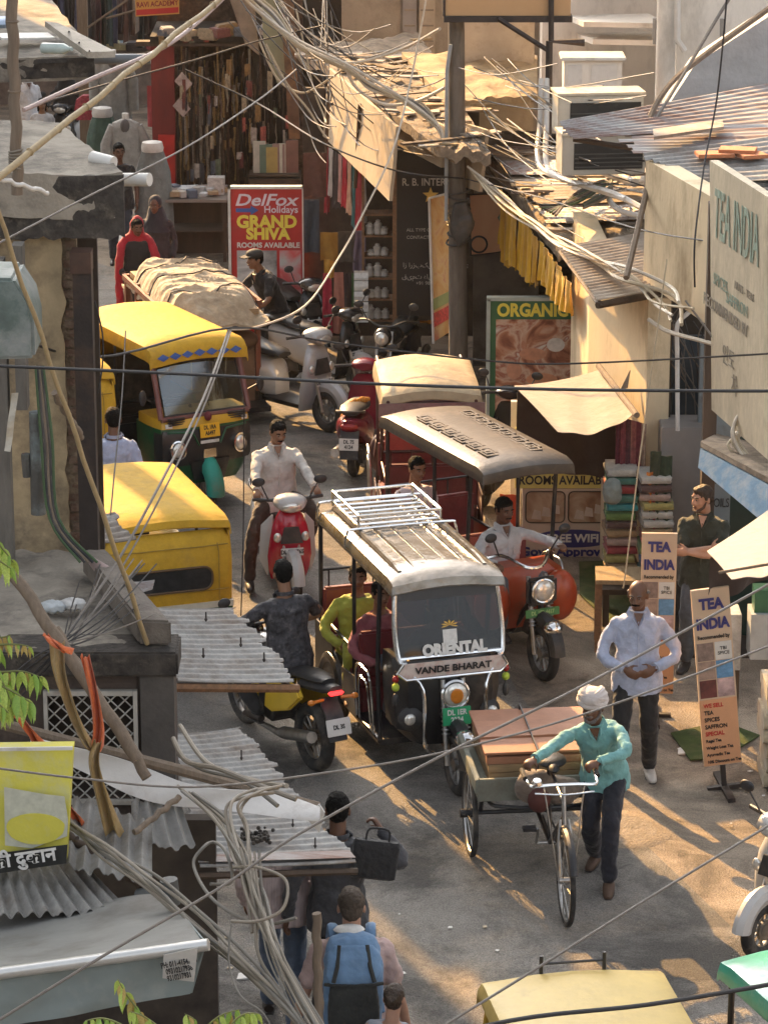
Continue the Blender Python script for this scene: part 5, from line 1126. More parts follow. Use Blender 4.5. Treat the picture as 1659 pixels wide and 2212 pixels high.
for k in range(46):
    px = random.uniform(385,640); py = random.uniform(110,370); w_ = random.uniform(5,13); a, b = D(px,py,Y-.12), D(px+w_,py+random.uniform(-2,2),Y-.12)
    hang(a, b, random.uniform(.10,.34), 'hanging_good', cloth(f'hung good {k % 8}', GD[k % 8], .35, 25), t, 1.0, .015, 4, .1, nx=5)
for k in range(16):
    c = D(random.uniform(340,600), random.uniform(62,92), Y-.02); obj('roof_clutter', MB().box(c, (random.uniform(.1,.5),random.uniform(.1,.3),random.uniform(.05,.18)), (0,random.uniform(-.2,.2),random.uniform(0,2))), cloth(f'hung good {k % 8}', GD[k % 8]), t, bevel=.015)
# table with goods
t = thing('market_table', 'long table of small boxes and trays in front of the jewellery shop', 'table', (X(430),45.4,0))
tw = (X(500)-X(362))/2
obj('tabletop', MB().bx(-tw,tw,-.35,.35,.86,.90), M('grey table cover', (.24,.20,.17), .7, 0, .15, 5, .1), t)
for q in (-1,1):
    for r in (-1,1): obj('leg', MB().bx(q*tw*.92-.025,q*tw*.92+.025,r*.3-.025,r*.3+.025,0,.86), DARKW, t)
obj('shelf', MB().bx(-tw*.95,tw*.95,-.3,.3,.42,.44).bx(-tw*.95,tw*.95,.28,.3,.0,.86), DARKW, t)
random.seed(11)
for k in range(26):
    x = -tw*.9+2*tw*.9*random.random(); c = random.choice(((.45,.42,.38),(.25,.2,.18),(.1,.12,.16),(.35,.25,.15),(.5,.5,.5)))
    o = obj('small_box', MB().box((0,0,.04), (random.uniform(.08,.2),random.uniform(.08,.2),random.uniform(.04,.12))), M(f'goods {c}', c, .6), None, bevel=.004); o.location = (t.location.x+x, 45.4+random.uniform(-.25,.25), .92); o.rotation_euler[2] = random.uniform(0,1.5)
    tag(o, {.45:'grey',.25:'brown',.1:'navy',.35:'tan',.5:'white'}[c[0]] + ' packet among the goods on the market table, ' + ('left half' if x < 0 else 'right half'), 'box', 'packets on the market table')
o = obj('carton', MB().bx(-.12,.12,-.1,.1,0,.24), M('white printed carton', (.5,.47,.44), .6, 0, .35, 25, 0)); o.location = (X(474),45.5,.905); tag(o, 'upright white printed carton standing on the market table', 'box')
for k in range(6):
    o = obj('book', MB().bx(-.09,.09,-.03,.03,0,random.uniform(.3,.5)), M(f'book {k}', ((.45,.42,.36),(.12,.18,.14),(.4,.3,.1),(.3,.2,.18),(.5,.48,.4),(.2,.1,.08))[k], .6)); o.location = (X(562+14*k),46.2,Z(365)); o.rotation_euler[2] = random.uniform(-.2,.2)
    tag(o, f'{["cream","dark green","ochre","brown","pale yellow","dark brown"][k]} folder standing in the shop behind the red hotel sign', 'folder', 'folders in the jewellery shop')
obj('shelf', MB().bx(X(540),X(650),46.0,46.4,Z(368),Z(364)).bx(X(540),X(650),45.95,46.4,Z(500),Z(372)), DARKW, bpy.data.objects['jewellery_shop'])
# garment dummies
def dummy(px, py, Y, h, col, label, top=True):
    b = D(px,py,Y); t = thing('dress_form', label, 'dress form', (b.x,Y,0), 0, 'dress forms outside the stalls')
    fm = cloth('form '+label[:14], col)
    if top:
        z = b.z; mb = MB(); rings = []
        for zz, a, c in ((-.95,.26,.17),(-.6,.24,.16),(-.3,.21,.14),(-.08,.22,.13),(.02,.19,.11),(.07,.08,.07)):
            rings.append([(a*cos(2*pi*k/24)*(1+.04*cos(9*2*pi*k/24)), c*sin(2*pi*k/24)*(1+.05*cos(8*2*pi*k/24)), z+zz) for k in range(24)])
        mb.loft(rings); obj('kurta', mb, fm, t)
        for q in (-1,1): obj('sleeve', MB().tube([(q*.18,0,z-.02),(q*.29,.0,z-.3),(q*.30,-.02,z-.75)], [.07,.085,.075], 10), fm, t)
        obj('neck', MB().rod((0,0,z+.03),(0,0,z+.16),.05), PVC, t); obj('collar_patch', MB().ball((0,-.10,z-.02),(.07,.05,.11),10,8), M('grey lining', (.12,.11,.11), .9), t)  # darker grey ball set in the neck opening
    else:
        z = b.z; rings = []
        for zz, a in ((0,.15),(-.12,.19),(-.3,.24),(-.8,.27),(-1.15,.28)):
            rings.append([(a*cos(2*pi*k/32)*(1+.04*cos(9*2*pi*k/32)), a*.75*sin(2*pi*k/32)*(1+.04*cos(9*2*pi*k/32)), z+zz) for k in range(32)])
        obj('skirt', MB().loft(rings), fm, t); obj('waist', MB().lathe([(.15,0),(.16,.05),(.14,.13),(.10,.14)], (0,0,z-.01)), PVC, t)
    obj('stand', MB().rod((0,0,0),(0,0,b.z),.025).lathe([(.26,0),(.24,.03),(.05,.06)],(0,0,0)), PVC, t)
dummy(272,268,46.6,1.5,(.30,.29,.27),'grey knitted kurta on a dress form in the middle of the stalls')
dummy(330,325,45.2,1.2,(.17,.18,.17),'dark grey skirt on a white waist form near the market table',False)
dummy(222,250,48.0,1.3,(.06,.11,.085),'green pleated skirt on a white waist form',False)
dummy(245,130,48.6,1.5,(.28,.28,.26),'pale grey pleated dress on a tall form behind the pipe')
o = hang(D(318,185,47), D(343,185,47), .6, 'hanging_bag', cloth('pink red bag cloth', (.4,.06,.07)), None, 1, .03); tag(o, 'small pink red patterned cloth hanging beside the grey dress', 'cloth')
o = obj('cloth_bag', MB().loft([[(D(188,240,49).x+a*w_, 49+b*.06, D(188,y_,49).z) for a, b in ((-1,-1),(1,-1),(1,1),(-1,1))] for y_, w_ in ((258,.16),(235,.18),(215,.15),(205,.05))]), cloth('red bag print', (.38,.06,.08), .5, 30)); tag(o, 'red patterned cloth bag hanging between the dark scooter and the dress forms', 'bag')
# far wall of stalls with hanging clothes
t = thing('clothes_stall', 'far clothes stall with rows of dark garments across the top of the street', 'stall')
obj('back_wall', MB().bx(-20,-1.2,62,62.2,0,11).bx(-12,-9.5,50,62,0,4), M('dark brown stall back', (.05,.035,.028), .9, 0, .3, 3, .2), t)  # back wall raised and widened out of view to shade the far road
random.seed(5)
for k in range(30):
    px = 10 + 345*k/30; c = random.choice(((.03,.03,.035),(.05,.06,.11),(.10,.05,.04),(.03,.05,.05),(.22,.18,.15),(.16,.03,.03)))
    a, b = D(px,-20+random.uniform(-10,12),57.5+random.random()), D(px+14,-20,57.5)
    hang(a, b, random.uniform(.7,1.1), 'garment', cloth(f'stall garment {c}', c), t, 1.3, .04)
obj('post', MB().bx(D(168,80,51).x, D(190,80,51).x, 51, 51.15, 0, 4.5), GREYWD, t); [obj('bar', MB().tube([D(*p), D(*q)],.02,6), GREYWD, t) for p, q in (((230,40,51),(330,12,51)),((190,60,51),(290,-10,51)),((240,130,50),(350,108,50)))]
obj('low_wall', MB().bx(-9.5,-4.2,58.6,58.8,0,1.0), M('stall counter cloth', (.20,.16,.14), .9, 0, .4, 5, .3), t)
random.seed(6)
for k in range(40):
    x = -8.6+5.2*random.random(); c = random.choice(((.5,.45,.4),(.45,.25,.08),(.35,.08,.1),(.2,.28,.35),(.1,.08,.08),(.55,.5,.3)))
    obj('folded_cloth', MB().box((x,58.7+random.uniform(-.1,.1),1.03+.05*random.random()), (random.uniform(.2,.45),.3,random.uniform(.06,.16))), cloth(f'stall pile {c}', c), t, bevel=.02)
t = thing('academy_sign', 'small orange and yellow academy sign hanging at the top of the street', 'sign')
a, b = D(294,36,47.5), D(388,30,47.5)
p_ = obj('panel', MB().prism([a, b, b+Vector((0,0,.42)), a+Vector((0,0,.42))], (0,.04,0)), M('orange sign print', (.60,.30,.06), .5, 0, .1, 6, 0), t)
obj('red_strip', MB().prism([a+Vector((.01,-.004,.02)), b+Vector((-.01,-.004,.02)), b+Vector((-.01,-.004,.10)), a+Vector((.01,-.004,.10))], (0,-.002,0)), RED, p_)
text('RAVI ACADEMY', .105, M('dark red print', (.25,.02,.02)), p_, plane_mt(a.lerp(b,.5)+Vector((0,-.005,.165)), b-a, (0,-1,0)), .002, bold=.003, sx=.82)
# background blocks at the top centre
t = thing('back_houses', 'beige and grey house fronts with closed shutters behind the stone shop roof', 'building')
obj('wall', MB().bx(-.6,2.2,46,46.3,0,6).bx(2.2,5,44,44.3,0,6), M('dusty beige wall', (.34,.28,.21), .85, 0, .15, 1.5, .2, dirt=(.17,.14,.11), da=.4, ds=1), t)
obj('dark_bay', MB().bx(-1.9,-.55,47,47.2,0,6), M('sooty bay', (.06,.05,.04), .9, 0, .4, 2, .3), t)  # bay in a plain dark tone
for (x0_, x1_, c) in ((870,900,(.30,.27,.25)),(905,940,(.42,.34,.25)),(1010,1040,(.45,.30,.17)),(1055,1110,(.40,.31,.20)),(1120,1150,(.48,.40,.28))):
    a, b = D(x0_,140,45.9), D(x1_,-30,45.9); yy = 45.93 if b.x < 2.15 else 43.93
    s_ = obj('shutter', MB().bx(a.x,b.x,yy,yy+.06,a.z,b.z), M(f'shutter {x0_}', c, .7, 0, .15, 3, .1, dirt=(.2,.16,.12), da=.3), t)
    for k in range(7): obj('rail', MB().bx(a.x+.02,b.x-.02,yy-.012,yy-.001,a.z+.1+.22*k,a.z+.125+.22*k), M('shutter rail', (.25,.2,.15)), s_)
t = thing('tilted_boards', 'tall greenish and brown boards leaning against the jewellery shop corner', 'boards')
obj('board', MB().prism([D(602,188,43.5), D(625,140,43.5), D(598,-60,43.5), D(560,-60,43.5), D(570,95,43.5)], (0,.08,0)), M('greenish board', (.28,.28,.17), .8, 0, .15, 3, .2), t)
obj('board', MB().prism([D(625,300,43.3), D(648,300,43.3), D(632,-60,43.3), D(602,-60,43.3)], (0,.08,0)), M('brown board', (.14,.085,.05), .8, 0, .35, 4, .2, dirt=(.35,.2,.08), da=.4), t)
obj('board', MB().prism([D(530,95,43.7), D(560,120,43.7), D(545,-50,43.7), D(480,-50,43.7)], (0,.06,0)), M('grey brown board', (.20,.16,.12), .8, 0, .35, 4, .2), t)
# ---------------------------------------------------------------- left side: concrete canopies, wall, pillar
def slab(name_label, px4, z, th, rag=.05, mat=CONC, sub=16):
    p = [G(a, b, z) for a, b in px4]; t = thing('concrete_canopy', name_label, 'canopy')
    def fn(u, v):
        q = p[0].lerp(p[1], u).lerp(p[3].lerp(p[2], u), v)
        q += Vector((rag*.6*noise.noise(q*3), rag*.6*noise.noise(q*3+Vector((7,0,0))), .035*noise.noise(q*2.2)+.015*noise.noise(q*9))) ; return q
    obj('slab', MB().grid(sub*2, sub, fn, th, (0,0,1)), mat, t); return t
t = slab('lower broken concrete canopy over the tan wall at the left', [(-60,378),(268,372),(130,262),(-60,262)], 5.78, .30)
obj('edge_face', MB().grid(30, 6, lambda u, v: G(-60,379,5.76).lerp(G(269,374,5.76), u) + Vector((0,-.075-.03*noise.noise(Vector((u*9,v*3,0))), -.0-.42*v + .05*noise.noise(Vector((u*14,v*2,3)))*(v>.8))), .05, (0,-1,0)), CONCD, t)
t = slab('upper weathered concrete canopy at the top left with litter on it', [(-60,128),(205,118),(60,-70),(-60,-70)], 5.72, .2)
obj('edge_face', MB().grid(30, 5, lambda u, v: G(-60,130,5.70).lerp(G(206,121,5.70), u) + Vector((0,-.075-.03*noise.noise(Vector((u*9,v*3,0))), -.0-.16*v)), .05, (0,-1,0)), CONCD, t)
a = [G(110,62,5.80), G(240,122,5.80), G(205,124,5.80), G(95,62,5.80)]
obj('coping', MB().prism([G(98,58,5.82), G(128,62,5.82), G(250,124,5.82), G(190,126,5.82)], (0,0,.05)), M('pale coping', (.46,.41,.34), .9, 0, .15, 4, .3, dirt=(.2,.17,.13), da=.3), t)
for px, py in ((150,98),(172,122),(194,140)): obj('bolt', MB().rod(G(px,py-30,5.86), G(px,py-30,5.94), .008, 5), IRON, t)
o = obj('grey_pipe', MB().rod(D(205,128,26.2), D(326,127,26.2), .042, 14), M('grey pipe', (.14,.15,.16), .4, 0, .15, 6, .05)); tag(o, 'thick grey plastic pipe sticking out from the upper concrete canopy', 'pipe')
for px0, px1, py, lb in ((200,246,340,'white pipe stub, upper one beside the lower canopy'),(255,324,388,'white pipe stub sticking out of the lower canopy edge')):
    o = obj('pipe_stub', MB().rod(D(px0,py,21.5), D(px1,py+(12 if px0 < 210 else 0),21.4), .045, 14), PVC); tag(o, lb, 'pipe')
bt_ = MB(); bt_.lathe([(.03,-.14),(.045,-.13),(.045,.08),(.02,.13),(.018,.16)], G(122,105,5.86), (.8,-.5,.05), 14)
o = obj('plastic_bottle', bt_, M('clouded plastic', (.45,.52,.48), .3, 0, .15, 9, 0)); tag(o, 'crumpled clear plastic bottle lying on the upper concrete canopy', 'bottle')
o = obj('white_card', MB().box(G(55,78,5.80), (.45,.3,.015), (0,.03,.3)), WHITE); tag(o, 'flat white card lying on the upper concrete canopy', 'card')
o = obj('blue_wrapper', MB().ball(G(5,48,5.82), (.12,.15,.05), 10, 6), M('pale blue plastic', (.38,.46,.58), .5, 0, .2, 9, .3)); tag(o, 'pale blue plastic wrapper on the upper concrete canopy by the pole', 'wrapper')
p0_ = D(166,800,21.1).x
t = thing('plaster_wall', 'tan plastered side wall with a broken brick edge and a dark iron pillar', 'wall')
w0, w1 = D(-80,800,21.3), D(147,800,21.3); zb = 3.1
obj('plaster', MB().grid(30, 40, lambda u, v: (w0.x+(w1.x-w0.x-.02+.03*noise.noise(Vector((0,v*14,3)))*1.5)*u, 21.3+.02*noise.noise(Vector((u*5,v*9,0))), zb+v*(5.45-zb)), .3, (0,-1,0)), PLASTER, t)
obj('mortar', MB().bx(w1.x-.05,p0_,21.33,21.40,zb,5.45), M('crumbling mortar', (.20,.15,.10), .95, 0, .5, 14, 1.0, 30), t)
random.seed(3)
for k in range(34):
    z = zb + .02 + k*.068
    obj('brick', MB().box((w1.x+.03+random.uniform(-.015,.03), 21.39+random.uniform(-.015,.012), z+.03), (.10+random.uniform(-.05,.02), .14, .05), (random.uniform(-.03,.03),0,random.uniform(-.05,.05))), BRICKM, t)
p0 = D(166,800,21.1).x; p1 = D(206,800,21.1).x
obj('pillar', MB().bx(p0,p1,21.0,21.14,2.4,D(185,565,21).z), IRON, t); obj('pillar_cap', MB().bx(p0-.012,p1+.002,20.98,21.16,D(185,590,21).z,D(185,545,21).z), M('brown iron', (.07,.035,.022), .6, 0, .3, 9, .2), t)
obj('lintel', MB().bx(w0.x,D(180,460,21.2).x,21.15,21.5,D(100,485,21.2).z,D(100,455,21.2).z), M('reddish lintel', (.10,.05,.035), .8, 0, .35, 6, .3), t)
obj('inner_dark', MB().bx(w1.x-.05,p1-.02,21.7,21.75,3,5.5), INSHADE, t)  # dark sheet painted as the shade behind the brick edge
obj('concrete_post', MB().bx(D(27,600,20.6).x,D(51,600,20.6).x,20.6,20.75,4.3,5.4).bx(D(2,1000,20.6).x-.1,D(22,1000,20.6).x,20.62,20.75,3.2,5.3), M('dark post', (.15,.135,.115), .9, 0, .3, 5, .3, stretch=(2,2,.4)), t)
GCAB = M('green cable', (.05,.09,.035), .6); 
for k in range(5): obj('cable', MB().tube(smooth_path([D(78+4*k,790,20.4), D(90+6*k,950,20.3), D(108+5*k,1120,20.2), D(175+9*k,1215,20.1)], 5), .010, 6), [GCAB,DARK,GREYWD,DARK,GCAB][k], t)
obj('drain_pipe', MB().rod(D(80,890,20.4), D(84,1110,20.4), .05, 10).rod(D(56,980,20.4),D(60,1030,20.4),.03,8), M('dark drain pipe', (.09,.085,.075), .7, 0, .3, 6, .2, dirt=(.25,.3,.3), da=.3), t)
t = thing('tin_hood', 'rounded grey green metal hood sticking in from the left edge', 'hood')
hr = []
for px, py in ((-60,600),(30,602),(62,650),(74,700),(76,775),(-60,780)): hr.append(D(px,py,19.2))
obj('shell', MB().prism(hr, (0,.5,0)), M('grey green metal', (.13,.17,.155), .6, .1, .3, 4, .2, 40, dirt=(.27,.28,.27), da=.4, ds=2), t, bevel=.02)
o = obj('rag', MB().grid(4, 10, lambda u, v: D(10+14*u+16*(1-v), 850+125*v, 20.0)+Vector((0,.02*sin(9*v+u),0)), .004, (0,-1,0)), cloth('torn white rag', (.5,.46,.38))); tag(o, 'torn pale paper rag stuck between the cables at the left', 'rag')
# ---------------------------------------------------------------- lower left house
t = thing('low_house', 'low flat roofed house with a white diamond lattice window at the lower left', 'building')
RZ = 3.2
obj('roof', MB().grid(30, 20, lambda u, v: G(-120,1405,RZ).lerp(G(372,1400,RZ), u).lerp(G(-120,1190,RZ).lerp(G(215,1190,RZ), u), v) + Vector((0,0,.03*noise.noise(Vector((u*9,v*7,0))))), .2, (0,0,1)), CONC, t)
obj('parapet', MB().prism([G(300,1392,RZ+.02), G(372,1395,RZ+.02), G(232,1235,RZ+.02), G(180,1238,RZ+.02)], (0,0,.16)), M('parapet cement', (.17,.145,.12), .92, 0, .25, 4, .5, dirt=(.07,.055,.045), da=.4), t, bevel=.015)
fy = G(200,1405,RZ).y
xa, xb = D(-80,1500,fy).x, D(377,1500,fy).x; zw = lambda py: D(200,py,fy).z; wx = lambda px: D(px,1560,fy).x
BRW = M('dark brown painted wall', (.060,.043,.034), .85, 0, .3, 3, .3, 25, dirt=(.16,.125,.09), da=.3)
obj('wall', MB().bx(xa,wx(98),fy,fy+.25,0,zw(1425)).bx(wx(300),xb,fy,fy+.25,0,zw(1425)).bx(wx(98)+.002,wx(300)-.002,fy,fy+.25,zw(1488),zw(1425)).bx(wx(98)+.002,wx(300)-.002,fy,fy+.25,0,zw(1720)), BRW, t)
obj('cornice', MB().bx(xa,xb+.03,fy-.07,fy+.3,zw(1455),zw(1402)), CONCD, t, bevel=.015)
obj('corner_pillar', MB().bx(wx(306),xb+.002,fy-.035,fy-.003,0,zw(1456)), M('dark grey pillar', (.085,.075,.066), .85, 0, .25, 3, .3, 25, dirt=(.05,.035,.03), da=.35), t)
obj('room_dark', MB().bx(wx(90),wx(310),fy+.3,fy+.34,1.2,RZ-.1), INSHADE, t)  # near-black sheet paints the unlit room behind the lattice
wo = obj('window_frame', MB().bx(wx(97),wx(105),fy-.03,fy+.02,zw(1735),zw(1490)).bx(wx(290),wx(299),fy-.03,fy+.02,zw(1735),zw(1490)).bx(wx(105)+.002,wx(290)-.002,fy-.03,fy+.02,zw(1500),zw(1490)).bx(wx(105)+.002,wx(290)-.002,fy-.03,fy+.02,zw(1735),zw(1725)), M('chipped white paint', (.42,.39,.34), .7, 0, .15, 9, .15, dirt=(.15,.1,.07), da=.35), t)
gr = MB(); W0, W1, Z0, Z1 = wx(105), wx(290), zw(1725), zw(1500); st = .088
k = -40
while k < 40:
    for s in (1,-1):
        c = W0 + k*st; pts = []
        z_at = lambda x: (Z0 + (x-c)*s) if s > 0 else (Z1 - (x-c))
        xs = [max(W0, c), min(W1, c+(Z1-Z0))]
        if xs[1] > xs[0]+.01: gr.rod((xs[0], fy-.005-.004*s, z_at(xs[0])), (xs[1], fy-.005-.004*s, z_at(xs[1])), .0052, 4)
    k += 1
obj('lattice', gr, M('grey lattice paint', (.36,.34,.30), .6), wo)
# ---------------------------------------------------------------- corrugated sheets over the left pavement
t = thing('tin_awning', 'upper grey corrugated awning sloping out over the yellow motorbike', 'awning')
a4 = [G(375,1470,2.52), G(645,1472,2.38), G(505,1312,2.42), G(300,1312,2.56)]
corr(a4[0], a4[1], a4[2], a4[3], 15, .010, TIN, 'tin_sheet', t, jag=.04)
obj('edge_beam', MB().tube([a4[0]-Vector((0,0,.05)), a4[1]-Vector((0,0,.05))], .03, 6), WOOD, t); obj('edge_beam', MB().tube([a4[1]-Vector((.05,0,.06)), a4[2]-Vector((.05,0,.06))], .025, 6), DARKW, t)
for f, g in ((.35,.3),(.75,.45),(.85,.25),(.6,.8)):
    q = a4[0].lerp(a4[1], f).lerp(a4[3].lerp(a4[2], f), g); obj('roof_nail', MB().rod(q, q+Vector((0,0,.07)), .006, 5).ball(q+Vector((0,0,.015)), .012, 6, 4), IRON, t)
t = thing('tin_awning', 'lower grey corrugated awning with rust along its front edge above the walking men', 'awning')
b4 = [G(430,1872,2.22), G(772,1862,2.14), G(520,1570,2.22), G(375,1585,2.34)]
corr(b4[0], b4[1], b4[2], b4[3], 26, .009, TIN, 'tin_sheet', t, jag=.04)
obj('rust_edge', MB().grid(20, 2, lambda u, v: b4[0].lerp(b4[1], u).lerp(b4[3].lerp(b4[2], u), .012+.05*v) + Vector((0,0,.018)), .003, (0,0,1)), RUST, t)
for f, g in ((.8,.1),(.75,.25),(.72,.4),(.7,.75)):
    q = b4[0].lerp(b4[1], f).lerp(b4[3].lerp(b4[2], f), g); obj('roof_nail', MB().rod(q, q+Vector((0,0,.07)), .005, 5).ball(q+Vector((0,0,.015)), .010, 6, 4), IRON, t)
q = G(550,1805,2.25); random.seed(8); db_ = MB()
for k in range(60): db_.ball((q.x+random.gauss(0,.05), q.y+random.gauss(0,.06), 2.235+.02*random.random()), random.uniform(.008,.018), 5, 4)
o = obj('dirt_pile', db_, CONCD); o['kind'] = 'stuff'
obj('edge_beam', MB().tube([b4[0]-Vector((0,0,.06)), b4[1]-Vector((0,0,.06))], .022, 6), DARKW, t)
t = thing('tin_awning', 'small torn corrugated strips beside the iron pillar over the yellow rickshaw', 'awning')
corr(D(205,1172,22.5), D(290,1165,22.4), D(250,1105,23.2), D(205,1110,23.2), 5, .012, TIN, 'tin_sheet', t, jag=.04)
corr(G(255,1285,2.75), G(330,1272,2.72), G(335,1252,2.75), G(262,1255,2.75), 3, .012, RUST, 'tin_sheet', t)
t = thing('tin_roof', 'crumpled grey corrugated sheets piled behind the yellow shop sign', 'roof')
c4 = [G(-60,1985,2.66), G(278,1962,2.62), G(165,1840,2.72), G(-60,1860,2.72)]
corr(c4[0], c4[3], c4[2], c4[1], 11, .02, TIN, 'tin_sheet', t, jag=.02)
d4 = [G(290,1830,2.62), G(425,1830,2.55), G(385,1712,2.75), G(285,1735,2.75)]
corr(d4[0], d4[3], d4[2], d4[1], 4, .018, M('dull grey tin', (.22,.215,.20), .6, .1, .25, 4, .2, dirt=(.10,.085,.07), da=.45), 'tin_sheet', t, jag=.03)
e4 = [G(140,1870,2.8), G(330,1905,2.7), G(330,1780,2.75), G(160,1720,2.8)]
corr(e4[0], e4[3], e4[2], e4[1], 6, .018, M('dull grey tin', (.22,.215,.20)), 'tin_sheet', t, jag=.03)
obj('under_dark', MB().bx(-3.2,-1.0,17.9,18.0,0,2.5), INSHADE, t)  # dark panel stands in for shade under the tin sheets
# white strip cloth on a beam
t = thing('white_tarpaulin', 'long white tarpaulin strip sagging along a wooden beam above the tin sheets', 'tarpaulin')
s0, s1, s2 = D(70,1585,17.9), D(385,1672,17.7), D(692,1738,17.6)
obj('beam', MB().tube([D(-30,1555,18.0), s1+Vector((0,.02,.02)), D(690,1745,17.65)], .035, 8), GREYWD, t)
def tarp(u, v):
    a = s0.lerp(s1, u*2) if u < .5 else s1.lerp(s2, u*2-1)
    dpt = (.085 + .045*sin(pi*u)) * (1 - .55*max(0,u-.7)/.3)
    return a + Vector((0,-.05-.10*v-.03*sin(13*u+3*v), -dpt*v + .02*sin(9*u+v)))
obj('sheet', MB().grid(40, 8, tarp, .006, (0,-1,0)), cloth('white tarpaulin', (.58,.56,.53), .08, 3, .25, 9, dirt=(.33,.28,.24), da=.25), t)
obj('sheet_corner', MB().prism([D(690,1738,17.62), D(702,1756,17.62), D(690,1800,17.62), D(655,1760,17.6)], (0,.02,0)), cloth('white tarpaulin', (.58,.56,.53)), t)
# yellow shop sign
t = thing('yellow_sign', 'yellow hindi shop sign with a torn paper circle at the left edge', 'sign')
n_ = Vector((.10,-1,.18)).normalized()
y4 = [D(-160,1905,16.6), D(144,1862,16.5), D(158,1618,16.6), D(-160,1622,16.7)]
YSG = M('faded yellow sign', (.60,.54,.075), .6, 0, .08, 5, .1, dirt=(.52,.50,.24), da=.3, ds=4)
po = obj('panel', MB().prism(y4, (0,.12,.0)), YSG, t)
yq = lambda px, py, o_=.006: D(px,py,16.54-o_)
obj('black_band', MB().prism([D(-160,1910,16.56), D(144.5,1864,16.46), D(147,1824,16.46), D(-160,1862,16.56)], (0,-.006,0)), M('black print', (.02,.02,.018), .5, 0, .2, 9, 0), po)
obj('top_edge', MB().prism([D(-160,1624,16.66), D(158,1619,16.56), D(158,1612,16.56), D(-160,1616,16.66)], (0,-.01,0)), PVC, po)
cc = [yq(78+63*cos(a)+3*noise.noise(Vector((cos(a)*3,sin(a)*3,0))), 1785+38*sin(a)+38*max(0,-sin(a))*.25, .035) for a in [2*pi*k/30 for k in range(30)]]
wp = [yq(12,1722,.02),yq(12,1828,.02),yq(90,1838,.025),yq(146,1815,.03),yq(146,1770,.03)]
obj('torn_paper', MB().prism([yq(10,1700,.03),yq(12,1826,.03),yq(70,1832,.035),yq(146,1806,.04),yq(148,1770,.04),yq(140,1720,.04),yq(100,1716,.035)], (0,-.002,0)), M('torn paper', (.48,.48,.38), .7, 0, .15, 20, .1), po)
obj('paper_circle', MB().prism(cc, (0,-.008,0)), YSG, po)
text('की दुकान', .105, WHITE, po, plane_mt(D(52,1855,16.43), D(144,1846,16.42)-D(0,1862,16.44), (.05,-1,.1)), .003, bold=.003)
# grey box awning
t = thing('box_awning', 'grey vinyl box awning with a shiny metal bar over the stall at the lower left', 'awning')
VIN = M('grey vinyl', (.225,.225,.21), .6, 0, .12, 2, .25, 9, dirt=(.11,.095,.08), da=.45, ds=1.1); VINF = M('blue grey vinyl front', (.21,.25,.245), .6, 0, .1, 3, .25, 7, dirt=(.30,.32,.30), da=.3)
v0, v1, v2, v3 = D(-200,2125,15.1), D(443,2035,14.9), D(355,1930,16.4), D(-200,1990,16.6)
obj('top', MB().grid(30, 12, lambda u, v: v0.lerp(v1,u).lerp(v3.lerp(v2,u),v) + Vector((0,0,-.05*sin(pi*v)*sin(pi*min(1,u*1.0)) - .02*noise.noise(Vector((u*5,v*4,0))))), .01, (0,0,1)), VIN, t)
w2, w3 = D(412,2145,14.95), D(-200,2260,15.1)
obj('front', MB().grid(30, 10, lambda u, v: v0.lerp(v1,u).lerp(w3.lerp(w2,u),v) + Vector((0,-.012*sin(17*u+4*v)-.015*noise.noise(Vector((u*7,v*4,3))),0)), .008, (0,-1,0)), VINF, t)
obj('metal_bar', MB().tube([v0+Vector((0,-.03,.0)), v1+Vector((.02,-.03,.0))], .032, 12), M('pale metal bar', (.60,.60,.58), .3, .6, .1, 8, .03), t)
obj('roller', MB().rod(D(300,1935,16.5), D(372,1925,16.4), .04, 10).rod(D(365,1900,16.4), D(372,1952,16.4), .05, 10), M('dark roller', (.08,.085,.085), .5), t)
obj('side_flap', MB().prism([v1, v2, D(418,2060,15.9), w2], (.01,0,0)), VINF, t)
pa = [D(355,2040,14.86), D(438,2024,14.84), D(420,2118,14.86), D(352,2112,14.88)]
pp_ = obj('paper_label', MB().prism([D(354,2062,14.86), D(428,2046,14.82), D(420,2120,14.84), D(352,2112,14.87)], (0,-.006,0)), M('worn white label', (.46,.44,.40), .7, 0, .12, 9, .05), t)
for k, s_ in enumerate(('PH: 011-41547531','09310217938','9310217931')): text(s_, .040, INK, pp_, plane_mt(D(388,2080+15*k,14.83), Vector((v1-v0).xyz), (0,-1,.1)), .002, bold=.001, sx=.62)
obj('stall_dark', MB().bx(-2.4,-.95,15.3,16.3,0,1.75), INSHADE, t)  # solid dark block in place of the shaded stall inside
# ---------------------------------------------------------------- vehicles in the street
auto_rickshaw('green and yellow auto rickshaw with blue diamonds on its brow, coming towards the camera', (-2.36,33.62,0), .50, .92, reg='DL 1RA\nA6497').scale = (.87,.92,1.05)
auto_rickshaw('yellow auto rickshaw seen from behind next to the tin awning, dark rear window showing', (-2.25,28.24,0), pi+.33, .90)
auto_rickshaw('yellow auto rickshaw half hidden behind the iron pillar, beside the green one', (-3.72,33.3,0), pi+.33, .95)
auto_rickshaw('yellow auto rickshaw cut off at the bottom edge, roof rail on its top', (1.26,17.12,0), pi+.16, .88, roof=M('dull rickshaw yellow', (.56,.40,.12), .5, 0, .12, 3, .2, 16, dirt=(.40,.28,.10), da=.25), rack=True)
erickshaw('black electric rickshaw with chrome roof rack and lettering across its windscreen', (.235,25.8,0), .30, M('silver vinyl roof', (.25,.235,.21), .2, .5, .3, 5, .35, 7, dirt=(.10,.085,.065), da=.4, ds=3), BLACK, 'screen', roofz=1.80)
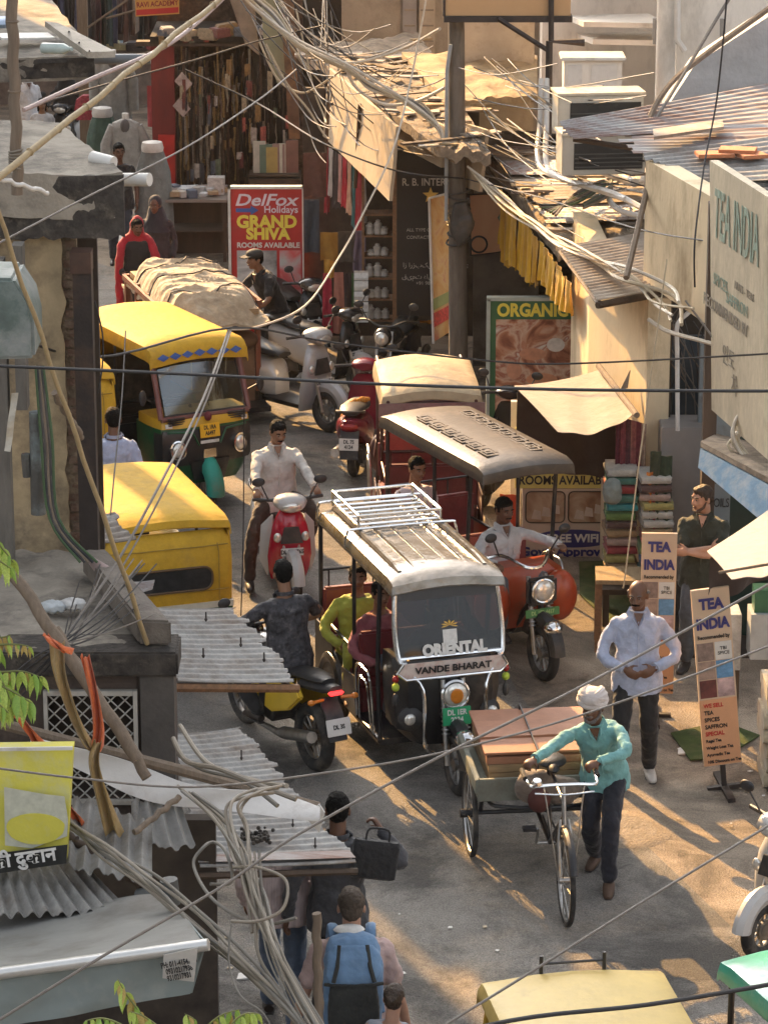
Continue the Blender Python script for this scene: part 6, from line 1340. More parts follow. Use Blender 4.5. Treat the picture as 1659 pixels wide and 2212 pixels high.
erickshaw('orange electric rickshaw with a long black embossed roof and open front', (.90,28.5,0), .44, M('black vinyl roof', (.060,.050,.042), .42, 0, .2, 4, .15, 25, dirt=(.15,.12,.09), da=.3), M('orange red paint', (.36,.055,.018), .28, 0, .2, 4, .05, 25, dirt=(.16,.07,.04), da=.3, ds=4), 'open', roofz=1.95)
erickshaw('older red electric rickshaw with a dusty tan cloth roof, seen from behind', (.40,31.75,0), pi+.06, M('dusty tan roof cloth', (.36,.28,.17), .7, 0, .2, 4, .35, 16, dirt=(.17,.125,.085), da=.4), M('very dark red paint', (.06,.018,.016), .4, 0, .2, 4, .05), 'tan', roofz=1.86)
erickshaw('electric rickshaw with a glossy teal roof cut off at the lower right corner', (2.80,16.3,0), .35, M('glossy teal roof', (.03,.27,.20), .3, 0, .15, 3, .08, 20, dirt=(.2,.34,.28), da=.25), BLACK, 'screen' if False else 'open', roofz=1.90)
WSC = M('pearl white paint', (.50,.49,.47), .28, 0, .06, 5, .02, dirt=(.3,.26,.2), da=.2); BSC = M('glossy black paint', (.016,.016,.018), .2, 0, .2, 5, .03, dirt=(.09,.075,.06), da=.25)
scooter('white parked scooter with a big front wheel turned, behind the red rickshaw', (-1.13,36.38,0), .78, M('silver white paint', (.46,.46,.46), .3, .2, .06, 5, .02, dirt=(.25,.22,.18), da=.25), front='DL 3S 4821', rear='DL 3S', steer=.1, sc=1.12)
scooter('white and black parked scooter just behind the silver white one', (-.75,37.9,0), .85, WSC, front='DL 5S 02', seat=SEATB, apron=BSC)
scooter('tall black scooter parked in front of the red hotel sign', (-1.10,39.65,0), .45, BSC, front='DL 8S 911')
motorbike('black motorbike with a round coloured sticker on its headlight, parked before the stone shop', (.12,37.4,0), -.25, BSC)
scooter('maroon scooter seen from behind with orange garlands on its mirror, left of the tan roof', (-.26,34.62,0), pi-.12, M('maroon paint', (.16,.012,.03), .25, 0, .15, 5, .03), rear='DL 7S\n4124')
scooter('dark scooter with number plate parked at the right behind the tan roofed rickshaw', (1.22,33.4,0), pi-.3, BSC, rear='DL 9S\n07')
scooter('distant black and white scooter facing out under the upper canopy', (-5.2,52.8,0), -.1, M('distant white', (.4,.4,.39), .4), front='DL 2S 11', apron=BSC)
scooter('red and white scooter ridden by the man in a white shirt', (-1.0,30.15,0), .22, WSC, front='DL 3S 1765', apron=M('red scooter paint', (.42,.012,.035), .22, 0, .08, 5, .02, coat=.4), head=WSC)
YP = M('yellow motorbike panel', (.60,.40,.03), .3, 0, .08, 5, .02, dirt=(.4,.27,.04), da=.2)
motorbike('black motorbike with a yellow side panel and lit red tail lamp under the tin awning', (-.87,25.72,0), pi+.50, BSC, rear='DL 3S', lit=True, sidepanel=YP, fairing=YP)
scooter('white scooter with black mirror cut off by the right edge', (3.14,21.9,0), -.75, WSC, mirrors=True)
# carts
ct = cart('cycle cart loaded with stacked brown boards, pushed by the man in a turban', (1.22,23.09,0), .11)
CARD = M('reddish brown board', (.33,.15,.085), .7, 0, .18, 4, .15, 25, dirt=(.22,.10,.06), da=.3); CARD2 = M('tan board edge', (.30,.20,.105), .75, 0, .25, 9, .2, 30, stretch=(1,1,9))
for k in (0,1,2,5):
    o = obj('wooden_board', MB().bx(-.42,.42,-.02,.88,0,.055), CARD2 if k < 5 else CARD, None, bevel=.004); z = .675 + .058*min(k,3)
    m_ = Matrix.Translation((1.22,23.09,0)) @ Matrix.Rotation(.11,4,'Z'); o.matrix_world = m_ @ Matrix.Translation((random.uniform(-.02,.02),.06+random.uniform(-.02,.02),z)) @ Matrix.Rotation(random.uniform(-.03,.03),4,'Z')
    tag(o, ['lowest tan board in the stack on the cycle cart','second tan board from the bottom of the cart stack','third tan board from the bottom of the cart stack','tan board third from the top of the cart stack','tan board just under the top two on the cart','upper reddish board below the loose sheet on the cart'][k], 'board', 'boards stacked on the cycle cart')
for k, (dy, dz, lb) in enumerate(((.02,.035,'reddish brown sheet lying over the front of the cart stack'),(.30,.06,'reddish brown sheet lying over the back of the cart stack'))):
    o = obj('brown_sheet', MB().bx(-.45,.45,-.02,.62,0,.02), CARD, None, bevel=.004); o.matrix_world = m_ @ Matrix.Translation((0,.06+dy,.885+dz)) @ Matrix.Rotation(.04-.06*k,4,'X'); tag(o, lb, 'sheet', 'sheets on the cycle cart')
rp = MB(); rp.tube([(-.05,-.0,.70),(-.05,.0,.965),(-.05,.95,1.0),(-.05,.98,.70)], .008, 5); o = obj('rope', rp, DARK); o.matrix_world = m_; tag(o, 'dark rope tied over the stack of boards on the cycle cart', 'rope')
sk = MB(); sk.ball((-.08,-.17,.74),(.18,.12,.15),16,12).ball((.1,-.15,.70),(.17,.11,.12),12,8); o = obj('cloth_bundle', sk, cloth('grey brown sack', (.17,.13,.10), .35, 9)); bake(o,.02,3,.05,.1); o.matrix_world = m_; tag(o, 'grey brown cloth bundle hanging behind the saddle of the cycle cart', 'bundle')
o = obj('red_bag', MB().ball((-.08,-.27,.68),(.09,.05,.11),14,8), M('dark red vinyl', (.085,.022,.018), .6)); o.matrix_world = m_; tag(o, 'dark red vinyl bag at the front of the cycle cart', 'bag')
# tarpaulin covered cart
m_ = Matrix.Translation((-2.20,36.95,0)) @ Matrix.Rotation(.30,4,'Z')
tc_ = cart('brown wooden cycle cart with tall posts carrying a tarpaulin covered load', (-2.20,36.95,0), .30, .62, REDWOOD, frame=REDWOOD, sc=1.0)
pm = MB()
for q in (-1,1):
    for y in (-.7,.0,.55,1.1): pm.bx(q*.56-.03,q*.56+.03,y-.03,y+.03,.35,1.42)
    pm.bx(q*.56-.02,q*.56+.02,-.7,1.1,.9,.96); pm.bx(q*.60-.02,q*.60+.02,-.7,1.1,1.36,1.42)
pm.bx(-.56,.56,-.73,-.67,.9,1.0).bx(-.56,.56,-.73,-.67,1.36,1.42); obj('post', pm, REDWOOD, tc_)
obj('front_board', MB().bx(-.40,.50,-.78,-.74,.25,.92), M('dull brown board', (.13,.08,.05), .8, 0, .3, 5, .3), tc_); obj('step', MB().bx(.1,.62,-1.05,-.74,.18,.24), BLACK, tc_); obj('brown_cover', MB().ball((.25,-.85,1.0),(.28,.2,.14),12,8), M('brown leather', (.07,.035,.02), .5), tc_)
def cov(u, v):
    x = -.60 + 1.16*u; y = -1.35 + 2.7*v
    e = (abs(2*u-1)**4 + abs(2*v-1)**4)**.25; dr = min(1.02, max(0, e-.72)/.27)
    s_ = x*.5+y; rg = lambda p: (1-abs(noise.noise(Vector(p))))**3; n = .050*(rg((s_*2.6+.5*noise.noise(Vector((x*3,y*3,1))), (x-y*.4)*.9, 4))-.4) + .030*(rg((s_*6, (x-y*.5)*2.0, 14))-.4) + .4*( noise.noise(Vector((x*1.6, y*1.3, 1)))*.05 + .030*noise.noise(Vector((s_*9, (x-y*.3)*2.2, 3))) + .018*noise.noise(Vector((s_*24, (x-y*.3)*4, 6))) + .02*noise.noise(Vector((x*11, y*3, 2))))
    return Vector((x*(1-.03*dr), y*(1-.02*dr), 1.54 + n*1.1 - .24*dr*dr*(1 + .12*sin(17*u)) + .09*(1-e*e)))
cb = obj('covered_load', MB().grid(90, 140, cov, .03, (0,0,1)), cloth('cream tarpaulin', (.42,.33,.22), .2, 5, .6, 13, dirt=(.25,.19,.12), da=.35, grain=(14,.15))); cb.matrix_world = m_; tag(cb, 'crumpled cream tarpaulin tied over the load on the wooden cart', 'tarpaulin')
for k, v_ in enumerate((.2,.45,.72)): obj('rope', MB().tube([V3(cov(u_/24, v_+.04*sin(u_*.4+k)))+Vector((0,0,.016)) for u_ in range(25)], .009, 5), DARK, cb)
ld = obj('boxed_load', MB().bx(-.50,.46,-1.15,1.2,1.36,1.43), CARD2); ld.matrix_world = m_; tag(ld, 'flat load lying under the cream tarpaulin on the wooden cart', 'load')

# ---------------------------------------------------------------- people
SH = lambda k, c, **q: cloth('shirt '+k, c, **q)
NAVYT = cloth('navy trousers', (.013,.014,.022), .3); BLKT = cloth('black trousers', (.010,.010,.011), .3); BRNT = cloth('brown trousers', (.045,.028,.018), .3); JEAN = cloth('blue jeans', (.085,.115,.17), .35, 8, .4, 30); DENIM = cloth('dark denim', (.03,.036,.05), .3)
SHOEW = M('white shoe', (.52,.50,.46), .6, 0, .1, 9, .1); SHOED = M('dark shoe', (.03,.022,.018), .5, 0, .3, 9, .1); SAND = M('brown sandal', (.09,.05,.03), .7)
def loc_of(world, loc, rz, h):
    p = Matrix.Rotation(-rz, 3, 'Z') @ (V3(world) - V3(loc)); return tuple(p*(1.70/h))
def cartpt(p, loc, rz): return V3(loc) + Matrix.Rotation(rz, 3, 'Z') @ V3(p)
person('elderly man in a pale blue shirt standing with hands together before the tea sign', (2.06,24.95,0), -.05, 1.74, wr=((-.10,-.23,1.02),(.13,-.22,1.03)), el=((-.9,.5,-.2),(.9,.5,-.2)),
       an=((-.17,-.10,.085),(.12,.12,.085)), head=(-.25,.18), skin=1, bald=True, hairm=GREYHAIR, moustache=True, shirt=SH('pale blue', (.36,.40,.52)), trouser=BLKT, shoe=SHOEW, hand_n=((.8,.3,-.2),(-.8,.3,-.2)), curl=(.9,.9), vox=.0095, hem=.16, build=1.0)
L = (1.64,22.95,0); R = -.22; H_ = 1.66; hb = lambda x: cartpt((x,-.70,1.06), (1.22,23.09,0), .11)
tm = person('thin man in a turquoise shirt and white turban leaning forward to push the cycle cart', L, R, H_, pel=(.02,.10,.86), lean=.42, twist=.12, side=-.22, wr=(loc_of(hb(-.27)+Vector((0,.05,.04)),L,R,H_), loc_of(hb(.27)+Vector((.02,.05,.05)),L,R,H_)), el=((-.8,.6,-.1),(.9,.5,.1)),
       an=((-.06,.22,.10),(.12,-.26,.085)), head=(-.20,.10), skin=1, hair=None, moustache=GREYHAIR, beard=GREYHAIR, shirt=SH('turquoise', (.17,.38,.37)), trouser=NAVYT, shoe=SAND, curl=(1.35,1.35), hand_n=((.1,.4,-1),(-.1,.4,-1)), vox=.0095, fold=.04, hem=.20, build=.95)
hc = Vector(tm['hc']); s_ = tm['hs']; TUR = cloth('white turban cloth', (.55,.50,.47), .1, 9, .4, 20)
tb = MB(); tb.ball(hc+Vector((-.005,.0,.075))*s_, (.105*s_,.122*s_,.082*s_), 18, 12)
for k, (ax_, dz_, R_) in enumerate((((.45,.1,1),.062,.104),((-.42,.15,1),.066,.103),((.1,.4,1),.070,.101),((.05,-.35,1),.060,.105),((.7,-.1,1),.085,.092),((-.7,.0,1),.088,.090))):
    tb.torus(hc+Vector((-.003,.006,dz_))*s_, R_*s_, .020*s_, ax_, 26, 7, sq=1.3)
tb.ball(hc+Vector((.05,.09,.03))*s_, (.05*s_,.05*s_,.03*s_), 8, 6); obj('turban', tb, TUR, tm)
person('man in a dark green polo shirt standing with folded arms behind the tea sign', (2.86,27.75,0), -.25, 1.72, wr=((.10,-.25,1.20),(-.09,-.27,1.15)), el=((-1,-.35,-.75),(1,-.35,-.75)), an=((-.12,-.05,.085),(.12,.04,.085)), head=(-.75,.10), skin=2, hairm=BROWNHAIR,
       beard=M('stubble', (.10,.06,.04), .8), shirt=SH('dark green polo', (.030,.034,.022)), sleeve='short', trouser=cloth('grey blue jeans', (.07,.08,.095), .35, 7), shoe=SHOED, hand_n=((0,1,.2),(0,1,.2)), vox=.0095, build=1.06, hem=.12)
# riders
L = (-1.0,30.15,0); R = .22; H_ = 1.70; q_ = lambda x: cartpt((x,-.36,1.03), L, R)
person('man in a white shirt and brown trousers riding the red and white scooter', tuple(cartpt((0,.22,0),L,R)), R, H_, pel=(0,0,.87), lean=.02, wr=(loc_of(q_(-.30),cartpt((0,.22,0),L,R),R,H_), loc_of(q_(.30),cartpt((0,.22,0),L,R),R,H_)), el=((-1,.2,-.4),(1,.2,-.4)),
       an=((-.34,-.34,.14),(.20,-.32,.37)), kn=((-.7,-1,.6),(.6,-1,.6)), head=(.18,.32), skin=0, moustache=True, shirt=SH('white', (.50,.47,.43)), sleeve='long', trouser=BRNT, shoe=SHOED, curl=(1.4,1.4), hand_n=((0,.3,-1),(0,.3,-1)), hem=.12, build=1.08)
L = (-.87,25.72,0); R = pi+.50; P_ = tuple(cartpt((0,.16,0),L,R)); H_ = 1.70
person('man in a dark patterned shirt seen from behind, riding the yellow and black motorbike', P_, R, H_, pel=(0,0,.90), lean=.12, wr=(loc_of(cartpt((-.34,-.22,1.02),L,R),P_,R,H_), loc_of(cartpt((.34,-.22,1.02),L,R),P_,R,H_)), el=((-1,.4,-.2),(1,.4,-.2)),
       an=((-.22,-.14,.36),(.22,-.14,.36)), kn=((-.6,-1,.6),(.6,-1,.6)), head=(-.25,.05), skin=0, shirt=M('dark patterned shirt', (.045,.043,.048), .85, 0, .8, 22, .4, 14, dirt=(.16,.15,.15), da=.25, ds=12), sleeve='short', trouser=BLKT, shoe=SHOED, curl=(1.4,1.4), hand_n=((0,.3,-1),(0,.3,-1)), hem=.14, build=1.05)
# in the orange rickshaw
L = (.90,28.5,0); R = .44; P_ = tuple(cartpt((0,-.40,0),L,R))
person('driver in a white shirt holding the handlebar of the orange rickshaw', P_, R, 1.68, pel=(0,0,.74), lean=-.02, wr=(loc_of(cartpt((-.30,-.84,1.02),L,R),P_,R,1.68), loc_of(cartpt((.38,-.78,1.10),L,R),P_,R,1.68)), el=((-1,.2,-.5),(1,.3,-.4)), an=((-.22,-.42,.40),(.22,-.42,.40)), kn=((-.3,-1,.8),(.3,-1,.8)),
       head=(.1,.12), skin=1, moustache=True, shirt=SH('driver white', (.48,.47,.47)), trouser=cloth('grey trousers', (.10,.10,.11)), shoe=SHOED, curl=(1.3,1.3), hand_n=((0,.3,-1),(0,.3,-1)), hem=.12)
P_ = tuple(cartpt((-.30,.80,0),L,R))
person('woman in a pale pink dotted kurta sitting in the back of the orange rickshaw', P_, R, 1.64, pel=(0,0,.90), wr=((-.14,-.32,.80),(.14,-.32,.80)), el=((-1,.3,-.4),(1,.3,-.4)), an=((-.1,-.45,.40),(.1,-.45,.40)), head=(.05,.15), skin=0, hair='bun',
       shirt=M('pink dotted kurta', (.50,.40,.40), .85, 0, .25, 45, .3, 14), trouser=cloth('pale trousers', (.4,.36,.34)), collar=False, hem=.25)
hang(cartpt((.36,.35,1.28),L,R), cartpt((.50,.25,1.28),L,R), .62, 'hanging_scarf', cloth('orange red scarf', (.50,.07,.02)), None, 1.5, .04)
tag(bpy.context.scene.objects[-1] if False else [o for o in COL.objects if o.name.startswith('hanging_scarf')][-1], 'orange red scarf tied to the side of the orange rickshaw', 'scarf')
# in the black rickshaw
L = (.235,25.8,0); R = .30
def inside(lx, ly, label, **k):
    P_ = tuple(cartpt((lx,ly,0),L,R)); rr = R + k.pop('turn', 0); kw = dict(pel=(0,0,.72), wr=((-.16,-.30,.82),(.16,-.30,.82)), el=((-1,.3,-.4),(1,.3,-.4)), an=((-.1,-.42,.40),(.1,-.42,.40)), collar=False); kw.update(k)
    person(label, P_, rr, kw.pop('h',1.60), **kw)
inside(-.26, .72, 'woman in a yellow green sari blouse on the back seat of the black rickshaw', shirt=cloth('yellow green sari', (.34,.37,.05), .15, 9), trouser=cloth('lime sari skirt', (.33,.36,.05)), skin=0, hair='bun', turn=-.25, hem=.2)
inside(-.22, .22, 'passenger in a dusty rose shirt on the middle seat of the black rickshaw', shirt=SH('dusty rose', (.26,.075,.085)), trouser=DENIM, skin=0, turn=.15)
inside(.10, -.38, 'driver in a dark red shirt behind the windscreen of the black rickshaw', shirt=SH('dark red', (.10,.018,.02)), trouser=BLKT, skin=1, wr=((-.2,-.36,1.02),(.2,-.36,1.02)), el=((-1,.3,-.4),(1,.3,-.4)), moustache=True, h=1.66)
# near walkers, seen from behind
bpL = (-.20,18.5,0)
bm = person('man with cropped hair in a pink tee shirt walking away with a backpack', bpL, pi+.05, 1.78, wr=((-.33,-.02,.82),(.36,.02,.80)), el=((-.5,1,0),(.6,1,0)), an=((-.1,.2,.1),(.1,-.2,.085)), head=(0,.05), skin=2, hairm=M('cropped hair', (.07,.05,.035), .8, 0, .4, 80, .4, 200), shirt=SH('pale pink tee', (.48,.34,.31)), sleeve='short', collar=False, trouser=BLKT, shoe=SHOED, build=1.12, hem=.12, vox=.0095)
bpt = thing('backpack', 'blue and black hiking backpack on the back of the man with cropped hair', 'backpack', bpL, pi+.05)
BLU = cloth('blue nylon', (.14,.24,.38), .2, 6, .35, 14); BKN = cloth('black nylon', (.028,.029,.026), .3, 8)
def bag_rings(rows, rr): return [[(w_*a, (d0+d1)/2 + (d1-d0)/2*b, z) for a, b in rrect(2,2,rr,5)] for z, w_, d0, d1 in rows]
ub = obj('main_body', MB().loft(bag_rings(((.90,.10,.14,.22),(.93,.15,.13,.27),(1.0,.175,.125,.31),(1.15,.185,.12,.32),(1.30,.185,.12,.31),(1.42,.18,.12,.29),(1.50,.165,.11,.26),(1.555,.13,.11,.22),(1.58,.07,.12,.18)),.75)), BLU, bpt); bake(ub, .012, 4, .03, .08)
lb = obj('front_pocket', MB().loft(bag_rings(((.91,.11,.22,.30),(.96,.15,.22,.345),(1.08,.16,.24,.365),(1.22,.155,.25,.355),(1.31,.14,.25,.335),(1.34,.10,.26,.31)),.7)), BKN, bpt); bake(lb, .012, 4, .015, .06)
lp = obj('lid_flap', MB().loft(bag_rings(((1.30,.15,.27,.335),(1.36,.175,.2,.335),(1.46,.17,.15,.30),(1.53,.13,.12,.25)),.7)), BLU, bpt); bake(lp, .012, 3, .02, .06)
for q in (-1,1):
    obj('shoulder_strap', MB().tube(smooth_path([(q*.10,.14,1.46),(q*.115,.05,1.56),(q*.12,-.06,1.53),(q*.13,-.14,1.36),(q*.16,.0,1.1),(q*.17,.12,1.02)],5), .032, 6, flat=.4), BLU, bpt)
    obj('side_strap', MB().tube([(q*.085,.24,1.53),(q*.10,.315,1.42),(q*.125,.345,1.33)], .014, 5), BKN, bpt)
obj('top_strap', MB().tube([(-.18,.30,1.30),(-.1,.335,1.305),(.1,.335,1.305),(.18,.30,1.30)], .012, 5), BKN, bpt); obj('hip_line', MB().tube([(-.10,.36,1.0),(0,.375,.99),(.10,.36,1.0)], .01, 5), M('white piping', (.5,.52,.54), .6), bpt); obj('white_cloth', MB().ball((.02,.10,1.575),(.10,.06,.03),10,6), WHITE, bpt)
gp = person('man in a dark grey shirt walking away and holding up a black bag', (-.31,20.15,0), pi-.1, 1.76, wr=((-.27,-.14,1.42),(.33,.02,.85)), el=((-1,.1,-.9),(.5,1,0)), an=((-.1,-.2,.085),(.1,.2,.1)), head=(.15,.05), skin=1, shirt=SH('dark grey', (.055,.054,.058)), trouser=BLKT, shoe=SHOED, curl=(1.3,.6), hem=.16)
bb = MB(); bb.loft([[(x, y, z) for x, y in rrect(w_,d_,.03)] for z, w_, d_ in ((0,.36,.10),(.02,.40,.14),(.30,.40,.12),(.34,.38,.06))]); bb.tube(smooth_path([(-.1,0,.33),(-.08,0,.44),(.08,0,.44),(.1,0,.33)],4), .01, 6)
o = obj('black_bag', bb, cloth('black bag cloth', (.018,.017,.017))); o.location = (-.085,20.04,1.225); o.scale = (.78,.78,.78); o.rotation_euler = (.0,.16,.1); tag(o, 'black square bag held up beside the man in the dark grey shirt', 'bag')
person('man in a striped pinkish shirt and blue jeans walking under the lower tin awning', (-.70,20.35,0), pi-.05, 1.74, an=((-.10,.22,.1),(.10,-.2,.085)), head=(0,0), skin=0, shirt=M('pink striped shirt', (.52,.42,.40), .85, 0, .3, 30, .3, 14, stretch=(3,1,.1)), trouser=JEAN, shoe=SHOED, hem=.14, build=1.1)
ch_ = person('short person with brown hair in a grey top walking beside the man with the backpack', (.05,18.0,0), pi-.5, 1.37, head=(.3,.1), skin=2, hair='bun', hairm=BROWNHAIR, shirt=SH('child grey', (.30,.32,.36)), trouser=DENIM, shoe=SHOEW, collar=False, build=1.1)
# far people
wl = person('woman in a black dress and red shawl in the shade beyond the wooden cart', (-3.12,40.2,0), .15, 1.62, head=(.2,.15), skin=1, hair='bun', shirt=SH('black kurta', (.020,.016,.014)), skirt=cloth('black skirt', (.020,.016,.014)), shoe=SAND, collar=False, hem=.2, wr=((-.20,-.2,1.0),(.2,-.2,1.0)))
RSH = cloth('red shawl', (.36,.014,.024), .15, 9)
shb = MB(); nb = Vector(wl['nb']); hc = Vector(wl['hc'])
shb.ball(hc+Vector((0,.045,.025)), (.092,.088,.112), 14, 10); shb.tube([hc+Vector((0,.06,-.02)), nb+Vector((0,.05,.0)), nb+Vector((0,.08,-.15))], [.09,.13,.15], 12)
for q, ln in ((-1,.95),(1,.45)): shb.tube(smooth_path([nb+Vector((q*.02,.04,.04)), nb+Vector((q*.16,.0,-.03)), nb+Vector((q*.22,-.09,-.20)), nb+Vector((q*.24,-.09,-.5*ln)), nb+Vector((q*.22,-.05,-1.0*ln))],4), .056, 8)
o = obj('shawl', shb, RSH, wl); bake(o, .02, 3, .04, .08)
wk = person('woman in dark clothes and headscarf walking just behind the woman with the red shawl', (-2.98,41.8,0), -.1, 1.58, head=(-.2,.1), skin=1, hair=None, shirt=SH('dark kurta', (.03,.028,.032)), skirt=cloth('dark skirt', (.025,.022,.025)), collar=False, hem=.2)
hs_ = MB(); hc = Vector(wk['hc']); nb = Vector(wk['nb']); hs_.ball(hc+Vector((0,.03,.03)), (.09,.092,.105), 12, 8); hs_.tube([hc+Vector((0,.05,-.02)), nb+Vector((0,.03,0)), nb+Vector((0,.03,-.2))], [.09,.13,.2], 12); obj('headscarf', hs_, cloth('dark scarf', (.022,.022,.03)), wk)
person('man in a black tee shirt standing behind the lower concrete canopy', (-3.72,45.0,0), .1, 1.72, skin=1, head=(.2,.1), shirt=SH('black tee', (.018,.016,.016)), sleeve='short', collar=False, trouser=DENIM, shoe=SHOED)
person('man in a bright white shirt on the far street under the upper canopy', (-5.75,52.0,0), .5, 1.72, skin=1, head=(.6,.05), shirt=SH('bright white', (.60,.60,.62)), trouser=DENIM, shoe=SHOED)
bq = person('person in a black robe and veil sitting on the distant scooter under the upper canopy', (-5.2,53.0,0), -.1, 1.6, pel=(0,0,.85), hair=None, shirt=cloth('black robe', (.012,.012,.014)), trouser=BLKT, shoe=SHOED, collar=False, wr=((-.28,-.42,1.0),(.28,-.42,1.0)), an=((-.2,-.3,.3),(.2,-.3,.3)))
hcv = Vector(bq['hc']); obj('veil', MB().ball(hcv+Vector((0,.03,.01)), (.11,.12,.14), 12, 8).tube([hcv, Vector(bq['nb'])+Vector((0,.02,-.1)), Vector(bq['nb'])+Vector((0,.05,-.35))], [.11,.19,.26], 12), cloth('black robe', (.012,.012,.014)), bq)
kc = person('child in a black headscarf standing before the man in the bright white shirt', (-5.40,50.9,0), .2, 1.38, skin=0, head=(.1,.1), hair='long', shirt=SH('white child', (.5,.5,.5)), trouser=DENIM, shoe=SHOED, collar=False)
person('man in a blue shirt seen from behind between the two yellow rickshaws', (-2.62,30.4,0), pi+.2, 1.72, skin=1, shirt=SH('light blue', (.33,.37,.50)), trouser=DENIM, shoe=SHOED)
# small details on the vehicles
ga = MB(); pts = [cartpt((-.42,-.3,1.22), (-.42,34.6,0), pi+.12), cartpt((.42,-.35,1.15), (-.42,34.6,0), pi+.12)]
gp_ = smooth_path([D(795,862,34.3), D(760,872,34.2), D(742,900,34.1), D(738,930,34.1), D(742,955,34.1)], 5)
for p in gp_: ga.ball(p, random.uniform(.025,.045), 7, 5)
o = obj('flower_garland', ga, M('orange marigold', (.55,.22,.03), .9, 0, .5, 60, .6)); tag(o, 'orange flower garland hanging on the left side of the maroon scooter', 'garland')
cm = person('man in black with a peaked cap leaning over behind the tarpaulin load', (-1.42,38.45,0), -.95, 1.70, pel=(0,.12,.88), lean=.45, wr=((-.22,-.42,.98),(.24,-.42,.95)), el=((-.6,.6,-.3),(.6,.6,-.3)), an=((-.1,.2,.085),(.12,-.1,.085)), head=(-.1,.05), skin=0, shirt=SH('black work shirt', (.016,.015,.016)), sleeve='short', trouser=BLKT, shoe=SHOED)
hc = Vector(cm['hc']); cpb = MB(); cpb.ball(hc+Vector((0,.0,.07)), (.098,.115,.065), 14, 8); cpb.prism([hc+Vector((-.075,-.08,.05)), hc+Vector((.075,-.08,.05)), hc+Vector((.05,-.19,.035)), hc+Vector((-.05,-.19,.035))], (0,0,.012)); obj('cap', cpb, M('black cap', (.03,.028,.026), .8), cm)

# ---------------------------------------------------------------- goods and signs on the right
def tea_sign(label, foot, w_, h_, tilt, rz):
    t = thing('tea_sign', label, 'sign', foot, rz, 'standing tea signs'); t.rotation_euler[1] = tilt
    po = obj('panel', MB().bx(-w_/2,w_/2,-.015,.015,.22,.22+h_), M('peach tea sign', (.56,.40,.27), .6, 0, .06, 4, .03), t)
    obj('lower_print', MB().bx(-w_/2+.004,w_/2-.004,-.019,-.0155,.225,.22+h_*.38), M('orange tea print', (.60,.30,.15), .6, 0, .08, 4, .03), po)
    zz = lambda f: .22 + h_*(1-f); T = lambda s, f, size, m, x=0, **k: text(s, size, m, po, plane_mt((x,-.022,zz(f)), (1,0,0), (0,-1,0)), .002, **k)
    T('TEA', .085, w_*.40, NAVY, bold=.006, sx=.88); T('INDIA', .195, w_*.40, NAVY, bold=.006, sx=.80); T('Recommended by', .268, w_*.145, INK, bold=.001, sx=.80)
    f = .30
    for k, (m, s_) in enumerate(((M('tea print grey', (.22,.15,.12), .6, 0, .4, 20, 0),''),(M('tea print white', (.60,.56,.50), .6, 0, .1, 9, 0),'TBI\nSPICE'),(M('tea print brown', (.30,.20,.15), .6, 0, .4, 18, 0),''),(M('tea print blue', (.10,.22,.36), .6, 0, .4, 18, 0),''),(M('tea print dark red', (.12,.03,.025), .6, 0, .4, 18, 0),''),(M('tea print red white', (.45,.30,.28), .6, 0, .5, 9, 0),''))):
        q = -1 if k % 2 == 0 else 1; f0 = .30 + .105*(k//2)
        obj('picture', MB().bx(q*w_*.235-w_*.22,q*w_*.235+w_*.22,-.019,-.0155,zz(f0+.10),zz(f0)), m, po)
        if s_: text(s_, w_*.13, INK, po, plane_mt((q*w_*.235,-.022,zz(f0+.05)), (1,0,0), (0,-1,0)), .002)
    for k, (s_, m) in enumerate((('WE SELL',RED),('TEA',INK),('SPICES',INK),('SAFFRON',INK),('SPECIAL',RED),('Regal Tea',INK),('Weight Loss Tea',INK),('Ayurvedic Tea',INK),('10% Discount on Tea',INK))):
        T(s_, .655+.040*k, w_*(.155 if k < 5 else .115), m, x=-w_*.40, align='LEFT', bold=.001, sx=.9)
    obj('stand', MB().bx(-.02,.02,-.02,.02,0,.22).box((0,0,.02),(.06,.62,.035)).box((0,0,.02),(w_*.9,.05,.03)), IRON, t)
    return t
tea_sign('upright tea sign with navy letters standing behind the man in the pale blue shirt', (2.35,26.45,0), .30, 1.45, 0.0, -.05)
tea_sign('tilted tea sign with navy letters standing nearest the right edge', (2.78,24.75,0), .31, 1.52, -.10, .1)
def awn(name, label, pts, sag_, mat, n=20, lift=0):
    p = [V3(q) for q in pts]
    def fn(u, v):
        q = p[0].lerp(p[1], u).lerp(p[3].lerp(p[2], u), v); q.z -= sag_*4*u*(1-u)*(.3+.7*v); q.z += .012*sin(14*u+5*v)*v
        return q
    o = obj(name, MB().grid(n, n, fn, .006, (0,0,1)), mat); tag(o, label, 'awning'); return o
K = [D(1110,833,30.4), D(1300,797,30.6), D(1368,893,29.0), D(1205,930,28.7)]
awn('cloth_awning', 'sunlit cream cloth awning sagging at one corner in front of the cream wall', K, .10, CLOTHW)
hang(K[0]+Vector((.03,0,-.03)), K[1]+Vector((.2,0,-.35)), .78, 'dark_cloth', CLOTHB, None, 2, .05); tag([o for o in COL.objects if o.name.startswith('dark_cloth')][-1], 'dark brown cloth hanging under the sunlit cream awning', 'cloth')
o = obj('awning_pole', MB().tube(smooth_path([D(1292,790,30.5), D(1335,845,29.7), D(1375,897,28.9)],3), .03, 8), GREYWD); tag(o, 'rough wooden pole along the edge of the cream awning', 'pole')
o = obj('white_post', MB().bx(0,.11,0,.08,-1.3,.0), PVC); o.location = D(1104,868,31.6); tag(o, 'short white square post beside the spa sign', 'post')
Q4 = [D(1526,1190,24.6), D(1720,1055,25.2), D(1740,1200,23.6), D(1580,1248,23.7)]
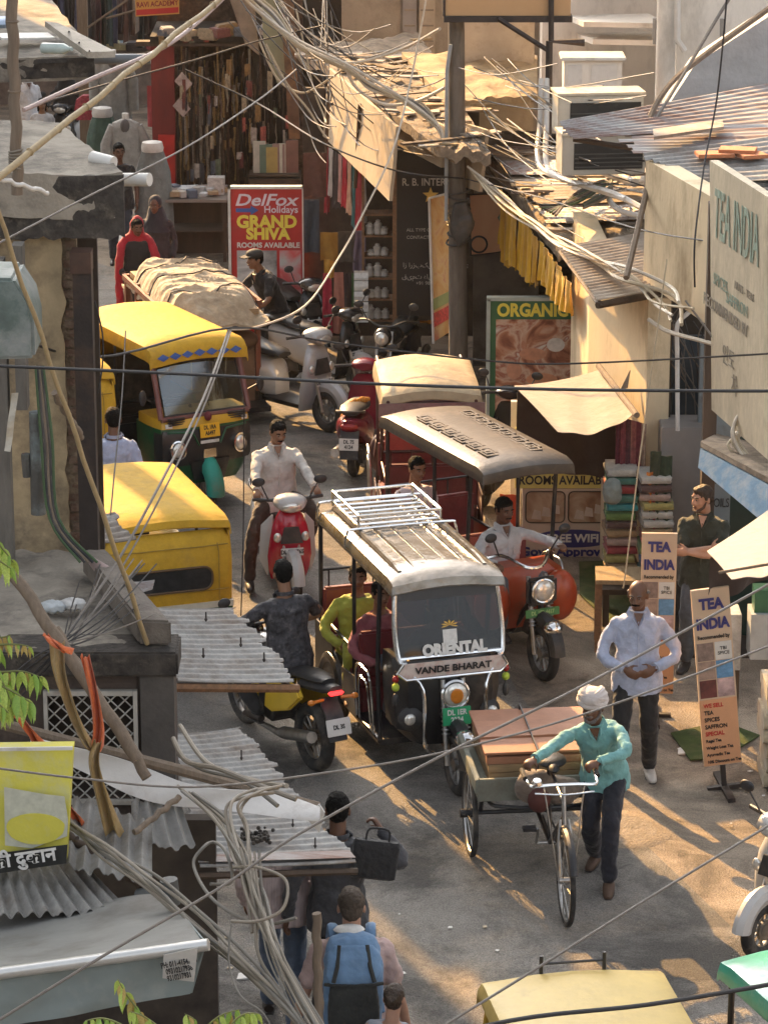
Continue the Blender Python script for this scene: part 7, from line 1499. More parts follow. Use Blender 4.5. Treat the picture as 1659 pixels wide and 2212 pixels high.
awn('cloth_awning', 'white cloth awning entering from the right edge above the tilted tea sign', Q4, .06, cloth('white awning sheet', (.31,.28,.265), .08, 4, .3, 10))
hang(D(1535,1205,24.7), D(1720,1130,25.2), .38, 'dark_cloth', CLOTHB, None, 2, .04); tag([o for o in COL.objects if o.name.startswith('dark_cloth')][-1], 'dark brown cloth hanging under the white awning at the right edge', 'cloth')
o = obj('awning_pole', MB().rod(D(1552,1237,23.7), D(1740,1205,23.5), .012, 6), GREYWD); tag(o, 'thin bar along the front of the white awning at the right edge', 'pole')
# carpets and stacks
t = thing('carpet_rack', 'row of dark red and striped carpets hanging beside the cream wall under the awning', 'carpets')
for k in range(6):
    a, b = D(1330+11*k,898+3*k,29.3), D(1341+11*k,901+3*k,29.3); hang(a, b, .95-.04*k, 'carpet', cloth(f'carpet {k}', ((.12,.02,.03),(.20,.04,.05),(.10,.03,.04),(.28,.09,.08),(.16,.03,.04),(.30,.20,.14))[k], .4, 20), t, .8, .02)
for px0, px1, y0, y1, c, lb in ((1404,1428,975,1120,(.05,.06,.03),'dark olive dress hanging in the shop mouth'),(1424,1452,985,1175,(.035,.055,.028),'dark green dress hanging in the shop mouth'),(1396,1412,1020,1095,(.55,.18,.03),'orange embroidered scarf hanging by the dark dresses'),(1408,1420,1060,1200,(.30,.03,.04),'narrow red scarf hanging below the orange one')):
    a, b = D(px0,y0,28.9), D(px1,y0,28.9); tag(hang(a, b, a.z-D(px0,y1,28.9).z, 'hanging_dress', cloth('dress '+lb[:12], c, .35, 15), None, 1.2, .04), lb, 'dress' if 'dress' in lb[:18] else 'scarf', 'clothes hung in the right shop mouth')
random.seed(21)
cols = [(.35,.30,.10),(.20,.17,.06),(.08,.20,.16),(.28,.05,.05),(.05,.10,.20),(.30,.20,.10),(.45,.42,.36),(.12,.20,.06),(.40,.08,.10),(.10,.06,.05),(.05,.25,.27),(.35,.25,.20)]
cn = ['ochre','olive','sea green','dark red','navy','tan','cream','leaf green','crimson','dark brown','turquoise','beige']
for col in range(2):
    for k in range(13):
        z = .42 + .085*k; ci = random.randrange(12); x = 2.23 + .30*col
        o = obj('folded_fabric', MB().loft([[(a+random.uniform(-.012,.012), b, c) for b, c in rrect(.40,.075,.03,2)] for a in (-.14,-.05,.05,.14)]), cloth('fabric '+cn[ci], cols[ci], .25, 14)); o.location = (x+random.uniform(-.02,.02), 29.3-.25*col+random.uniform(-.02,.02), z); o.rotation_euler[2] = random.uniform(-.08,.08)
        wh = 'bottom' if k < 4 else 'middle' if k < 9 else 'top'
        tag(o, f'{cn[ci]} folded fabric near the {wh} of the {"left" if col == 0 else "right"} textile stack', 'fabric', 'folded fabrics stacked by the shop mouth')
t = thing('stack_bench', 'dark low bench carrying the stacks of folded fabric', 'bench', (2.38,29.2,0)); obj('top', MB().bx(-.35,.35,-.35,.3,.33,.38), DARKW, t)
for q in (-1,1):
    for r in (-1,1): obj('leg', MB().bx(q*.3-.03,q*.3+.03,r*.27-.03,r*.27+.03,0,.33), DARKW, t)
o = obj('grey_sack', MB().ball((0,0,.0),(.10,.09,.13),14,10), cloth('grey green plastic', (.20,.23,.21), .2, 6)); o.location = D(1322,1062,28.9); bake(o,.02,2,.05,.08); tag(o, 'grey green plastic sack hanging by the textile stacks', 'sack')
t = thing('wooden_table', 'small worn wooden table standing on the green mat beside the tea sign', 'table', (2.24,28.35,0), -.05)
obj('tabletop', MB().bx(-.30,.34,-.22,.22,.66,.70), M('pale worn wood', (.27,.19,.10), .75, 0, .2, 5, .2, 30, stretch=(5,1,5)), t, bevel=.005)
for q in (-1,1):
    for r in (-1,1): obj('leg', MB().bx(q*.27-.03,q*.27+.03,r*.18-.03,r*.18+.03,0,.66), WOOD, t)
GM = M('green turf mat', (.055,.085,.018), .95, 0, .3, 9, .8, 150, dirt=(.16,.14,.06), da=.35)
def mat_(pts, label):
    o = obj('green_mat', MB().prism([G(a,b,.012) for a,b in pts], (0,0,.012)), GM); tag(o, label, 'mat', 'green turf mats')
mat_([(1252,1285),(1330,1360),(1392,1345),(1330,1212),(1250,1215)], 'green turf mat under the wooden table')
mat_([(1448,1585),(1490,1643),(1560,1640),(1640,1590),(1560,1560)], 'green turf mat on the ground left of the tilted tea sign')
o = obj('paper_sheet', MB().prism([G(1462,1618,.01),G(1485,1630,.01),G(1478,1612,.01)], (0,0,.006)), WHITE); tag(o, 'scrap of white paper by the green mat', 'paper')
t = thing('stool_box', 'white printed box on a dark wooden stand behind the tilted tea sign', 'box')
c0 = D(1530,1510,26.2); obj('box', MB().bx(c0.x-.06,c0.x+.25,26.1,26.4,.55,1.05), M('white printed box', (.42,.42,.40), .6, 0, .35, 12, .05), t, bevel=.006)
for q in (0,1): obj('leg', MB().bx(c0.x-.03+.22*q,c0.x+.03+.22*q,26.15,26.22,0,.55), DARKW, t)
t2 = thing('sack_stack', 'pile of flat pale sacks at the right edge behind the tilted sign', 'sacks')
for k in range(7):
    o = obj('flat_sack', MB().loft([[(a, b, c) for b, c in rrect(.5,.12,.05,3)] for a in (-.3,-.1,.1,.3)]), cloth('jute sack', (.36,.30,.20), .2, 9), t2); o.location = (3.38+random.uniform(-.03,.03), 24.9, .1+.125*k)
t = thing('wooden_bench', 'low dark bench with splayed legs at the right edge of the pavement', 'bench', (3.55,24.6,0), .3)
obj('seat', MB().bx(-.4,.4,-.12,.12,.38,.42), DARKW, t)
for q in (-1,1): obj('leg', MB().tube([(q*.32,-.12,.38),(q*.36,-.30,.02)],.02,6), DARKW, t); obj('foot', MB().tube([(q*.36,-.45,.02),(q*.36,.2,.02)],.02,6), DARKW, t)
t = thing('fire_box', 'pale box with a green top on the shop counter at the right edge', 'box'); c0 = D(1632,1320,26.0); obj('base', MB().bx(c0.x-.05,c0.x+.25,25.9,26.2,c0.z-.4,c0.z), M('pale box', (.35,.37,.36), .6), t); obj('top', MB().bx(c0.x-.02,c0.x+.2,25.95,26.15,c0.z+.001,c0.z+.2), M('green box', (.02,.10,.05), .4), t)
# litter, manhole, kerb edge
t = thing('manhole', 'round worn manhole cover set in concrete near the turbaned man', 'manhole', tuple(G(1345,1792,.0)))
obj('collar', MB().lathe([(.44,-.02),(.40,.004),(.272,.008),(.272,-.02)], (0,0,0), (0,0,1), 36), M('manhole concrete', (.25,.20,.145), .95, 0, .25, 4, 1, 60, grain=(70,.35)), t); obj('cover', MB().lathe([(.27,-.02),(.27,.008),(.0,.010)], (0,0,0), (0,0,1), 30, cap=False), M('manhole cover', (.21,.175,.135), .9, 0, .25, 6, 1, 50, grain=(60,.35)), t)
random.seed(31)
for k in range(18):
    px, py = random.choice(((random.uniform(860,1100),random.uniform(1950,2180)),(random.uniform(1380,1650),random.uniform(1650,1800)),(random.uniform(460,560),random.uniform(2000,2150))))
    c = G(px,py,.008); a = random.uniform(0,6); r = random.uniform(.012,.03)
    o = obj('paper_scrap', MB().prism([c+Vector((r*cos(a+j*1.6)*random.uniform(.6,1.2), r*sin(a+j*1.6)*random.uniform(.6,1.2), .004)) for j in range(4)], (0,0,.005)), [WHITE,M('tan scrap', (.4,.32,.22))][k % 2]); tag(o, f'{"white" if k % 2 == 0 else "tan"} scrap of litter lying on the dusty road', 'litter', 'scraps of litter on the road')
for px, py, lb in ((528,2110,'pale flattened paper cup on the ground below the box awning'),(1475,1625,'white leaflet beside the green mat')):
    c = G(px,py,.008); o = obj('flat_paper', MB().prism([c+Vector((-.05,-.06,0)),c+Vector((.06,-.04,0)),c+Vector((.05,.06,0)),c+Vector((-.04,.04,0))], (0,0,.012)), WHITE); tag(o, lb, 'paper')
# ---------------------------------------------------------------- poles, cables, conduits, leaves
WB = M('black cable', (.02,.018,.018), .5, 0, .2, 30, .05); WG = M('grey cable', (.16,.14,.12), .6, 0, .2, 30, .05); WT = M('tan cable', (.46,.38,.26), .6, 0, .15, 20, .05); WW = M('pale cable', (.55,.49,.40), .6, 0, .15, 20, .05); WP = M('pinkish cable', (.40,.30,.27), .6, 0, .15, 20, .05)
def cable(label, pts, r, mat, k=6, n=6, group='cables across the street'):
    if label.startswith('thin dark wire in'): label = label.replace('dark', {'weathered': 'brown'}.get(mat.name.split()[0], mat.name.split()[0]), 1)
    o = obj('cable', MB().tube(smooth_path([D(*p) for p in pts], k), r, n), mat); tag(o, label, 'cable', group); return o
cable('thick black cable running straight across the whole street at mid height', [(-40,789,15.5),(400,808,15.5),(830,830,15.5),(1250,842,15.5),(1700,845,15.5)], .0085, WB, 8, 8)
cable('thin black cable sagging across above the black roofed rickshaw', [(-30,700,0+20),(205,772,22),(500,708,24),(720,740,26),(1060,780,27),(1250,785,27),(1700,762,26)], .009, WB)
cable('black cable crossing the lower right corner over the yellow roof', [(760,2290,12),(1100,2205,12),(1400,2170,12),(1700,2120,12)], .010, WB, 6, 8)
cable('grey cable rising from the bottom left to the right edge below the tilted sign', [(-20,2215,12.5),(240,2055,12.7),(480,1915,13),(640,1805,13.2),(940,1640,13.6),(1280,1470,14),(1700,1240,14.5)], .0065, WG)
cable('second grey cable rising from behind the tin awnings towards the right edge', [(0,1660,14),(180,1682,14),(420,1700,14),(700,1670,14.4),(980,1620,14.8),(1300,1530,15),(1700,1380,15.4)], .0055, WG)
cable('lone grey cable crossing the empty road at the lower right', [(960,2215,12.5),(1130,2110,12.7),(1400,1940,13),(1690,1765,13.4)], .006, WG)
cable('tan cable hanging from the roof edge down to the yellow rickshaw', [(920,0,34),(890,160,34),(850,320,33.5),(780,470,33),(730,560,32.5),(660,660,31.5),(560,705,30.5),(495,712,30)], .011, WW)
cable('grey stay wire running down from the wire knot past the green rickshaw', [(495,712,24),(440,860,22),(360,1020,20.5),(250,1220,19.5),(130,1390,18.6)], .010, WG)
cable('second grey stay wire running beside the first past the yellow rickshaw', [(500,712,24),(445,868,22),(370,1030,20.5),(262,1230,19.5),(150,1400,18.6)], .007, WG)
cable('thin black wire hanging plumb beside the scooter rider', [(528,880,27),(526,1150,27),(521,1330,27)], .006, WB)
cable('thin black wire looping down beside the iron pillar', [(205,650,21),(222,720,21),(222,790,21),(212,850,21)], .006, WB)
cable('thin wire dropping in front of the green rickshaw roof', [(272,715,26),(264,860,25),(250,1000,24),(238,1130,23)], .006, WB)
cable('thin grey wire across the top left in front of the dress forms', [(-20,535,18),(200,420,19),(400,320,20),(560,215,22),(640,150,24)], .006, WG)
cable('thin dark wire in front of the jewellery shop front', [(50,235,30),(220,185,33),(420,130,36),(560,88,38),(700,55,38)], .010, WB)
cable('pinkish cable crossing at the top left above the grey pipe', [(52,238,24),(200,170,25),(340,110,26),(420,55,27),(500,-20,28)], .018, WP)
cable('dark wire hanging in front of the jewellery shop towards the pole', [(400,150,40),(560,225,39),(700,310,37),(860,370,36),(1000,385,36)], .010, WB)
cable('dark wire running from the pole to the tea shop wall', [(1000,385,36),(1180,430,33),(1400,500,29.5),(1700,540,27)], .008, WB)
random.seed(14)
for k in range(7):
    o_ = 5*k; dz = random.uniform(-8,8)
    cable('pale cable in the bundle looping along the stone shop roof edge', [(500+4*k,-30,38),(560+6*k,30+dz,38),(640+3*k,90+dz+4*k,37.5),(740+4*k,140+dz+3*k,37),(800,175+o_*.8+dz,36.8),(880+4*k,225+dz,36.6),(945,275+dz,36.3),(958,300+3*k,36.2)], random.uniform(.012,.020), [WW,WT,WW,WT,WG,WW,WT][k], group='pale cables along the stone shop roof')
cable('pale cable swinging up from the roof edge to the concrete pole', [(640,95,37.8),(700,125,37.5),(770,135,37.2),(870,105,36.8),(950,62,36.2)], .02, WW)
cable('pale cable dipping in a deep loop under the roof edge', [(745,140,37),(770,190,37),(830,225,36.8),(900,218,36.6),(960,190,36.3)], .02, WW)
cable('dark cable looping low over the beige cloth boards', [(560,88,38.5),(600,170,38.3),(650,200,38),(690,185,37.8),(740,150,37.6)], .014, WT)
cable('thin pale cable hanging down beside the beige boards', [(575,95,38.2),(620,180,38),(665,235,37.8),(700,290,37.6),(712,300,37.5)], .012, WT)
cable('thin wire hanging from the leaning boards to the scarves', [(640,20,38.5),(660,110,38.2),(680,200,38),(700,250,37.8),(705,265,37.6)], .011, WT)
for k in range(5):
    cable('pale cable in the bundle lying over the brown corrugated roof', [(1010+4*k,360+4*k,35.5),(1085+random.uniform(-6,16),425+random.uniform(-6,24),34.5),(1150+random.uniform(-6,22),475+random.uniform(-6,20),33.2),(1205+random.uniform(-4,20),518+random.uniform(-6,18),31.6),(1270+8*k,545+8*k,30.4),(1340+random.uniform(0,40),575+random.uniform(0,40),29.3),(1420+random.uniform(-20,40),615+random.uniform(0,60),28.8),(1470+random.uniform(-30,60),650+random.uniform(0,90),28)], random.uniform(.012,.019), [WW,WT,WW,WT,WT][k], group='pale cables over the brown roof')
cable('pale cable slanting down from the dark shop mouth to the right edge', [(1400,690,28.9),(1440,715,28.7),(1510,735,28.2),(1590,755,27.6),(1700,775,27)], .020, WW)
cable('thin grey cable dropping steeply in front of the dark shop mouth', [(1480,650,28.2),(1560,760,27.6),(1600,850,27),(1640,930,26.8)], .010, WG)
cable('brown rope running from the brown roof up to the grey gable', [(1352,600,28.9),(1380,480,29.6),(1400,380,30.2),(1395,280,31),(1440,190,31.5),(1520,120,32),(1700,-10,32.5)], .03, GREYWD)
cable('grey wire beside the brown rope by the gable', [(1395,290,31),(1470,170,31.5),(1560,20,32),(1600,-40,32)], .018, WG)
cable('black wire dropping down the tin roofs at the right', [(1570,-20,29),(1560,100,29),(1545,230,29),(1520,360,28.6),(1500,520,28),(1500,620,28)], .009, WB)
cable('thin olive wire hanging beside the drain pipe towards the elderly man', [(1440,560,28),(1410,780,27.8),(1380,1000,27.6),(1350,1240,27.4),(1345,1270,27.4)], .007, WT)
for k in range(8):
    a = random.uniform(-1,1); cable('pale cable in the tangle on the right wall above the blue fascia', [(1700,835+9*k,27),(1620+20*a,880+8*k,27),(1590+15*a,930+6*k,26.9),(1610+10*k,990+6*k,26.8),(1690,1010+8*k,26.8)], .014, [WW,WT][k % 2], group='tangled cables on the right wall')
random.seed(4)
for k in range(22):
    a0 = Vector((random.uniform(1395,1540), random.uniform(640,700), 0)); a1 = Vector((random.uniform(1400,1540), random.uniform(760,930), 0))
    cable('thin dark wire in the tangle hanging in the dark shop mouth', [(a0.x,a0.y,30),(a0.x*.6+a1.x*.4+random.uniform(-30,30),a0.y*.6+a1.y*.4,29.8),(a1.x,a1.y,29.8)], .006, [WB,WG,GREYWD][k % 3], 5, 5, 'wires in the dark shop mouth')
random.seed(61)
for k in range(34):
    x0 = random.uniform(480,720); y0 = random.uniform(-40,60); x1 = random.uniform(680,1010); y1 = y0 + random.uniform(60,330); dp = random.uniform(20,90)
    cable('thin dark wire in the tangle strung over the stone shop roof', [(x0,y0,39),(x0*.7+x1*.3,y0*.7+y1*.3+dp*.8,38.2),(x0*.3+x1*.7,y0*.3+y1*.7+dp,37.4),(x1,y1,36.4)], random.uniform(.005,.009), [WB,WB,WB,WG,WT][k % 5], 5, 5, 'thin wires over the stone shop')
for k in range(26):
    x0 = random.uniform(990,1120); y0 = random.uniform(120,380); x1 = x0 + random.uniform(120,420); y1 = y0 + random.uniform(-20,200); dp = random.uniform(5,60)
    cable('thin dark wire in the tangle strung over the littered roof', [(x0,y0,36.0),(x0*.6+x1*.4,y0*.6+y1*.4+dp,34.5),(x1,y1,32.4)], random.uniform(.005,.010), [WB,WB,WG][k % 3], 5, 5, 'thin wires over the littered roof')
# conduits and hoses on the littered roof
def hose(label, pts, r, mat, z=3.25, group='pipes on the littered roof'):
    o = obj('hose', MB().tube(smooth_path([G(a,b,z) for a,b in pts], 6), r, 8), mat); tag(o, label, 'pipe', group)
cable('pale conduit running down the dark frame onto the littered roof, left of two', [(1168,170,35.5),(1166,260,35.3),(1160,330,34.8),(1170,365,34),(1210,385,33.4),(1290,410,32.6),(1350,430,32)], .03, PVC, group='pipes on the littered roof')
cable('pale conduit running down the dark frame onto the littered roof, right of two', [(1180,170,35.5),(1180,270,35.2),(1178,335,34.6),(1190,370,33.8),(1240,395,33),(1330,420,32.2),(1420,470,31.5)], .03, PVC, group='pipes on the littered roof')
hose('white pipe lying diagonally across the littered roof below the air conditioners', [(1208,335),(1290,365),(1370,395)], .05, PVC, 3.3)
hose('curling pale hose on the littered roof', [(1320,405),(1315,430),(1340,455),(1400,468),(1440,460)], .03, PVC)
for k in range(6): hose('dark green hose in the coil on the littered roof', [(1170+6*k,450+3*k),(1240,440-4*k),(1300,405-3*k),(1320,390+3*k),(1310,410+3*k),(1260,440+2*k)], .014, [GCAB,DARK,GREYWD][k % 3], 3.3, 'coiled hoses on the littered roof')
# bamboo and wooden poles
def pole(label, a, b, r0, r1, mat, knots=0):
    a, b = D(*a), D(*b); mb = MB(); n = 18
    mb.tube([a.lerp(b, i/n) + Vector((.006*sin(i*1.7),0,.006*cos(i*1.3))) for i in range(n+1)], [r0+(r1-r0)*i/n for i in range(n+1)], 10)
    for k in range(knots): mb.torus(a.lerp(b, (k+.5)/knots), r0*1.02, r0*.18, (b-a), 12, 5)
    o = obj('wooden_pole', mb, mat); tag(o, label, 'pole', 'poles at the left'); return o
pole('thick upright grey bamboo pole at the top left edge', (25,-30,16.5), (40,420,16.5), .030, .030, GREYWD, 3)
pole('long pale bamboo pole slanting across the top left', (-30,405,15.8), (486,-10,18.2), .019, .015, BAMBOO, 9)
lash = MB()
for k in range(6): lash.torus(D(35,325+7*k,16.5), .034, .007, (.1*k-.2,0,1), 14, 5)
o = obj('lashing', lash, M('grey rope', (.22,.19,.15), .9)); tag(o, 'grey rope lashing wound around the upright bamboo pole', 'rope')
pole('short white stick under the bamboo crossing', (-10,383,15.9), (106,417,16.2), .012, .012, PVC)
pole('grey broom stick leaning down past the tin hood', (118,850,18.2), (178,945,18.6), .020, .020, GREYWD)
pole('thin long cane leaning from the wall over the yellow rickshaw', (-10,440,17.5), (320,1390,19.0), .013, .016, BAMBOO)
pole('thick weathered plank pole slanting down to the lattice window', (-20,1165,17.8), (300,1640,17.4), .036, .040, GREYWD)
pole('second plank pole slanting behind the white tarpaulin', (120,1360,17.9), (320,1680,17.5), .030, .032, GREYWD)
pole('brown bamboo slanting below the yellow sign', (140,1800,16.9), (330,1930,16.6), .026, .022, DARKW, 4)
pole('thin dark stick resting on the tin sheets', (290,1800,17.0), (390,1720,17.3), .018, .018, GREYWD)
pole('split post standing in front of the man with the backpack', (684,1975,16.8), (690,2260,16.8), .026, .030, GREYWD)
# cloth tied on the plank pole
def rag(label, pts, w_, mat):
    p = smooth_path([D(*q) for q in pts], 6); n = len(p)-1
    def fn(u, v):
        i = min(int(v*n), n-1); f = v*n-i; c = p[i].lerp(p[i+1], f); ww = w_[0]+(w_[1]-w_[0])*v
        return c + Vector(((u-.5)*ww, .03*sin(9*u+5*v)-.03, .01*sin(14*u)))
    o = obj('cloth_rag', MB().grid(14, 24, fn, .006, (0,-1,0)), mat); tag(o, label, 'cloth', 'rags tied to the plank pole'); return o
ORC = cloth('orange rag cloth', (.52,.11,.025), .15, 9); OCH = cloth('ochre rag cloth', (.33,.22,.085), .18, 9)
rag('orange cloth strip hanging from the plank pole', [(185,1415,17.3),(205,1500,17.2),(215,1570,17.2),(212,1615,17.2)], (.05,.07), ORC)
rag('ochre cloth wrapped along the plank pole', [(125,1385,17.4),(130,1450,17.3),(160,1540,17.3),(190,1600,17.2),(205,1615,17.2)], (.09,.04), OCH)
rag('ochre cloth end hanging below the white tarpaulin', [(212,1600,17.1),(205,1650,17.1),(230,1740,17.1),(250,1800,17.1)], (.05,.10), OCH)
rag('orange cloth behind the yellow sign', [(40,1545,17.3),(70,1580,17.3),(90,1610,17.3)], (.05,.06), ORC)
rag('red orange cloth on the tin sheet by the yellow sign', [(140,1740,17.2),(165,1760,17.2),(180,1790,17.2)], (.07,.05), ORC)
rag('orange knot of cloth at the top of the plank pole', [(100,1370,17.4),(125,1390,17.3),(152,1405,17.3)], (.03,.05), ORC)
o = obj('cloth_roll', MB().tube([D(200,1212,20.2), D(232,1240,20.1), D(262,1285,20.0)], [.03,.055,.03], 10), cloth('pinkish grey rag', (.30,.22,.20))); tag(o, 'rolled pinkish grey rag on the roof beside the iron pillar', 'cloth')
for px, py, lb, c in ((115,1310,'crumpled pale plastic bag on the flat roof',(.42,.45,.46)),(158,1305,'small white paper scrap on the flat roof',(.5,.49,.47))):
    o = obj('plastic_litter', MB().ball((0,0,0),(.09,.07,.04),10,7), M('litter '+lb[:9], c, .5)); bake(o,.012,1,.05,.03); o.location = G(px,py,3.27); tag(o, lb, 'litter')
# fan of dark wires on the low roof
random.seed(9)
for k in range(15):
    a = (128+random.uniform(-6,10),1400+random.uniform(-12,8),17.9); b = (290+random.uniform(-130,110),1275+random.uniform(-70,60),18.9+random.uniform(0,.6))
    mid = ((a[0]+b[0])/2+random.uniform(-8,8),(a[1]+b[1])/2+random.uniform(5,22),18.3)
    cable('dark thin wire in the fan gathered at the plank pole', [a,mid,b], .0045, [WB,WG,WB][k % 3], 5, 5, 'wires fanned over the low roof')
for k in range(8):
    cable('dark wire trailing left from the plank pole knot', [(125+3*k,1392,17.9),(80+random.uniform(-10,10),1420+6*k,17.8),(10,1470+10*k,17.7),(-40,1490+14*k,17.7)], .005, WB, 5, 5, 'wires fanned over the low roof')
cable('pale curved wire looping on the tin awning', [(338,1345,19.9),(352,1390,19.7),(350,1430,19.6),(322,1470,19.3)], .008, WG)
cable('dark curved wire lying on the tin awning', [(285,1325,20.2),(330,1335,20),(335,1370,19.8)], .007, WB)
# thick conduit bunch at the lower left
CON = [M('beige conduit', (.20,.17,.13), .55, 0, .12, 7, .05, dirt=(.2,.17,.13), da=.3), M('grey conduit hose', (.17,.155,.13), .55, 0, .15, 7, .05), M('pale conduit', (.27,.235,.185), .55, 0, .1, 7, .05, dirt=(.25,.2,.15), da=.3)]
random.seed(17)
B0 = (622,2120,14.8)
def cond(label, pts, r, m):
    pts = [(a+random.uniform(-13,13)*(0 < i < len(pts)-1 and b < 2080), b+random.uniform(-9,9)*(b < 2080), y_+random.uniform(-.08,.08)) for i, (a, b, y_) in enumerate(pts)]
    label = m.name.split()[0] + ' ' + label.split(' ', 1)[1]
    return cable(label, pts, r*random.uniform(.45,.8), m, 7, 8, 'conduit bunch at the lower left')
starts = [[(375,1590,17.6),(410,1640,17.3),(470,1668,17.0),(560,1690,16.8),(640,1730,16.6)],[(385,1620,17.6),(430,1655,17.3),(520,1685,17.0),(600,1740,16.8)],[(390,1575,17.8),(450,1640,17.4),(540,1680,17.0),(620,1700,16.8)]]
for k, s_ in enumerate(starts): cond('beige conduit running over the lower tin awning under the white tarpaulin', s_, .020, CON[k % 3])
for k in range(5):
    cond('beige conduit dropping from the tarpaulin corner and gathering at the bottom', [(385+8*k,1700+4*k,16.4),(450+10*k,1770,16.1),(500+9*k,1850,15.7),(540+6*k,1930,15.4),(580+5*k,2040,15.0),(625+4*k,2120,14.8),(690+6*k,2240,14.6)], random.uniform(.013,.019), CON[k % 3])
for k in range(6):
    cond('grey conduit running straight from the yellow sign to the bottom bunch', [(138,1775-4*k,16.8),(220,1825+3*k,16.5),(320,1895+6*k,16.1),(420,1975+8*k,15.6),(520,2060+7*k,15.2),(610,2150+6*k,14.8),(680,2250,14.6)], random.uniform(.012,.02), CON[(k+1) % 3])
for k in range(4):
    cond('pale conduit rising in an arch over the lower tin awning', [(545+12*k,2010,15.2),(530+10*k,1900,15.5),(505+10*k,1790,15.9),(500+9*k,1740,16.1),(540+6*k,1715,16.2),(590+6*k,1705,16.3)], .015, CON[2 if k % 2 else 0])
cond('grey conduit curling in a loop above the box awning', [(640,1990,15.3),(560,2000,15.3),(470,1950,15.5),(430,1880,15.7),(430,1830,15.8),(465,1815,15.8),(500,1840,15.7),(490,1900,15.6),(455,1905,15.6)], .016, CON[1])
cond('beige conduit making a wide loop right of the bunch', [(505,1880,15.5),(560,1880,15.4),(620,1910,15.2),(615,1970,15.1),(560,1985,15.1),(500,1990,15.1)], .017, CON[0])
cond('pale conduit hanging down to the bottom edge', [(500,1990,15.0),(495,2080,14.9),(520,2150,14.8),(570,2190,14.7),(600,2250,14.7)], .010, CON[1])
for k in range(5):
    cond('beige conduit falling steeply to the bottom edge', [(520+10*k,1840,15.6),(545+8*k,1950,15.3),(570+8*k,2060,15.0),(610+8*k,2150,14.8),(650+14*k,2250,14.6)], .013, CON[k % 3])
# neem leaves
LEAF = [M('young neem leaf', (.36,.46,.085), .5, 0, .35, 14, .15, 60), M('green neem leaf', (.22,.36,.055), .45, 0, .2, 14, .15, 60), M('dry leaf tip', (.42,.30,.09), .6, 0, .25, 14, .15, 60)]
for m in LEAF:
    b = m.node_tree.nodes['Principled BSDF']; b.inputs['Subsurface Weight'].default_value = .0
def leaf_mesh():
    mb = MB(); L_, n = 1.0, 7; vs = []; fs = []
    for i in range(n+1):
        t_ = i/n; w_ = .17*sin(pi*min(1,t_*1.02)**.8)*(1-.25*t_)+.004; bend = .22*t_*t_; cx_ = -.32*t_*t_
        vs += [(cx_-w_, -bend+.03, -t_), (cx_, -bend, -t_), (cx_+w_, -bend+.03, -t_)]
    for i in range(n): a = 3*i; fs += [(a,a+1,a+4,a+3),(a+1,a+2,a+5,a+4)]
    mb.add(vs, fs); return mesh_of(mb, 'leaf', smooth='all')
LM = {}
for i, m in enumerate(LEAF):
    me = leaf_mesh(); me.materials.append(m); LM[i] = me
def spray(root_t, pts, n, size, mix, droop=.5):
    p = smooth_path([D(*q) for q in pts], 6)
    tw = obj('twig', MB().tube(p, [.006*(1-.8*i/len(p)) for i in range(len(p))], 5), M('green twig', (.16,.17,.05), .6), root_t)
    for k in range(n):
        f = (.12+.88*k/n)*(len(p)-1); i = min(int(f), len(p)-2); c = p[i].lerp(p[i+1], f-i); s_ = -1 if k % 2 else 1
        o = bpy.data.objects.new('leaf', LM[random.choices((0,1,2), mix)[0]]); COL.objects.link(o); o.parent = root_t; o.location = c
        z = size*1.25*random.uniform(.8,1.15)*(1-.25*k/n)
        o.scale = (z*(1 if s_ > 0 else -1), z, z); o.rotation_euler = (random.uniform(-.3,.5), s_*(-random.uniform(.25,.7))-0.1, random.uniform(-.5,.5))
random.seed(23)
t = thing('neem_branch', 'light green neem branch with drooping leaves at the middle of the left edge', 'branch')
for pts, n, sz, mx in (([(-60,1120,10.5),(-15,1160,10.5),(15,1195,10.5),(30,1215,10.5)],12,.075,(5,3,0)), ([(-60,1180,10.4),(-10,1205,10.4),(25,1228,10.4)],10,.075,(5,3,0)), ([(-60,1340,10.5),(-10,1375,10.5),(25,1372,10.5)],12,.05,(1,1,4)),
    ([(-60,1420,10.4),(-10,1395,10.4),(40,1392,10.4),(70,1398,10.4)],14,.045,(1,1,4)), ([(-60,1430,10.3),(-5,1450,10.3),(50,1450,10.3),(95,1465,10.3)],18,.075,(5,3,.4)), ([(-60,1460,10.2),(0,1480,10.2),(40,1500,10.2),(72,1520,10.2)],18,.08,(4,4,0)), ([(-60,1400,10.2),(-20,1440,10.2),(10,1480,10.2),(30,1530,10.2)],16,.08,(4,4,0)), ([(-60,1490,10.1),(-10,1515,10.1),(20,1540,10.1)],12,.07,(4,4,0)),([(-60,1330,10.3),(-20,1380,10.3),(0,1420,10.3)],12,.07,(4,4,0))):
    spray(t, pts, n, sz, mx)
t = thing('neem_branch', 'light green neem branch rising from the bottom edge in front of the box awning', 'branch')
for pts, n, sz, mx in (([(330,2260,10.0),(310,2200,10.0),(275,2150,10.0),(255,2115,10.0)],18,.062,(3,1,3)), ([(300,2270,9.9),(270,2220,9.9),(225,2200,9.9),(185,2205,9.9)],16,.06,(5,3,0)), ([(400,2280,9.9),(350,2225,9.9),(310,2195,9.9),(280,2185,9.9)],18,.065,(5,3,1)),
    ([(430,2280,10),(440,2230,10),(475,2195,10),(520,2180,10)],16,.06,(3,2,3)), ([(470,2280,9.9),(500,2215,9.9),(530,2190,9.9),(560,2190,9.9)],16,.06,(5,3,1)), ([(360,2280,9.8),(390,2230,9.8),(420,2205,9.8),(400,2190,9.8)],14,.055,(2,2,3)),([(300,2290,9.8),(330,2250,9.8),(370,2230,9.8)],16,.06,(5,3,0))):
    spray(t, pts, n, sz, mx)
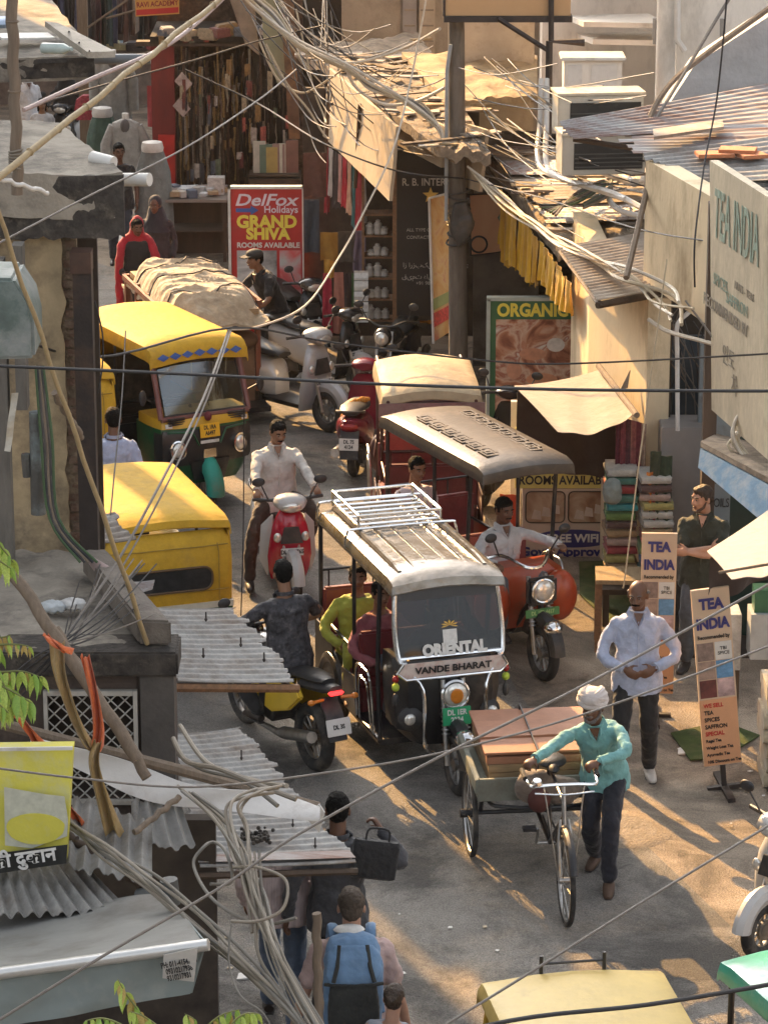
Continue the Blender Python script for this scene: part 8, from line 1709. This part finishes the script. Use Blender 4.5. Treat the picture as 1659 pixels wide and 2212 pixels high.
# ---------------------------------------------------------------- unseen buildings added to shade the street and fill reflections
HM = M('house plaster', (.36,.30,.23), .85, 0, .15, .6, .2, 10, dirt=(.22,.18,.14), da=.35, ds=.4)
def house(label, c0, c1, y, depth, h):
    """front corners given as lateral coordinates across the sun's direction"""
    ux, uy = .912, .41            # across the sun
    sx, sy = -.41, .912           # towards the sun
    cc = (c0+c1)/2; mid = Vector((ux*cc + sx*y, uy*cc + sy*y, 0)); t = thing('unseen_house', label, 'building', mid, atan2(uy, ux))
    w_ = c1-c0; obj('wall', MB().bx(-w_/2,w_/2,0,depth,0,h), HM, t); obj('parapet', MB().bx(-w_/2-.1,w_/2+.1,-.1,.15,h,h+.9), HM, t)
    nf = int(h/3.2)
    for f in range(nf):
        for k in range(max(1,int(w_/2.6))):
            x = -w_/2 + (k+.5)*w_/max(1,int(w_/2.6)); wn = obj('window', MB().bx(x-.55,x+.55,-.05,-.002,1.0+3.2*f,2.3+3.2*f), M('window paint', (.2,.24,.22), .6), t); obj('pane', MB().bx(x-.45,x+.45,-.07,-.052,1.1+3.2*f,2.2+3.2*f), M('dark pane', (.03,.035,.04), .1), wn)
t = thing('shade_panel', 'plain hoarding on two posts above the gap between the far houses', 'hoarding', (.912*13.95-.41*58, .41*13.95+.912*58, 0), atan2(.41, .912))  # unseen panel added to keep sun off the upper tea shop wall
obj('board', MB().bx(-.9,.85,0,.2,18.7,24), HM, t); obj('post', MB().bx(-.80,-.72,.2,.3,0,24).bx(.68,.76,.2,.3,0,24), IRON, t)
house('long plastered house added unseen behind the left side to shade the street', -45, 8.95, 37, 10, 26)  # unseen house placed and sized to shade the left of the street
house('narrow plastered stair tower beside the long house on the left', 9.42, 9.78, 37, 1.2, 20)  # thin unseen slab added to split the sunlit strips on the road
t = thing('unseen_house', 'low plastered house with a row of windows closing the near end of the street', 'building', (0,-1.2,0), 0)  # unseen house, height set for its reflection in the windscreen
obj('wall', MB().bx(-16,16,-9,0,0,5.95), HM, t)
for f in range(1,2):
    for k in range(9): wn = obj('window', MB().bx(-12+3*k,-10.7+3*k,.002,.05,1.2+3.2*f,2.6+3.2*f), M('window paint', (.2,.24,.22), .6), t); obj('pane', MB().bx(-11.9+3*k,-10.8+3*k,.052,.07,1.3+3.2*f,2.5+3.2*f), M('dark pane', (.03,.035,.04), .1), wn)
house('tall plastered house beyond the roofs on the right', 20.5, 48, 62, 10, 22)  # unseen house added as a sun blocker at the far right
# ---------------------------------------------------------------- the dusty air of the street
hm = bpy.data.materials.new('street haze'); hm.use_nodes = True; hn = hm.node_tree.nodes; hn.remove(hn['Principled BSDF'])
pv = hn.new('ShaderNodeVolumePrincipled'); pv.inputs['Density'].default_value = .00022; pv.inputs['Color'].default_value = (.88,.80,.68,1); pv.inputs['Anisotropy'].default_value = .3
hm.node_tree.links.new(pv.outputs[0], hn['Material Output'].inputs['Volume'])
obj('haze', MB().bx(-165,165,-65,265,-1.4,29.5), hm, None, False, 0, 'stuff')
C.cycles.volume_bounces = 0
